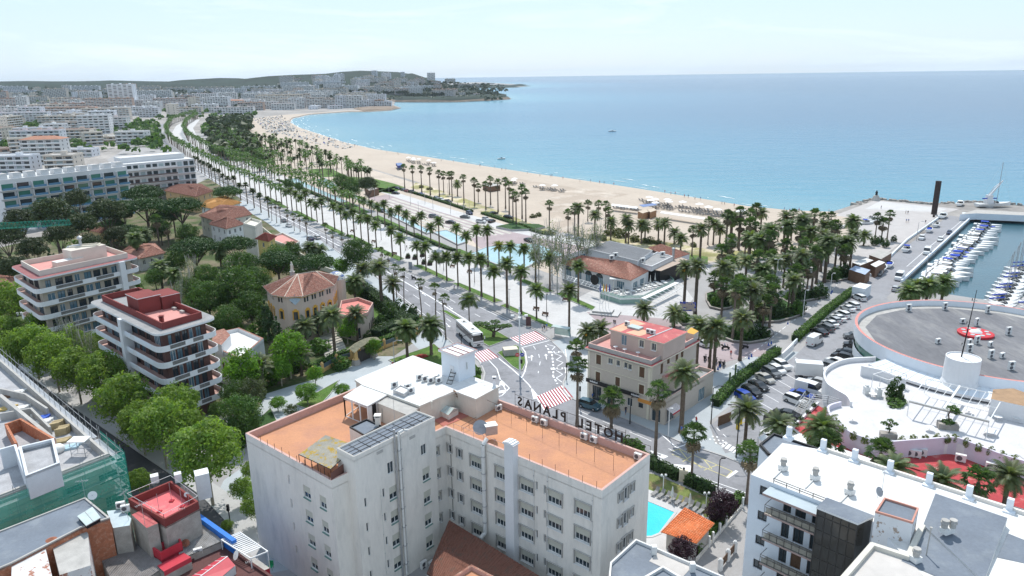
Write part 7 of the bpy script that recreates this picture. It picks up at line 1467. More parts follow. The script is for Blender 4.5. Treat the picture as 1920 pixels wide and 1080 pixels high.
for i,(x,y) in enumerate(((1150,545),(1168,555),(1188,543),(1207,543),(1219,535),(1228,531),(1239,527))):closed_umbrella(x,y,f"closed white parasol, {FST[i]} from the left on the dining terrace",1.3,3.2,None,'parasols on the dining terrace')
pergola('pergola','long white pergola along the promenade side of the restaurant',[(1034,507),(1132,538),(1126,545),(1030,514)],0,3.2,14);t,q=pergola('pergola','white pergola with solid edge beams at the right of the dining terrace',[(1270,530),(1282,537),(1231,568),(1206,560)],0,3.0,1)
mb=MB();mb.box((*lerp(q[0],q[3],.5),2.95),(math.hypot(q[0][0]-q[3][0],q[0][1]-q[3][1]),1.3,.15),framew,rot(q[0],q[3]));obj('roof_panel',mb,t)
for i in range(1,8):a=lerp(q[0],q[3],i/8);b=lerp(q[1],q[2],i/8);mb=MB();mb.tube((*a,3),(*b,3),.07,framew,4);obj('rafter',mb,t)
t=thing('terrace_awning','square white awning on posts over the restaurant entrance','awning',(*G(1160,540,1.4),1.3));mb=MB();mb.box((0,0,2.9),(5.2,3.4,.35),framew,-.15);obj('canopy',mb,t,local=1)
for a in (-2.4,2.4):
 for b in (-1.5,1.5):mb=MB();mb.box((a,b,0),(.14,.14,2.9),framew);obj('post',mb,t,local=1)
pl=thing('flag_plinth','stepped white stone plinth carrying slim flagpoles in front of the restaurant','plinth',(*G(1135,588),0));mb=MB();mb.box((0,0,0),(7.5,4.4,.35),concr,-.35,top=paveW);mb.box((-.5,.6,.35),(5.2,3.4,.5),concr,-.35,top=paveW);obj('steps',mb,pl,local=1)
for i,(x,c) in enumerate(((1124,(.05,.07,.35)),(1130,(.65,.45,.05)),(1135,(.6,.2,.05)),(1141,(.05,.05,.28)))):
 t=thing('flagpole',f"slim flagpole with {('blue','yellow','orange','dark blue')[i]} furled flag on the plinth before the restaurant",'flagpole',(*G(x,584),.8));mb=MB();mb.tube((0,0,0),(0,0,7),.05,framew,5);obj('pole',mb,t,local=1);mb=MB();mb.lathe((.12,0,4.6),[(.1,0),(.22,.6),(.15,1.6),(.05,2.2)],mat(f'flag_{i}',c,.8,.2,2),6);obj('flag',mb,t,local=1)
blk('beach_kiosk','brown timber-clad kiosk at the corner of the beach car park','kiosk',[(684,352),(702,349),(710,353),(692,358)],3.6,0,woodm,mat('kiosk_roof',(.30,.28,.26),.9,.1,1),ph=.2)
blk('white_booth','small white booth with blue-framed windows at the end of the clipped hedge','booth',[(1598,537),(1612,530),(1634,534),(1622,542)],3.0,0,wallbl,wallpure);
for i,(P,c,l) in enumerate((([(1598,492),(1625,484),(1638,488),(1612,498)],roofwhite,'pale roofed cafe by the harbour road'),([(1630,478),(1650,468),(1672,474),(1652,486)],concr,'grey roofed cafe with louvres by the harbour road'),([(1592,505),(1604,498),(1632,506),(1622,515)],mat('blue_white_roof',(.35,.42,.55),.7,.3,.6),'cafe with blue and white roof beside the palms'),([(1632,496),(1648,488),(1660,492),(1642,501)],roofwhite,'small white roofed unit behind the low harbour wall'))):blk('harbour_cafe',l,'cafe',P,3.4,0,woodm,c)
q=[G(*p,2.6) for p in ((1196,393),(1222,398),(1215,402),(1190,396))];blk('beach_hut','brown timber beach hut, left of the pair','hut',[(1196,396),(1209,393),(1218,396),(1205,400)],3.0,0,mat('hut_timber',(.30,.17,.09),.85,.15,2),mat('hut_roof',(.50,.42,.33),.9,.1,1));blk('beach_hut','brown timber beach hut, right of the pair','hut',[(1214,393),(1226,390),(1231,394),(1219,398)],3.0,0,MATS['hut_timber'],MATS['hut_roof']);blk('beach_shelter','flat blue shade canopy behind the beach huts','canopy',[(1198,384),(1225,381),(1233,384),(1206,388)],3.0,2.8,framew,mat('blue_canopy',(.14,.20,.36),.8,.1,1));blk('beach_shelter','small blue beach stall behind the footpath palms','canopy',[(742,306),(752,305),(757,309),(746,311)],3.0,1.5,mat('blue_stall',(.05,.06,.20),.8,.1,1),MATS['blue_canopy']);blk('beach_shelter','low brown-roofed beach bar between the footpath palms','hut',[(905,345),(925,343),(938,347),(918,350)],3.0,0,woodm,concr)
for i,P in enumerate(([(1148,382),(1196,388),(1194,391),(1146,385)],[(1240,396),(1322,408),(1320,411),(1238,399)])):blk('shade_row',('long white fabric shade over loungers left of the beach huts','long white fabric shade over loungers right of the beach huts')[i],'shade',P,2.6,2.5,framew,framew)
blk('seat_wall','curved stepped seat wall with low planting beside the beach car park','wall',[(930,424),(960,418),(1010,420),(1022,424),(1005,428),(960,430)],.9,0,kerbm,grassd)
blk('dark_column','tall weathered rectangular steel column standing on the esplanade','column',[(1749,403),(1752,403),(1753.5,402),(1750.5,402)],1,0,ironm,ironm)
X,Y=G(1751,402);t=thing('rusty_pillar','very tall dark rusty pillar on the harbour esplanade','pillar',(X,Y,0));mb=MB();mb.box((0,0,0),(1.6,1.6,14.5),mat('rusty_dark_steel',(.045,.032,.028),.8,.2,1),.3);obj('shaft',mb,t,local=1)
X,Y=G(1642,376);t=thing('monument','bronze figure on a tall stone base at the tip of the esplanade','monument',(X,Y,0));mb=MB();mb.lathe((0,0,0),[(2.2,0),(1.9,.8),(1.2,2.4),(.9,2.6)],concr,8);obj('stone_base',mb,t,local=1);mb=MB();mb.lathe((0,0,2.6),[(.6,0),(.5,.8),(.65,1.4),(.35,1.7),(.3,2.1),(.05,2.4)],blackm,8);obj('figure',mb,t,local=1,smooth=True)
rk=MB();r=random.Random(8)
for A,B,n in (((1600,384),(1640,373),60),((1640,372),(1745,382),110),((1745,383),(1835,378),80),((1835,378),(1960,387),90)):
 for i in range(n):
  p=lerp(A,B,r.random());X,Y=G(*p);rk.box((X+r.uniform(-1,2),Y+r.uniform(-.5,3),-1.3),(r.uniform(.7,1.6),r.uniform(.7,1.6),r.uniform(.7,1.8)),stonek,r.uniform(0,3))
obj('breakwater_rocks',rk,None,'rough boulder breakwater along the tip of the esplanade','rocks',None,'stuff')
blk('harbour_wall','low white harbour wall with stalls behind the boats','wall',[(1800,402),(1830,393),(1925,398),(1925,404),(1830,400)],2.6,0,wallbl,concr)
sw=thing('quay_wall','long low white wall between the harbour road and the moored boats','wall',(*G(1760,470),0));mb=MB();mb.wallline([G(1690,530),G(1822,408)],.5,0,.9,wallbl);obj('wall',mb,sw);sw=thing('quay_wall','low white wall along the plaza side of the harbour road','wall',(*G(1700,440),0));mb=MB();mb.wallline([G(1632,518),G(1700,452),G(1762,408)],.5,0,.8,wallbl);obj('wall',mb,sw)
hedge(0,0,1.7,1.5,'long bright clipped hedge above the parked white cars',P=[G(1490,640),G(1545,590),G(1599,548)],dens=18);hedge(0,0,1.7,1.5,'bright clipped hedge beside the parked cars near the corner house',P=[G(1340,762),G(1378,722),G(1458,662)],dens=18)
sw=thing('car_park_wall','low white wall on the street side of the clipped hedges','wall',(*G(1480,640),0));mb=MB();mb.wallline([G(1334,762),G(1380,715),G(1456,656)],.3,0,.8,wallbl);mb.wallline([G(1466,670),G(1492,643),G(1596,545)],.3,0,.9,wallbl);obj('wall',mb,sw)
# ================================================================ far town, hills and headlands
def hills():
 import bisect
 cen=[(-1150,3300,250,40),(-2000,3300,520,34),(-2900,3400,900,36),(-1600,4200,900,38),(-420,2900,270,52),(-640,3200,230,40),(-180,3100,220,46),(60,3500,200,38),(230,3900,150,30),(-900,3000,240,22),(-3800,3600,900,40)]
 mb=MB();q=mb._m(mat('forest_hill',(.010,.024,.012),.95,.35,.012,fine=.3,bump=.6,bscale=.03,col2=(.045,.05,.025),c2pos=(.68,.8),c2scale=.006))
 xs=[-6000+75*i for i in range(94)];ys=[1700+70*i for i in range(72)]
 C=[(x,y) for x,y in SH[16:]]
 def inland(x,y):
  P=SH[16:]+[(300,9500),(-9000,9500),(-9000,1000)];c=False
  for i in range(len(P)):
   a,b=P[i],P[i-1]
   if (a[1]>y)!=(b[1]>y) and x<(b[0]-a[0])*(y-a[1])/(b[1]-a[1])+a[0]:c=not c
  return c
 nz=noise.noise;Zs={}
 for j,y in enumerate(ys):
  for i,x in enumerate(xs):
   h=sum(A*math.exp(-((x-cx)**2+((y-cy)*.8)**2)/(2*s*s)) for cx,cy,s,A in cen)
   ok=inland(x,y);d=depth_of(x,y) if abs(x)<1800 else 400
   h=h*.70*(1+.25*nz((x*.004,y*.004,0)))+5*nz((x*.02,y*.02,1))
   h=min(h,8+d*.35) if ok else -3
   if h<6 and ok:h=-.5+h*.05
   Zs[i,j]=h;mb.v.append((x,y,h))
 nx=len(xs)
 for j in range(len(ys)-1):
  for i in range(nx-1):
   if max(Zs[i,j],Zs[i+1,j],Zs[i,j+1],Zs[i+1,j+1])>0:mb.f.append((j*nx+i,j*nx+i+1,(j+1)*nx+i+1,(j+1)*nx+i));mb.mi.append(q)
 def T(x,y):
  i=max(0,min(nx-2,int((x-xs[0])/75)));j=max(0,min(len(ys)-2,int((y-ys[0])/70)))
  return max(0,Zs[i,j])
 struct('forested_hills',mb,True);return T
TER=hills()
rock=mat('headland_rock',(.22,.17,.13),.95,.3,.05,fine=.3,bump=.6,bscale=.2)
def headland(name,pix,h,m,label):
 P=ccw([G(*p) for p in pix]);mb=MB();q=inset(P,6);q2=inset(P,22);k=len(P);n0=0
 for pts,z in ((P,-1.5),(q,h*.6),(q2,h)):mb.v+=[(x,y,z+(noise.noise((x*.05,y*.05,z))*h*.3 if z>0 else 0)) for x,y in pts]
 a,b=mb._m(rock),mb._m(m)
 for l in (0,1):
  for i in range(k):j=(i+1)%k;mb.f.append((l*k+i,l*k+j,l*k+k+j,l*k+k+i));mb.mi.append(a if l==0 else b)
 mb.f.append(tuple(range(2*k,3*k)));mb.mi.append(b);struct(name,mb)
headland('rocky_headland',[(738,191),(800,191.3),(860,191),(905,189),(940,187),(958,185.3),(945,181),(915,178),(870,177),(800,177),(740,180),(715,184)],8,MATS['forest_hill'],'')
headland('rocky_point',[(680,209),(735,206),(752,202.5),(738,198),(700,199),(660,204)],3,rock,'')
WC={}
def hitT(x,y):
 d=CR@Vector(((x-960)/F,-(y-540)/F,-1));t=1600.0/d.y
 while t*d.y<5500:
  if H+t*d.z<=TER(d.x*t,d.y*t)+.5:return (d.x*t,d.y*t)
  t+=25/d.y
 return G(x,max(y,158))
def far_mats(c):
 if c not in WC:WC[c]=mat(f'far_wall_{len(WC)}',c,.9,.06,.05)
 return WC[c]
fcols=[(.68,.67,.65),(.70,.70,.70),(.60,.54,.47),(.62,.56,.48),(.50,.44,.39),(.48,.35,.28),(.68,.69,.72),(.56,.51,.43)]
FROOF=[mat('far_roof_pale',(.45,.43,.41),.9,.15,.1),mat('far_roof_tile',(.36,.18,.12),.9,.15,.2),mat('far_roof_white',(.60,.60,.59),.9,.1,.1)]
def fbuild(cx,cy,wd,dp,fl,rz,wall,roof,label,z0=0,step=0,bal=None,bays=None,name='apartment_block',rl=1,group=None,near=False):
 """storeys with recessed window bands, balcony slabs and party walls, all real depth"""
 t=thing(name,label,'building',(cx,cy,z0),group,rz);H3=3.0;h=fl*H3;hw,hd=wd/2,dp/2;wl=MB();wn=MB();bl=MB();nb=bays or max(3,int(wd/5));ns=max(2,int(dp/6));bl_m=bal or framew
 wl.box((0,.6,0),(wd-1.2,dp-1.2,h),wall)
 gap=.9
 for sx in (-1,1):# solid end walls with punched windows
  wl.box((sx*(hw-.15),0,0),(.3,dp,h),wall)
  for k in range(fl):
   for i in range(ns):wn.box((sx*(hw+.02),-hd+dp*(i+.5)/ns,k*H3+1.1),(.06,1.1,1.2),glass)
 for k in range(fl):
  s_=step*k;z=k*H3
  for i in range(nb):
   x=-hw+.3+(wd-.6)*(i+.5)/nb;ww=(wd-.6)/nb
   wn.box((x,-hd+1.22+s_,z+.5),(ww*.62,.1,2.0),glass if (i+k)%3 else curt)
   if i:wl.box((-hw+.3+(wd-.6)*i/nb,-hd+.7+s_,z),(.22,1.3,H3),wall)
  bl.box((0,-hd+.6+s_,z-.12),(wd-.4,1.5,.24),wall);bl.box((0,-hd-.05+s_,z+.1),(wd-.5,.12,.85),bl_m)
 wl.box((0,-.0,h),(wd+.3,dp+.2,.3),wall,top=roof)
 obj('wall',wl,t,local=1)
 obj('windows',wn,t,local=1,kind='stuff');obj('balconies',bl,t,local=1,kind='stuff')
 if rl==1:
  m=MB();m.ring([(-hw,-hd),(hw,-hd),(hw,hd),(-hw,hd)],.3,h+.3,h+1.0,wall);obj('parapet',m,t,local=1)
  m=MB()
  for k in range(max(1,int(wd/16))):m.box((-hw+wd*(k+.5)/max(1,int(wd/16)),rnd.uniform(-.2,.2)*dp,h+.3),(3.5,3,2.4),wall,top=roof)
  obj('roof_rooms',m,t,local=1)
 elif rl==2:
  m=MB();e=.6;m.v+=[(-hw-e,-hd-e,h+.3),(hw+e,-hd-e,h+.3),(hw+e,hd+e,h+.3),(-hw-e,hd+e,h+.3),(-hw*.5,0,h+2.6),(hw*.5,0,h+2.6)];m._m(FROOF[1]);m.f+=[(0,1,5,4),(2,3,4,5),(1,2,5),(3,0,4)];m.mi+=[0]*4;obj('roof',m,t,local=1)
 return t
def fb_px(x,y,wpx,fl,label,depth=14,rz=None,wall=None,roof=None,**k):
 """x,y: photo position of the foot of the front, wpx: its width in photo pixels"""
 p=Vector(hitT(x,y));sc_=p.length/F;wd=max(10,wpx*sc_);z0=TER(p.x,p.y) if p.y>1750 else 0
 return fbuild(p.x,p.y+depth/2,wd,depth,fl,rz if rz is not None else rnd.uniform(-.12,.12),wall or far_mats(rnd.choice(fcols)),roof or rnd.choice(FROOF),label,z0,**k)
blueb=mat('blue_balcony',(.10,.22,.34),.6,.1,1);W1=far_mats((.62,.62,.62));W2=far_mats((.58,.59,.62))
def slab_hotel():
 A,B=Vector(G(5,440)),Vector(G(345,385));d=(B-A);L_=d.length;rz=math.atan2(d.y,d.x);n=Vector((-d.y,d.x)).normalized()
 t=thing('seafront_hotel','long white hotel with staggered blue balconies behind the pines at the far left','hotel',(*(A+d*.36),0),None,rz);H3=3.5;fl=6;wd=L_*.66;dp=16
 m=MB();m.box((0,8.8,0),(wd,dp,fl*H3+1),W1,top=FROOF[2]);obj('wall',m,t,local=1);nb=9
 for k in range(fl):
  for i in range(nb):
   x=-wd/2+wd*(i+.5)/nb;ww=wd/nb;o=.5*(i%2)
   b=MB();b.box((x,.0+o,k*H3),(ww*.96,1.9,.2),W1);b.box((x,-.9+o,k*H3+.2),(ww*.8,.08,.9),blueb);b.box((x-ww*.48,.0+o,k*H3),(.2,2.0,H3*.8),W1);obj('balcony',b,t,local=1)
   w=MB();w.box((x,.78,k*H3+.3),(ww*.75,.1,2.3),glassg if (i+k)%2 else glass);obj('window',w,t,local=1)
 m=MB()
 for i in range(10):m.box((-wd/2+wd*(i+.5)/10,4,fl*H3+1),(wd/10*.6,4,2.2),W1,top=FROOF[0])
 obj('roof_rooms',m,t,local=1)
slab_hotel()
def slab2():
 A,B=Vector(G(215,392)),Vector(G(378,372));d=(B-A);L_=d.length;rz=math.atan2(d.y,d.x);t=thing('seafront_hotel','white apartment hotel with long brown-railed balconies beside the boulevard palms','hotel',(*(A+d*.55),0),None,rz);H3=3.5;wd=L_*.86
 m=MB();m.box((0,9,0),(wd,16,21),W1,top=FROOF[2]);m.box((0,11,21),(wd*.85,9,2.6),W1,top=FROOF[2]);obj('wall',m,t,local=1)
 for k in range(6):
  b=MB();b.box((0,.3,k*H3),(wd,1.7,.25),W1);b.box((-wd*.12,-.5,k*H3+.25),(wd*.72,.08,.8),mat('brown_rail',(.17,.14,.13),.7,.1,1) if k<5 else framew);obj('balcony',b,t,local=1)
  for i in range(12):w=MB();w.box((-wd/2+wd*(i+.5)/12,.95,k*H3+.4),(wd/12*.7,.1,2.1),glass if i%3 else curt);obj('window',w,t,local=1)
slab2()
fb_px(236,241,42,18,'slender white tower block with punched windows left of the curving boulevard',16,-.05,far_mats((.74,.76,.78)),FROOF[2],bays=5);
fb_px(282,240,36,7,'white apartment block just right of the tall tower',14,-.1,W1,FROOF[2]);fb_px(330,218,70,8,'long brown terraced block behind the end of the boulevard',22,.05,far_mats((.42,.34,.30)),FROOF[0])
fb_px(425,212,62,6,'curved white block with banded balconies at the top of the boulevard',20,.1,W1,FROOF[1],rl=2)
for i,(x,y,w,f,c) in enumerate(((478,214,34,6,1),(510,213,26,5,0),(540,211,26,7,2),(557,208,28,7,1),(593,206,32,7,4),(621,205,24,6,4),(640,204,22,8,6),(664,203,28,8,0),(690,203,22,5,6),(718,202,30,4,6),(711,202,16,5,5))):
 fb_px(x,y,w,f,f"seafront block facing the curve of the far beach, {FST[i]} from the left",16,rnd.uniform(-.1,.15),far_mats(fcols[c]),FROOF[0],group='far beach front blocks')
for i,(x,y,w,f,c) in enumerate(((770,178,42,6,1),(835,179,44,6,5),(735,184,28,6,3),(705,190,34,6,6),(650,190,40,6,0),(660,176,24,7,1),(790,170,60,5,1),(880,166,40,4,2),(700,172,40,5,3),(631,158,9,10,6),(702,146,9,7,6),(755,147,7,6,6),(600,186,40,6,0),(560,182,50,5,3),(520,178,44,5,1),(480,190,50,6,0),(740,171,46,5,2),(575,170,40,5,6),(625,172,34,6,1),(690,160,30,4,7),(815,160,22,3,5),(860,163,20,3,7),(915,158,24,3,2))):
 fb_px(x,y,w,f,('broad','tall','pale','long')[i%4]+f" hillside block of the headland town, {FST[i%20]} counted by size"+(' in the outer group' if i>=20 else ''),18,rnd.uniform(-.2,.2),far_mats(fcols[c]),FROOF[i%3],group='headland town blocks')
r=random.Random(31)
for i in range(64):c=r.randrange(8);x=r.uniform(500,900) if i%2 else r.uniform(560,760);y=r.uniform(150,182)+max(0,(x-760)*.06);fb_px(x,min(y,186),r.uniform(10,26),r.choice((3,4,5,6,8)),f"{('white','pale grey','sandy','beige','taupe','brick-brown','bluish white','ochre')[c]} block scattered over the wooded slope of the headland",14,r.uniform(-.4,.4),far_mats(fcols[c]),FROOF[r.choice((0,2,1))],group='blocks on the headland slope '+str(c))
def inside_px(X,Y):
 v=CR.transposed()@Vector((X,Y,-H));return (960-v.x/v.z*F,540+v.y/v.z*F)
rows=0;r=random.Random(21);cnt=0
y=520
while y<2700:
 x=-y*.76-60;xe=None
 while True:
  px,py=inside_px(x,y)
  lim=(-0.33*y-75 if y<1050 else -0.27*y-165 if y<1500 else -0.19*y-60 )
  if x>lim:break
  w=r.choice((18,24,34,48,60))*r.uniform(.8,1.2)*(1+y/2600);dp=r.uniform(13,20);fl=r.choice((2,3,4,4,5,6,7)) if y<1500 else r.choice((2,3,4,5,6,9))
  qx,qy=inside_px(x+w,y)
  if qy>222 and qx>(258 if qy<250 else 262+(qy-250)*.55 if qy<280 else 279+(qy-280)*1.3):break
  if r.random()<.88:
   cnt+=1;c=r.choice(fcols+[fcols[0],fcols[1],fcols[6],fcols[6],fcols[1]])
   fbuild(x+w/2,y+r.uniform(-12,12),w*.9,dp,fl,.14+r.choice((0,0,0,1.57,.5))*(w<45)+r.uniform(-.1,.1),far_mats(c),r.choice(FROOF),('white','pale grey','sandy','beige','taupe','brick-brown','bluish white','ochre')[fcols.index(c)]+f" town block in the packed streets left of the boulevard",TER(x,y) if y>1750 else 0,group='town blocks left of the boulevard '+str(fcols.index(c)),rl=1 if r.random()<.95 else 2)
  x+=w+r.uniform(4,18)
 y+=r.uniform(40,62)*(1+max(0,y-900)/900)
def far_wood(n,regions,m,label,size=(4,9),seed=3):
 r=random.Random(seed);mb=MB();q=mb._m(m)
 for k in range(n):
  a,b,c,d=regions[r.randrange(len(regions))];px,py=r.uniform(a,c),r.uniform(b,d);X,Y=hitT(px,py) if py<192 else G(px,py);z=TER(X,Y) if Y>1750 else 0;s=r.uniform(*size)
  if Y>4500:continue
  for _ in range(10 if s<7 else 16):
   u=Vector((r.gauss(0,1),r.gauss(0,1),abs(r.gauss(0,.8)))).normalized();p=Vector((X,Y,z+s*.5))+u*s*.55*r.uniform(.7,1.1);e=(u+Vector((r.gauss(0,.4),r.gauss(0,.4),r.gauss(0,.4)))).normalized();t1=e.orthogonal().normalized();t2=e.cross(t1);l=s*.36
   n0=len(mb.v);mb.v+=[tuple(p-t1*l),tuple(p-t2*l),tuple(p+t1*l),tuple(p+t2*l)];mb.f.append((n0,n0+1,n0+2,n0+3));mb.mi.append(q)
 obj('far_trees',mb,None,label,'trees',None,'stuff')
far_wood(1900,[(0,168,480,185),(150,185,330,200),(480,165,760,190),(760,160,950,175),(740,178,940,189),(340,188,470,212)],aleppo,'dark pine clumps scattered over the far town and headland',(5,10),4)
far_wood(760,[(30,228,110,250),(0,268,160,282),(190,236,300,244),(250,250,300,282),(380,240,460,262),(395,228,455,262),(20,195,140,210),(0,200,330,290),(300,190,480,225)],oakl,'green tree rows between the town blocks and at the far park',(4,8),6)
far_wood(230,[(395,232,455,262),(400,262,480,300),(425,225,470,250)],aleppo,'dense dark trees of the far park by the beach',(7,11),8)
# ================================================================ sea air: thin even haze over everything, sky outside it
hz=MB();hz.box((-1500,5200,-2.5),(16500,12400,150),white);hm_=bpy.data.materials.new('sea_haze');hm_.use_nodes=True;hn=hm_.node_tree;hn.nodes.remove(hn.nodes['Principled BSDF']);pv=hn.nodes.new('ShaderNodeVolumePrincipled');pv.inputs['Density'].default_value=3.8e-5;pv.inputs['Color'].default_value=(.74,.87,1,1);pv.inputs['Anisotropy'].default_value=.3;hn.links.new(pv.outputs[0],hn.nodes['Material Output'].inputs['Volume'])
o=obj('haze',hz,None,'thin pale sea haze softening the distant headland and town','haze',None,'stuff');o.data.materials.clear();o.data.materials.append(hm_)
# ================================================================ cars, vans, coach
GL_=mat('car_glass',(.02,.025,.03),.06,0,1,spec=.9);tyre=mat('tyre',(.02,.02,.02),.85,0);rim=mat('alloy_rim',(.35,.35,.36),.35,0,1,metal=.6);headl=mat('headlight',(.6,.62,.62),.1,0,1);tail=mat('tail_light',(.35,.02,.02),.3,0,1)
def cpaint(n,c):return mat('car_paint_'+n,c,.25,0,1,spec=.7)
PAINT={n:cpaint(n,c) for n,c in dict(white=(.68,.68,.67),silver=(.40,.41,.42),grey=(.13,.135,.14),black=(.018,.018,.02),dark_blue=(.02,.03,.08),blue=(.02,.06,.32),teal=(.035,.09,.12),red=(.20,.025,.03),beige=(.38,.36,.32)).items()}
BODY={}
def car_body(kind,pm):
 L_,W_,Hh,prof={'hatch':(4.1,1.78,1.5,((-2.05,.55,0),(-2.0,.95,0),(-1.85,1.0,.0),(-1.55,1.42,1),(-.3,1.5,1),(.45,1.42,1),(1.05,1.0,0),(1.85,.82,0),(2.05,.55,0))),
  'suv':(4.5,1.86,1.68,((-2.25,.6,0),(-2.2,1.05,0),(-2.1,1.12,0),(-1.85,1.58,1),(-.4,1.68,1),(.5,1.6,1),(1.1,1.12,0),(2.05,.98,0),(2.25,.6,0))),
  'sedan':(4.6,1.8,1.44,((-2.3,.55,0),(-2.25,.95,0),(-1.6,1.0,0),(-.95,1.38,1),(-.1,1.44,1),(.5,1.38,1),(1.25,.95,0),(2.1,.8,0),(2.3,.55,0))),
  'van':(5.4,2.0,2.4,((-2.7,.6,0),(-2.7,1.1,0),(-2.68,1.3,0),(-2.6,2.3,1),(0,2.4,1),(1.3,2.3,1),(1.95,1.35,0),(2.5,1.15,0),(2.7,.6,0)))}[kind]
 mb=MB();gl=MB();P=[];belt=1.0 if kind in('hatch','sedan') else (1.12 if kind=='suv' else 1.35)
 for x,z,c in prof:
  w2=W_/2*(1 if abs(x)<L_*.4 else .86);zb=min(z,belt);tw=w2*(.80 if kind!='van' else .92) if c else w2*.97
  P.append(((x,-w2,.28),(x,-w2,zb*.72),(x,-w2*.97,zb),(x,-tw,z),(x,tw,z),(x,w2*.97,zb),(x,w2,zb*.72),(x,w2,.28)))
 for i in range(len(P)-1):
  for j in range(7):
   q=[P[i][j],P[i+1][j],P[i+1][j+1],P[i][j+1]];ci,cj=prof[i][2],prof[i+1][2]
   g=(j in(2,4) and (ci or cj)) or (j==3 and ci!=cj)
   if kind=='van' and g and not (prof[i][0]>=0.0 or (j==3 and prof[i][0]<0 and False)):g=False
   (gl if g else mb).face(q,GL_ if g else pm)
 mb.face(list(P[0]),pm);mb.face(list(P[-1])[::-1],pm);mb.box((0,0,.2),(L_*.9,W_*.85,.12),blackm)
 return mb,gl,L_,W_
def wheel_mesh():
 mb=MB();mb.lathe((0,0,-.11),[(.02,0),(.33,0),(.34,.04),(.34,.18),(.33,.22),(.02,.22)],tyre,12);me=mb.mesh('wheel');mb=MB();mb.lathe((0,0,-.125),[(.02,0),(.2,0),(.2,.25),(.02,.25)],rim,8);rm=mb.mesh('rim')
 for m in (me,rm):m.transform(Matrix.Rotation(math.pi/2,4,'X'))
 return me,rm
WM,RM=wheel_mesh()
def make_car(kind,pn):
 r=thing('parked_car','car','car' if kind!='van' else 'van');b,g,L_,W_=car_body(kind,PAINT[pn]);obj('body',b,r,local=1);obj('windows',g,r,local=1)
 for x in (-L_*.29,L_*.31):
  for y in (-W_/2+.08,W_/2-.08):w=obj('wheel',WM,r,local=1);w.location=(x,y,.34);q=obj('rim',RM,w,local=1)
 for y in (-W_*.34,W_*.34):
  m=MB();m.box((L_/2-.06,y,.58 if kind!='van' else .8),(.12,.34,.16),headl);obj('headlight',m,r,local=1);m=MB();m.box((-L_/2+.03,y,.7),(.1,.28,.2),tail);obj('tail_light',m,r,local=1)
 return Proto(r)
CARS={}
def car(kind,pn,x,y,tx,ty,label,group=None,name=None,sc=1.0,z=0.03):
 k=(kind,pn)
 if k not in CARS:CARS[k]=make_car(kind,pn)
 p,q=Vector(G(x,y)),Vector(G(tx,ty));d=q-p;o=CARS[k].put((p.x,p.y,z),math.atan2(d.y,d.x),label,group,sc);o.name=name or ('parked_car' if kind!='van' else 'parked_van');return o
def cars(data,lab,group):
 for i,d in enumerate(data.split(';')):
  k,pn,x,y,dx,dy=d.split();x,y=float(x),float(y)
  car(k,pn,x,y,x+float(dx),y+float(dy),f"{pn.replace('_',' ')} {dict(hatch='hatchback',suv='SUV',sedan='saloon car',van='van')[k]}, {FST[i]} {lab}",group)
cars("suv blue 1397 750 17 9;suv black 1409 740 17 9;sedan black 1422 728 17 9;sedan beige 1434 714 17 9;suv grey 1446 704 17 9;hatch white 1457 698 17 9;suv white 1465 690 17 9","from the gate in the near row beside the hedge",'cars beside the near hedge')
cars("sedan black 1536 626 -17 -7;suv grey 1548 619 -17 -7;sedan white 1557 611 -17 -7;hatch silver 1563 604 -17 -7;sedan white 1571 600 -17 -7;suv white 1579 594 -17 -7;sedan white 1589 582 -17 -7;suv white 1598 577 -17 -7;suv white 1610 562 -17 -7","counted from below in the far row along the long hedge",'cars below the long hedge')
cars("suv grey 1600 635 -18 -1;suv black 1600 652 -18 -2;hatch black 1585 665 -16 -3;suv black 1578 674 -16 -4;suv white 1566 684 -17 -6;hatch grey 1552 690 -14 -5;hatch silver 1531 721 -15 -4;suv white 1491 756 16 6;sedan black 1478 783 18 4;sedan blue 1503 745 18 5","from the top beside the round building",'cars beside the round building')
def van_big(kind,x,y,tx,ty,label,sc=1.0):car('van','white',x,y,tx,ty,label,None,'delivery_van',sc)
van_big('van',1527,645,1545,635,'white van with open dark side door in the middle of the car park');van_big('van',1517,737,1535,742,'white panel van between the blue car and the box truck')
X,Y=G(1522,708);t=thing('box_truck','white box truck parked beside the curved terrace wall','truck',(X,Y,0),None,R_(-14));m=MB();m.box((-.8,0,.8),(5.2,2.3,2.6),PAINT['white']);obj('cargo_box',m,t,local=1);m=MB();m.box((2.8,0,.5),(1.8,2.1,1.6),PAINT['white']);m.box((3.0,0,1.5),(1.2,1.95,.75),GL_,top=PAINT['white']);obj('cab',m,t,local=1)
for x in (-2.2,2.6):
 for y in (-1,1):w=obj('wheel',WM,t,local=1);w.location=(x,y,.4);w.scale=(1.2,)*3
car('suv','teal',1105,765,1125,771,'teal SUV stopped at the kerb in front of the corner house');car('hatch','white',1316,648,1300,642,'white hatchback behind the corner house among the palms')
cars("sedan dark_blue 746 355 12 3;hatch grey 757 358 12 3;hatch red 763 360 12 3;suv black 773 362 12 4;sedan blue 789 366 12 2;suv silver 819 374 12 4;hatch white 828 376 12 4;sedan black 840 379 12 3","from the left in the beach car park row along the hedge",'beach car park, hedge row')
cars("sedan black 742 364 14 1;sedan black 845 419 14 1;sedan grey 872 409 14 1;suv dark_blue 880 402 12 4;suv grey 813 408 14 1;suv white 902 418 14 1;hatch silver 911 413 12 3;sedan black 922 417 14 -5;sedan black 925 402 14 -2;suv black 953 410 14 1;sedan black 991 453 16 5;suv black 716 398 12 3;hatch white 735 404 12 3;hatch white 667 354 8 4","across the beach car park from the kiosk",'beach car park, scattered')
cars("hatch silver 595 448 -14 -6;sedan dark_blue 582 450 -14 -6;sedan white 542 425 -14 -7;sedan grey 532 416 -14 -7","on the boulevard before the villas",'cars on the boulevard')
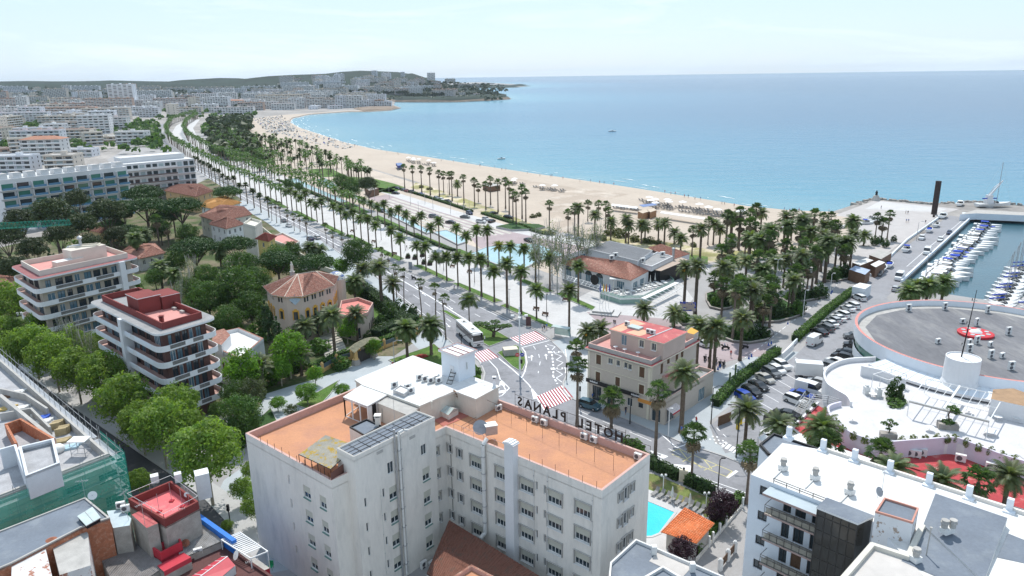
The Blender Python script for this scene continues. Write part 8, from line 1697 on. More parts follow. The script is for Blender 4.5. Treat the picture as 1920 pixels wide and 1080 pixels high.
cars("van white 1686 524 -10 10;van white 1738 476 -8 10;hatch white 1763 452 -8 9;hatch dark_blue 1780 439 -8 9;van white 1807 410 -6 9;suv white 1728 449 -8 9;hatch grey 1648 516 -8 9","going up the harbour road beside the quay wall",'vehicles on the harbour road')
cars("hatch silver 1680 545 10 -8;suv white 80 585 10 6;hatch silver 35 590 10 6;hatch grey 310 500 10 6","half hidden under trees",'half hidden cars')
A,B=Vector(G(862,621)),Vector(G(900,655));d=B-A;t=thing('coach','white touring coach waiting at the red and white crossing','bus',(*((A+B)/2),0.02),None,math.atan2(d.y,d.x));m=MB();pw=PAINT['white'];prof=[(-6.1,.6,3.2),(-6.0,.5,3.5),(5.4,.5,3.5),(6.0,.5,3.2),(6.15,.5,1.4)]
m.box((0,0,.45),(12.2,2.5,1.25),pw);m.box((-.1,0,3.05),(11.9,2.45,.4),pw);m.box((-5.9,0,1.7),(.4,2.45,1.4),pw);obj('body',m,t,local=1)
m=MB();m.box((-.2,0,1.7),(11.6,2.44,1.36),GL_);obj('side_windows',m,t,local=1);m=MB();m.face([(6.12,-1.2,1.2),(6.12,1.2,1.2),(5.75,1.2,3.1),(5.75,-1.2,3.1)],GL_);m.face([(5.75,-1.22,3.1),(5.75,-1.22,1.7),(6.12,-1.22,1.2)],GL_);m.face([(5.75,1.22,3.1),(5.75,1.22,1.7),(6.12,1.22,1.2)],GL_);obj('windscreen',m,t,local=1)
for x in (-3.2,-1.9,4.0):
 for y in (-1.18,1.18):w=obj('wheel',WM,t,local=1);w.location=(x,y,.5);w.scale=(1.45,)*3
for x in (-3.5,2.5):m=MB();m.box((x,0,3.45),(1.3,1.0,.12),acw);m.box((x,0,3.57),(.8,.6,.03),dark);obj('roof_hatch',m,t,local=1)
for y in (-1.5,1.5):m=MB();m.box((6.1,y,2.0),(.15,.2,.7),pw);m.tube((5.9,y*.8,2.9),(6.1,y,2.7),.04,blackm,4);obj('wing_mirror',m,t,local=1)
for y in (-.9,.9):m=MB();m.box((6.12,y,.7),(.08,.4,.2),headl);obj('headlight',m,t,local=1)
m=MB();m.box((6.12,0,.6),(.06,.8,.35),blackm);obj('number_plate_panel',m,t,local=1)
# ================================================================ boats
def boat_mesh(Ln,W_,sail=False):
 r=thing('motor_boat','boat','boat');hm=mat('gelcoat',(.70,.70,.69),.3,.04,1,spec=.6);mb=MB();n=9;rows=[]
 for i in range(n+1):
  t=i/n;x=-Ln/2+Ln*t;w=W_/2*(1-max(0,(t-.45)/.55)**2.2)*(.9 if i==0 else 1);sh=.75+.35*t*t
  rows.append([(x,0,-.3*(1-t*.6)),(x,-w*.75,0),(x,-w,sh),(x,-w*.82,sh+.03),(x,0,sh+.12*t),(x,w*.82,sh+.03),(x,w,sh),(x,w*.75,0)])
 for i in range(n):
  for j in range(8):
   k=(j+1)%8
   if j in (3,4) and 1<=i<=4 :continue
   mb.face([rows[i][j],rows[i+1][j],rows[i+1][k],rows[i][k]],hm)
 mb.face(rows[0][::-1],hm);obj('hull',mb,r,local=1);mb=MB();x0,x1=rows[1][0][0],rows[5][0][0];mb.box(((x0+x1)/2,0,.35),(x1-x0,W_*.75,.08),mat('cockpit_floor',(.42,.38,.32),.8,.1,1));mb.box((x0+.6,0,.43),(.6,W_*.6,.35),acw);mb.box((x0+1.9,W_*.18,.43),(.6,.5,.5),acw);obj('cockpit',mb,r,local=1)
 mb=MB();x=rows[5][0][0];h=.95;mb.face([(x+.6,-W_*.28,h+.05),(x+.6,W_*.28,h+.05),(x-.1,W_*.34,h+.55),(x-.1,-W_*.34,h+.55)],GL_);mb.face([(x+.6,-W_*.28,h+.05),(x-.1,-W_*.34,h+.55),(x-.9,-W_*.36,h)],GL_);mb.face([(x+.6,W_*.28,h+.05),(x-.1,W_*.34,h+.55),(x-.9,W_*.36,h)],GL_);obj('windscreen',mb,r,local=1)
 return r
def hardtop(r,Ln,W_,m):mb=MB();mb.box((-Ln*.12,0,1.75),(Ln*.28,W_*.7,.1),m);[mb.tube((-Ln*.12+a,b,.8),(-Ln*.12+a*.9,b*.9,1.75),.03,steelm,4) for a in (-Ln*.12,Ln*.12) for b in (-W_*.32,W_*.32)];obj('canopy',mb,r,local=1)
BO=[]
for Ln,W_,c in ((6.5,2.4,None),(8,2.8,'w'),(7.2,2.6,'b'),(9.5,3.1,'w'),(6.0,2.3,'c')):
 r=boat_mesh(Ln,W_)
 if c in ('w','b'):hardtop(r,Ln,W_,framew if c=='w' else mat('blue_canvas',(.02,.06,.40),.8,.1,1))
 if c=='c':mb=MB();mb.lathe((0,0,.75),[(1,0),(.9,.25),(.4,.42),(.02,.45)],mat('blue_canvas'),12,2.2,1.0);obj('cover',mb,r,local=1)
 BO.append(Proto(r))
bn=['small open motor boat','white cabin boat with hard top','motor boat with blue canopy','long white motor yacht','motor boat under a blue cover']
A0_,A1_=(1693,540),(1826,416)
for i in range(34):
 t=(i+.5)/34;f=Vector(G(*lerp(A0_,A1_,t)));k=(i*7+i//3)%5;d=Vector(G(*lerp(A0_,A1_,min(1,t+.02))))-f;n=Vector((d.y,-d.x)).normalized();p=f+n*(5.5+(.8 if k in(1,3) else 0)+rnd.uniform(-.3,.8));BO[k].put((p.x,p.y,-.95),math.atan2(n.y,n.x)+rnd.uniform(-.08,.08),f"{bn[k]}, {FST[i%20]} {'in the upper half of the quay row' if i>=20 else 'from the near end of the quay row'}",'boats along the quay',(1.35,1.2,1.15))
r=boat_mesh(10,3.0);mb=MB();mb.tube((.8,0,.9),(.8,0,13),.08,steelm,6);mb.tube((.8,0,2.1),(-3.6,0,2.1),.06,steelm,5);mb.tube((.8,0,13),(4.8,0,1.1),.02,steelm,3);mb.tube((.8,0,13),(-4.8,0,1.0),.02,steelm,3);mb.tube((.8,-.7,9),(.8,.7,9),.03,steelm,4);obj('mast',mb,r,local=1);mb=MB();mb.tube((.6,0,2.25),(-3.5,0,2.25),.18,mat('blue_canvas'),6);obj('furled_sail',mb,r,local=1);r.name='sailing_boat';SB_=Proto(r)
k=0
for row,(A_,B_,m_) in enumerate((((1852,575),(1900,500),12),((1900,590),(1960,520),6))):
 for i in range(m_):
  p=G(*lerp(A_,B_,i/(m_-1)));o=(SB_ if i%3 else BO[3]).put((p[0]+3,p[1],-.95),rnd.uniform(-.1,.1)+.15,f"{'sailing yacht' if i%3 else 'white motor yacht'}, {FST[k]} from the near end of the pontoon row at the right edge",'yachts at the pontoon',(1.1,1.1,1.1));k+=1
pt=thing('pontoon','narrow pale floating pontoon between the yachts at the right edge','pontoon',(*G(1915,575),-.8));mb=MB();mb.wallline([G(1893,590,-.5),G(1990,500,-.5)],2.2,-.95,-.5,concr);obj('deck',mb,pt)
for i,(x,y,c) in enumerate(((1800,385,3),(1768,408,3),(1755,425,0),(1742,435,4),(1700,471,2),(1667,501,4),(1655,508,0),(1640,415,0),(1625,420,2),(1632,412,0),(1573,428,0),(1480,428,0),(940,296,0),(1148,245,3),(1620,440,0))):
 BO[c].put((*G(x,y),.6 if i<7 else (-.95 if i in (12,13) else .2)),.9 if i<7 else .2,('white yacht on the hard standing by the harbour wall','large white boat on a trailer above the harbour road','small boat on a trailer behind the large white boat','blue-covered boat on a trailer beside the road','boat with blue canopy on a trailer halfway up the road','blue tarpaulined boat by the cafes','small boat on a trailer at the bottom of the row','fishing boat drawn up on the sand by the esplanade wall','blue and white fishing boat on the sand','small fishing boat at the foot of the esplanade wall','boat on the sand behind the palms','red-bottomed boat among the beach palms','small white boat near the beach swimming area','long boat crossing the open bay','small beached boat under the esplanade palms')[i],None,.95)
SB_.put((*G(1862,388),.6),.05,'large sailing yacht hauled out on the quay beside the white crane',None,(1.6,1.5,1.5))
t=thing('harbour_crane','white angled harbour crane beside the hauled-out yacht','crane',(*G(1852,388),0));mb=MB();mb.box((0,0,0),(3,3,3.5),wallpure);obj('base',mb,t,local=1);mb=MB();mb.box((0,0,3.5),(2.2,2.2,2),wallpure);mb.tube((0,0,5),(5,0,12),.5,wallpure,6,.25);mb.tube((-1,0,5),(1.5,0,9),.2,wallpure,5);mb.tube((1.5,0,9),(5,0,12),.15,wallpure,5);obj('boom',mb,t,local=1)
# ================================================================ people
def person_mesh(pose,shirt,legs):
 sk=mat('skin',(.42,.25,.17),.6,.05,1);J={'walk':[(0,0,.95),(0,0,1.2),(0,0,1.45),(0,0,1.55),(0,.02,1.68),(.1,0,.9),(.12,.22,.5),(.12,.10,.08),(.12,.22,.04),(-.1,0,.9),(-.12,-.05,.48),(-.12,-.3,.12),(-.12,-.18,.04),(.2,0,1.42),(.26,-.12,1.15),(.27,.05,.92),(-.2,0,1.42),(-.26,.12,1.15),(-.27,.22,.95)],
  'stand':[(0,0,.95),(0,0,1.2),(0,0,1.45),(0,0,1.55),(0,.02,1.68),(.1,0,.9),(.11,.02,.5),(.11,0,.08),(.11,.14,.04),(-.1,0,.9),(-.11,.03,.48),(-.11,0,.08),(-.11,.14,.04),(.2,0,1.42),(.25,0,1.15),(.24,.06,.9),(-.2,0,1.42),(-.25,0,1.15),(-.22,.12,.95)],
  'sit':[(0,0,.45),(0,-.02,.72),(0,0,.98),(0,0,1.08),(0,.03,1.2),(.1,.02,.43),(.13,.42,.5),(.13,.45,.1),(.13,.58,.05),(-.1,.02,.43),(-.13,.42,.5),(-.13,.45,.1),(-.13,.58,.05),(.2,0,.93),(.26,.08,.68),(.2,.32,.6),(-.2,0,.93),(-.26,.08,.68),(-.2,.32,.6)]}[pose]
 E=[(0,1),(1,2),(2,3),(3,4),(0,5),(5,6),(6,7),(7,8),(0,9),(9,10),(10,11),(11,12),(2,13),(13,14),(14,15),(2,16),(16,17),(17,18)];Rr=[.15,.13,.15,.06,.10,.09,.065,.05,.04,.09,.065,.05,.04,.065,.045,.035,.065,.045,.035]
 me=bpy.data.meshes.new('person');me.from_pydata(J,E,[]);o=bpy.data.objects.new('tmp',me);COL.objects.link(o);sm=o.modifiers.new('s','SKIN')
 for i,sv in enumerate(me.skin_vertices[0].data):sv.radius=(Rr[i],Rr[i]*.85);sv.use_root=(i==0)
 o.modifiers.new('u','SUBSURF').levels=1;dg=bpy.context.evaluated_depsgraph_get();m2=bpy.data.meshes.new_from_object(o.evaluated_get(dg));bpy.data.objects.remove(o)
 m2.name='person';m2.materials.clear();z0=J[0][2];[m2.materials.append(x) for x in (sk,shirt,legs,mat('hair',(.05,.03,.02),.8,0))]
 for p in m2.polygons:
  z=p.center.z;arm=abs(p.center.x)>.2 and z<J[13][2]-.1 and z>J[15][2]-.2
  p.material_index=0 if (arm or (z>J[3][2] and z<J[4][2]+.03)) else 3 if z>=J[4][2]+.03 else 1 if z>z0+.02 else 2 if (pose!='sit' and z>.45) or pose=='sit' and z>.4 else 0
  p.use_smooth=True
 return m2
cl=lambda n,c:mat('cloth_'+n,c,.9,.05,2)
PM=[person_mesh('walk',cl('dark',(.03,.03,.04)),cl('jeans',(.05,.08,.16))),person_mesh('stand',cl('white',(.6,.6,.6)),cl('black',(.02,.02,.02))),person_mesh('walk',cl('blue',(.06,.16,.45)),cl('beige',(.4,.34,.25))),person_mesh('stand',cl('red',(.45,.05,.05)),cl('jeans2',(.06,.08,.14))),person_mesh('sit',cl('light',(.45,.5,.6)),cl('black',(.02,.02,.02)))]
def person(i,x,y,label,group=None,z=0.05,rz=None,xy=None):X,Y=xy or G(x,y);return obj('person',PM[i],None,label,'person',group,loc=(X,Y,z),rz=rnd.uniform(0,6.28) if rz is None else rz)
for i,x,y,l in ((0,1151,611,'person in dark clothes walking on the promenade, left of the pair above the corner house'),(0,1154,612,'person in dark clothes walking on the promenade, right of the pair above the corner house'),(2,1111,752,'person in blue by the shop corner pillars'),(0,1173,778,'person in dark top walking along the shop pavement'),(3,1090,650,'person standing near the bus shelter posts'),(1,1017,620,'left of three people waiting at the crossing lamp post'),(0,1021,622,'middle of three people waiting at the crossing lamp post'),(2,1025,619,'right of three people waiting at the crossing lamp post'),(0,1436,562,'person walking between the planters with dark backpack'),(1,1444,562,'person in white walking between the planters'),(0,1394,558,'person beside the tall lamp behind the planters'),(3,1370,670,'person on a bicycle-width path in an orange top beside the thin palm'),(0,763,468,'person walking alone on the white promenade'),(0,825,500,'person in dark clothes crossing the promenade by the flower tubs'),(2,852,545,'person walking in the roadside shade strip'),(1,858,385,'person near the beach car park hedge'),(1,1698,401,'person in white on the esplanade, left of a pair'),(0,1702,402,'person in dark on the esplanade, right of a pair'),(2,1699,418,'left of two people crossing the esplanade middle'),(2,1703,418,'right of two people crossing the esplanade middle'),(0,1735,420,'person alone near the harbour road wall'),(0,1652,392,'person beside the low benches on the esplanade'),(1,692,462,'left of two people by the roadside palm trunk'),(0,698,462,'right of two people by the roadside palm trunk'),(3,1305,797,'person in red at the palm by the checker crossing'),(2,1277,815,'person in blue beside the litter bin by the tall date palm')):person(i,x,y,l)
r=random.Random(12)
for i in range(62):
 t=i/62;px=lerp((560,262),(1390,398),t) if False else None
 k=min(len(shore)-2,int((1-t)*13)+1);f=r.random();a=lerp(shore[k],shore[k-1],f);person(r.randrange(4),a[0]-r.uniform(2,10)*.4,a[1]+r.uniform(.3,5)*(a[1]/330),'one of the small figures strolling along the wet edge of the beach','beach strollers')
# ================================================================ beach furniture
sbm=mat('sunbed_grey',(.12,.115,.11),.8,.1,2);r0=thing('sunbed','sunbed','sunbed');mb=MB();mb.box((0,0,.3),(.65,1.4,.08),sbm);obj('bed',mb,r0,local=1);mb=MB();mb.face([(-.32,.7,.38),(.32,.7,.38),(.32,1.2,.75),(-.32,1.2,.75)],sbm);obj('headrest',mb,r0,local=1);mb=MB();[mb.box((a,b,0),(.06,.06,.3),sbm) for a in (-.25,.25) for b in (-.6,.6)];obj('leg',mb,r0,local=1,kind='stuff');BED=Proto(r0)
r0=thing('beach_parasol','parasol','parasol');mb=MB();mb.tube((0,0,0),(0,0,2.3),.04,framew,5);obj('pole',mb,r0,local=1);mb=MB();mb.lathe((0,0,1.95),[(1.5,0),(.8,.28),(.02,.45)],framew,10);obj('canopy',mb,r0,local=1);PAR=Proto(r0)
def beds(A,B,C,D,nu,nv,lab,grp,pr=.85,par=.35):
 for i in range(nu):
  for j in range(nv):
   if r.random()>pr:continue
   p=lerp(lerp(A,B,(i+.5)/nu),lerp(D,C,(i+.5)/nu),(j+.5)/nv);X,Y=G(*p);X+=r.uniform(-.6,.6);Y+=r.uniform(-.6,.6)
   BED.put((X-.6,Y,.05),.6,lab,grp,1.4);BED.put((X+.9,Y+.3,.05),.6,lab,grp,1.4)
   if r.random()<par:PAR.put((X,Y+.6,.05),0,'one of the white beach parasols among the sunbeds of the '+grp,'parasols '+grp,1.3)
beds((1190,374),(1400,405),(1385,415),(1230,392),13,4,'one of the grey sunbeds in the big block right of the huts','main sunbed block',.85,.2);beds((1000,350),(1062,358),(1055,363),(1000,356),5,2,'one of the grey sunbeds in the small group above the tyre tracks','small sunbed group',.9,.5);beds((925,335),(990,346),(985,352),(930,343),4,2,'one of the grey sunbeds left of the small sunbed group','left sunbed group',.7,.5);beds((760,300),(820,308),(815,315),(765,306),6,2,'one of the sunbeds beyond the footpath palms','far sunbed group',.9,.8);beds((1150,388),(1200,394),(1198,398),(1155,393),6,1,'one of the sunbeds under the long white shade','shaded sunbeds',1,0)
st_=MB()
for i in range(700):
 t=r.random();u=r.random();p=lerp(lerp((475,222),(530,216),u),lerp((500,248),(556,243),u),t) if i%3 else lerp(lerp((500,248),(548,240),u),lerp((640,282),(670,275),u),t*t);X,Y=G(*p);st_.box((X,Y,.02),(r.uniform(.7,1.6),r.uniform(.9,1.7),r.uniform(.3,1.2)),r.choice((framew,sbm,framew,sbm,framew,acw,acw,MATS['blue_canvas'] if i%4==0 else sbm)),r.uniform(0,3))
obj('distant_beach_furniture',st_,None,'crowded parasols, loungers and towels on the far curve of the beach','beach furniture',None,'stuff')
# ================================================================ street furniture
def lamp(x,y,h,label,two=False,col=None,arm=1.6,rz=0,group=None):
 X,Y=G(x,y);t=thing('street_lamp',label,'street lamp',(X,Y,0),group,R_(rz));m=col or steelm;mb=MB();mb.tube((0,0,0),(0,0,h),.11,m,6,.06);obj('pole',mb,t,local=1)
 for s__ in ((-1,1) if two else (1,)):mb=MB();mb.path([(0,0,h-.1),(s__*arm*.5,0,h+.35),(s__*arm,0,h+.3)],.05,m,4);mb.box((s__*arm,0,h+.2),(.6,.22,.12),m);obj('lamp_head',mb,t,local=1)
for i,(x,y,h) in enumerate(((868,603,0),(1042,560,0),(905,690,0),)):pass
lamp(740,690,6,'slim lamp post on the bluish pavement behind the hotel roof');lamp(833,627,8,'lamp post with twin arms between the thin palms',True);lamp(955,585,6,'dark slim post in the roadside lawn near the crossing',arm=.1);lamp(1333,795,7,'street lamp beside the clipped hedge near the checkered crossing',col=blackm);lamp(1181,795,5,'black lamp post in front of the corner house',col=blackm,arm=.4);lamp(1253,818,5,'lamp post at the pavement edge near the shop corner',col=framew,arm=.3);lamp(1380,858,9,'tall black street lamp with curved arm by the small crossing',col=blackm,rz=170);lamp(1346,918,5,'black lamp post on the road edge by the pool garden',col=blackm,arm=.5);lamp(1381,627,13,'very tall pale mast with globe lamps in the plaza garden',col=framew,arm=.8,two=True);lamp(1452,568,12,'tall pale mast lamp behind the planters',col=framew,arm=.8,two=True);lamp(1555,560,7,'lamp post with flags beside the long hedge',col=framew,arm=.6);lamp(1505,595,7,'white lamp post with blue pennant on the path',col=framew,arm=.6);lamp(1735,520,7,'curved lamp at the esplanade edge of the harbour road');lamp(1718,452,7,'curved lamp by the quayside plaza wall');
for i,(x,y) in enumerate(((975,555),(1025,595),(890,530),(832,507),(790,485),(1006,560),(760,470),(715,450),(668,430))):lamp(x,y,6,f"slim dark light column, {FST[i]} on the white promenade",col=ironm,arm=.05,group='promenade light columns')
for i,(x,y) in enumerate(((770,384),(797,382),(730,372),(812,392),(845,400),(908,448),(785,402),(870,402),(840,365),(703,375),(880,398))):lamp(x,y,5.5,f"thin light column, {FST[i]} in the beach car park",col=steelm,arm=.05,group='car park light columns')
X,Y=G(975,703);t=thing('signal_mast','tall white lighting mast with ring of floodlights and round traffic signs on the island','mast',(X,Y,0));mb=MB();mb.tube((0,0,0),(0,0,15),.22,framew,8,.12);obj('pole',mb,t,local=1)
for i in range(4):a=i*1.57;mb=MB();mb.tube((0,0,12.6),(1.3*math.cos(a),1.3*math.sin(a),13.0),.05,framew,4);mb.box((1.4*math.cos(a),1.4*math.sin(a),12.9),(.7,.5,.3),acw,a);obj('floodlight',mb,t,local=1)
for s__,c in ((-1,'bright_red'),(1,'blue_letters')):mb=MB();mb.lathe((0,0,0),[(.42,0),(.42,.04)],MATS[c],14);o=obj('round_sign',mb,t,local=1);o.location=(s__*.5,-.25,4.6);o.rotation_euler=(R_(90),0,0);mb=MB();mb.box((s__*.5,-.31,4.55),(.5,.02,.1),white);obj('sign_mark',mb,t,local=1)
mb=MB();mb.box((.35,-.1,2.6),(.4,.3,.9),blackm);obj('signal_head',mb,t,local=1)
def tlight(x,y,label,h=4.5,arm=0):
 X,Y=G(x,y);t=thing('traffic_light',label,'traffic light',(X,Y,0));mb=MB();mb.tube((0,0,0),(0,0,h),.08,blackm,6);
 if arm:mb.tube((0,0,h),(arm*.6,0,h+.9),.07,blackm,5);mb.tube((arm*.6,0,h+.9),(arm,0,h+.8),.06,blackm,5)
 obj('pole',mb,t,local=1);mb=MB();mb.box((arm,-.1,h-.2 if not arm else h-.1),(.34,.3,.95),blackm);obj('signal_head',mb,t,local=1)
tlight(1062,712,'traffic light at the kerb by the bus bay',3);tlight(1087,764,'traffic light on a slim pole beside the fan palm at the crossing',3.6);tlight(866,673,'black traffic light with long curved arm over the coach lane',5.2,4.5);tlight(433,990,'traffic light at the street corner by the hotel',3)
def panel(name,label,cat,x,y,w,h,z,m,rz=0,leg=True):
 X,Y=G(x,y);t=thing(name,label,cat,(X,Y,0),None,R_(rz));mb=MB();mb.box((0,0,z),(w,.12,h),m);obj('panel',mb,t,local=1)
 if leg:
  for a in (-w*.4,w*.4):mb=MB();mb.tube((a,0,0),(a,0,z),.05,steelm,4);obj('post',mb,t,local=1)
panel('billboard','blue and white printed billboard between the plaza palms','billboard',1288,600,4.0,2.4,2.4,mat('poster',(.05,.08,.40),.5,.1,1,col2=(.5,.4,.35),c2pos=(.5,.52),c2scale=.5),-10);panel('information_panel','dark information panel on the pavement near the bus shelter','sign',991,613,1.3,2.4,.3,mat('dark_poster',(.10,.05,.05),.5,.3,2),-20);panel('information_panel','grey advertising panel by the kerb of the bus bay','sign',1075,692,1.6,2.6,.4,mat('grey_poster',(.25,.27,.30),.5,.3,2),-10);panel('information_panel','green-grey sign panel at the villa end of the grass strip','sign',770,508,1.4,2.6,.4,mat('grey_poster'),-30);panel('banner_fence','long white banner fence closing the car park beside the hedge','fence',1477,668,7.5,1.5,.4,framew,52,False);panel('banner_fence','grey framed panel at the head of the near hedge','fence',1445,665,4.5,1.6,.3,MATS['grey_poster'],45,False);panel('gate','brown slatted gate beside the shrubs at the car park entrance','gate',1358,795,3.4,1.8,.1,frameb,35,False);panel('gate','dark slatted sliding gate at the car park entrance','gate',1443,790,4.6,1.9,.1,framed,42,False)
sh_=thing('bus_shelter','glass and steel bus shelter on the white pavement','bus shelter',(*G(1052,632),0),None,R_(-30));mb=MB();mb.box((0,0,2.5),(4.5,1.6,.1),MATS['skylight_panes']);obj('roof',mb,sh_,local=1);mb=MB();mb.box((0,.7,.3),(4.3,.05,2.1),MATS['green_tinted_glass']);obj('glass_wall',mb,sh_,local=1)
for a in (-2.1,2.1):mb=MB();mb.tube((a,.7,0),(a,.7,2.5),.06,steelm,5);obj('post',mb,sh_,local=1)
X,Y=G(957,665);t=thing('stone_block','pale concrete monument block on the triangular lawn','block',(X,Y,.1));mb=MB();mb.box((0,0,0),(3.2,2.2,1.5),concr,.2,top=trimc);obj('block',mb,t,local=1)
def bench(x,y,label,rz=-30):X,Y=G(x,y);t=thing('park_bench',label,'bench',(X,Y,.02),'promenade benches',R_(rz));mb=MB();mb.box((0,0,.42),(1.8,.5,.06),woodm);obj('seat',mb,t,local=1);mb=MB();mb.box((0,.26,.5),(1.8,.06,.45),woodm);obj('backrest',mb,t,local=1);[obj('leg',MB().box((a,0,0),(.08,.45,.42),ironm),t,local=1) for a in (-.75,.75)]
for i,(x,y) in enumerate(((1022,592),(1005,582),(880,512),(848,502),(1060,565),(740,478),(700,455),(584,770),(660,435))):bench(x,y,f"wooden bench, {('first','second','third','fourth','fifth','sixth','seventh','eighth','ninth')[i]} listed beside the promenade lawns from the crossing")
for i,(x,y) in enumerate(((765,484),(778,486),(792,481),(795,495),(806,497),(820,488),(827,492),(842,485))):X,Y=G(x,y);t=thing('flower_tub',f"square flower tub, {FST[i]} from the left across the promenade",'planter',(X,Y,0),'promenade flower tubs');obj('tub',MB().box((0,0,0),(1.6,1.6,.8),ironm),t,local=1);o=obj('plants',BM['dark'],t,local=1);o.location=(0,0,1.1);o.scale=(.9,.9,.8)
def scooter():
 t=thing('motor_scooter','s','scooter');mb=MB();mb.box((0,0,.35),(1.1,.32,.35),blackm);mb.box((-.35,0,.7),(.7,.3,.15),blackm);mb.tube((.55,0,.35),(.4,0,1.05),.06,blackm,5);mb.tube((.4,-.3,1.05),(.4,.3,1.05),.03,blackm,4);mb.box((-.75,0,.8),(.3,.32,.3),blackm);obj('body',mb,t,local=1)
 for x in (-.6,.65):w=obj('wheel',WM,t,local=1);w.location=(x,0,.28);w.scale=(.8,.6,.8)
 return Proto(t)
SC=scooter()
for i,(x,y) in enumerate(((1322,675),(1330,677),(1342,681),(1350,685),(1357,686),(1013,537+20),(776,524))):SC.put((*G(x,y),.03),R_(60 if i<5 else -35),f"black motor scooter, {('leftmost of the five parked behind the corner house','second from the left of the five behind the corner house','middle of the five behind the corner house','fourth from the left behind the corner house','rightmost of the five behind the corner house','standing on the promenade beside a palm','moving up the boulevard near the villa')[i]}",None,1.1)
SC.put((*G(1360,655),.03),0,'scooter with a rider in blue in front of the plaza planter',None,1.1);person(4,1358,655,'rider in a light blue shirt sitting on the scooter by the planter',z=.42);SC.put((*G(1397,654),.03),.3,'scooter parked beside the kerb of the plaza planter',None,1.0);SC.put((*G(1492,628),.03),1,'bicycle-like scooter under the rider by the long hedge',None,1.0);person(4,1492,628,'rider in black passing the end of the long hedge',z=.42)
cone=MB();cone.lathe((0,0,0),[(.25,0),(.22,.05),(.05,.75)],mat('blue_bollard',(.03,.09,.35),.6,.05,1),8);cm_=cone.mesh('bollard')
for i,(x,y) in enumerate(((1404,673),(1409,669),(1441,648),(1446,645),(1477,608),(1346,693),(1350,688),(1560,548),(1558,551))):obj('bollard',cm_,None,f"small dark blue bollard, {FST[i]} counted from the lower crossing along the path",'bollard','path bollards',loc=(*G(x,y),.03))
for i,(x,y) in enumerate(((1383,805),(1388,795))):t=thing('barrier','yellow barrier arm of the car park gate '+('in front' if i==0 else 'behind'),'barrier',(*G(x,y),0));obj('cabinet',MB().box((0,0,0),(.5,.5,1.1),mat('barrier_yellow',(.6,.42,.03),.6,.05,1)),t,local=1);obj('arm',MB().tube((0,0,1),(3.5,1.5,1.1),.05,MATS['barrier_yellow'],4),t,local=1)
for i,(x,y,h) in enumerate(((1377,695,3.2),(1367,700,2.4),(1371,706,2.0))):t=thing('cactus',('tallest','middle','shortest')[i]+' columnar cactus in the bed at the end of the near hedge','cactus',(*G(x,y+28),0));mb=MB();mb.tube((0,0,0),(0,0,h*1.4),.18,mat('cactus_green',(.07,.12,.05),.9,.2,3),7);mb.tube((.1,0,h*.5),(.5,0,h*.7),.13,MATS['cactus_green'],6);mb.tube((.5,0,h*.7),(.5,0,h*1.1),.13,MATS['cactus_green'],6);obj('stem',mb,t,local=1)
def cleanup():
 L=[x for v in TREES.values() for x in v]+[AC1,AC2,LG,CT,CC,BED,PAR,SC,SB_]+BO+list(CARS.values());return L
# ================================================================ trees placed by the middle and width of their crowns
CRD=dict(plane=9.0,bright=6.8,oak=9.2,stone=11.4,aleppo=9.4,poplar=5.4,cypress=2.1,purple=4.8,grey=6.4);CRZ=dict(plane=7.3,bright=5.0,oak=6.5,stone=9.3,aleppo=11,poplar=6.5,cypress=5.4,purple=3.6,grey=4.8)
def treec(kind,cx,cy,wp,label,group=None,zs=1.0):
 s=1.0
 for _ in range(4):
  p=G3(cx,cy,CRZ[kind]*s*zs);v=CR.transposed()@(p-Vector((0,0,H)));s=wp*(-v.z)/F/CRD[kind]
 pr=rnd.choice(TREES[kind]);r=pr.put((p.x,p.y,0),rnd.uniform(0,6.28),label,group,(s,s,s*zs),'tree');r.name=kind_name[kind]
def many(kind,data,lab,group,zs=1.0):
 D=[tuple(map(float,d.split())) for d in data.split(';')]
 for i,(x,y,w_) in enumerate(D):treec(kind,x,y,w_,lab.format(FST[i%20]+('' if i<20 else ' of the second lot')),group,zs)
many('plane',"385 845 145;300 795 118;330 760 100;235 745 112;262 790 90;190 700 100;140 690 92;98 665 95;60 645 90;25 660 80;130 645 72;70 615 70;175 650 64;15 565 85;10 620 70;355 800 80;205 640 44","bright green plane tree, {} up the street beside the construction site",'street plane trees')
many('plane',"478 945 60;455 915 50;470 880 40","bright green street tree, {} from the top beside the hotel's left wall",'trees beside the hotel wall');many('plane',"258 900 50;425 985 26","low street tree, {} counted by size near the red roof terrace",'low street trees')
many('bright',"452 690 78;540 655 80;525 690 50;555 620 36;650 615 44;700 650 36;600 600 40;590 700 34;420 560 30;640 500 36;665 540 36","fresh bright green tree, {} in the garden around the small white house and villa",'bright garden trees')
many('oak',"440 540 95;390 560 80;470 575 70;480 530 70;360 545 60;430 600 66;385 520 60;455 500 70;520 490 70;500 600 50;375 600 44;340 575 40;350 440 50;300 430 44;260 445 44;330 490 50;290 520 40;545 470 44;560 520 40","broad dark green tree, {} in the wooded garden left of the tiled villa",'wooded garden trees')
many('oak',"455 775 88;440 740 60;470 800 50;405 770 40","dense olive-dark tree, {} between the flats and the hotel's left corner",'dark trees by the hotel');many('grey',"475 735 60;410 800 36","greyish olive tree, {} near the hotel's left corner",'olive trees by the hotel')
many('stone',"272 385 85;337 385 88;270 362 80;365 462 90;310 405 60;230 385 50;440 458 76;520 485 80;585 492 78;425 360 58;240 430 50;208 420 50","umbrella-shaped stone pine, {} among the villas",'stone pines of the villas',.95)
many('aleppo',"97 395 80;150 420 62;198 395 70;142 372 50;37 412 60;225 400 50;10 440 70;60 465 60;25 500 56;110 440 56;170 455 46;215 440 44","tall dark pine, {} in the wooded plot behind the beige flats",'tall pines',1.0)
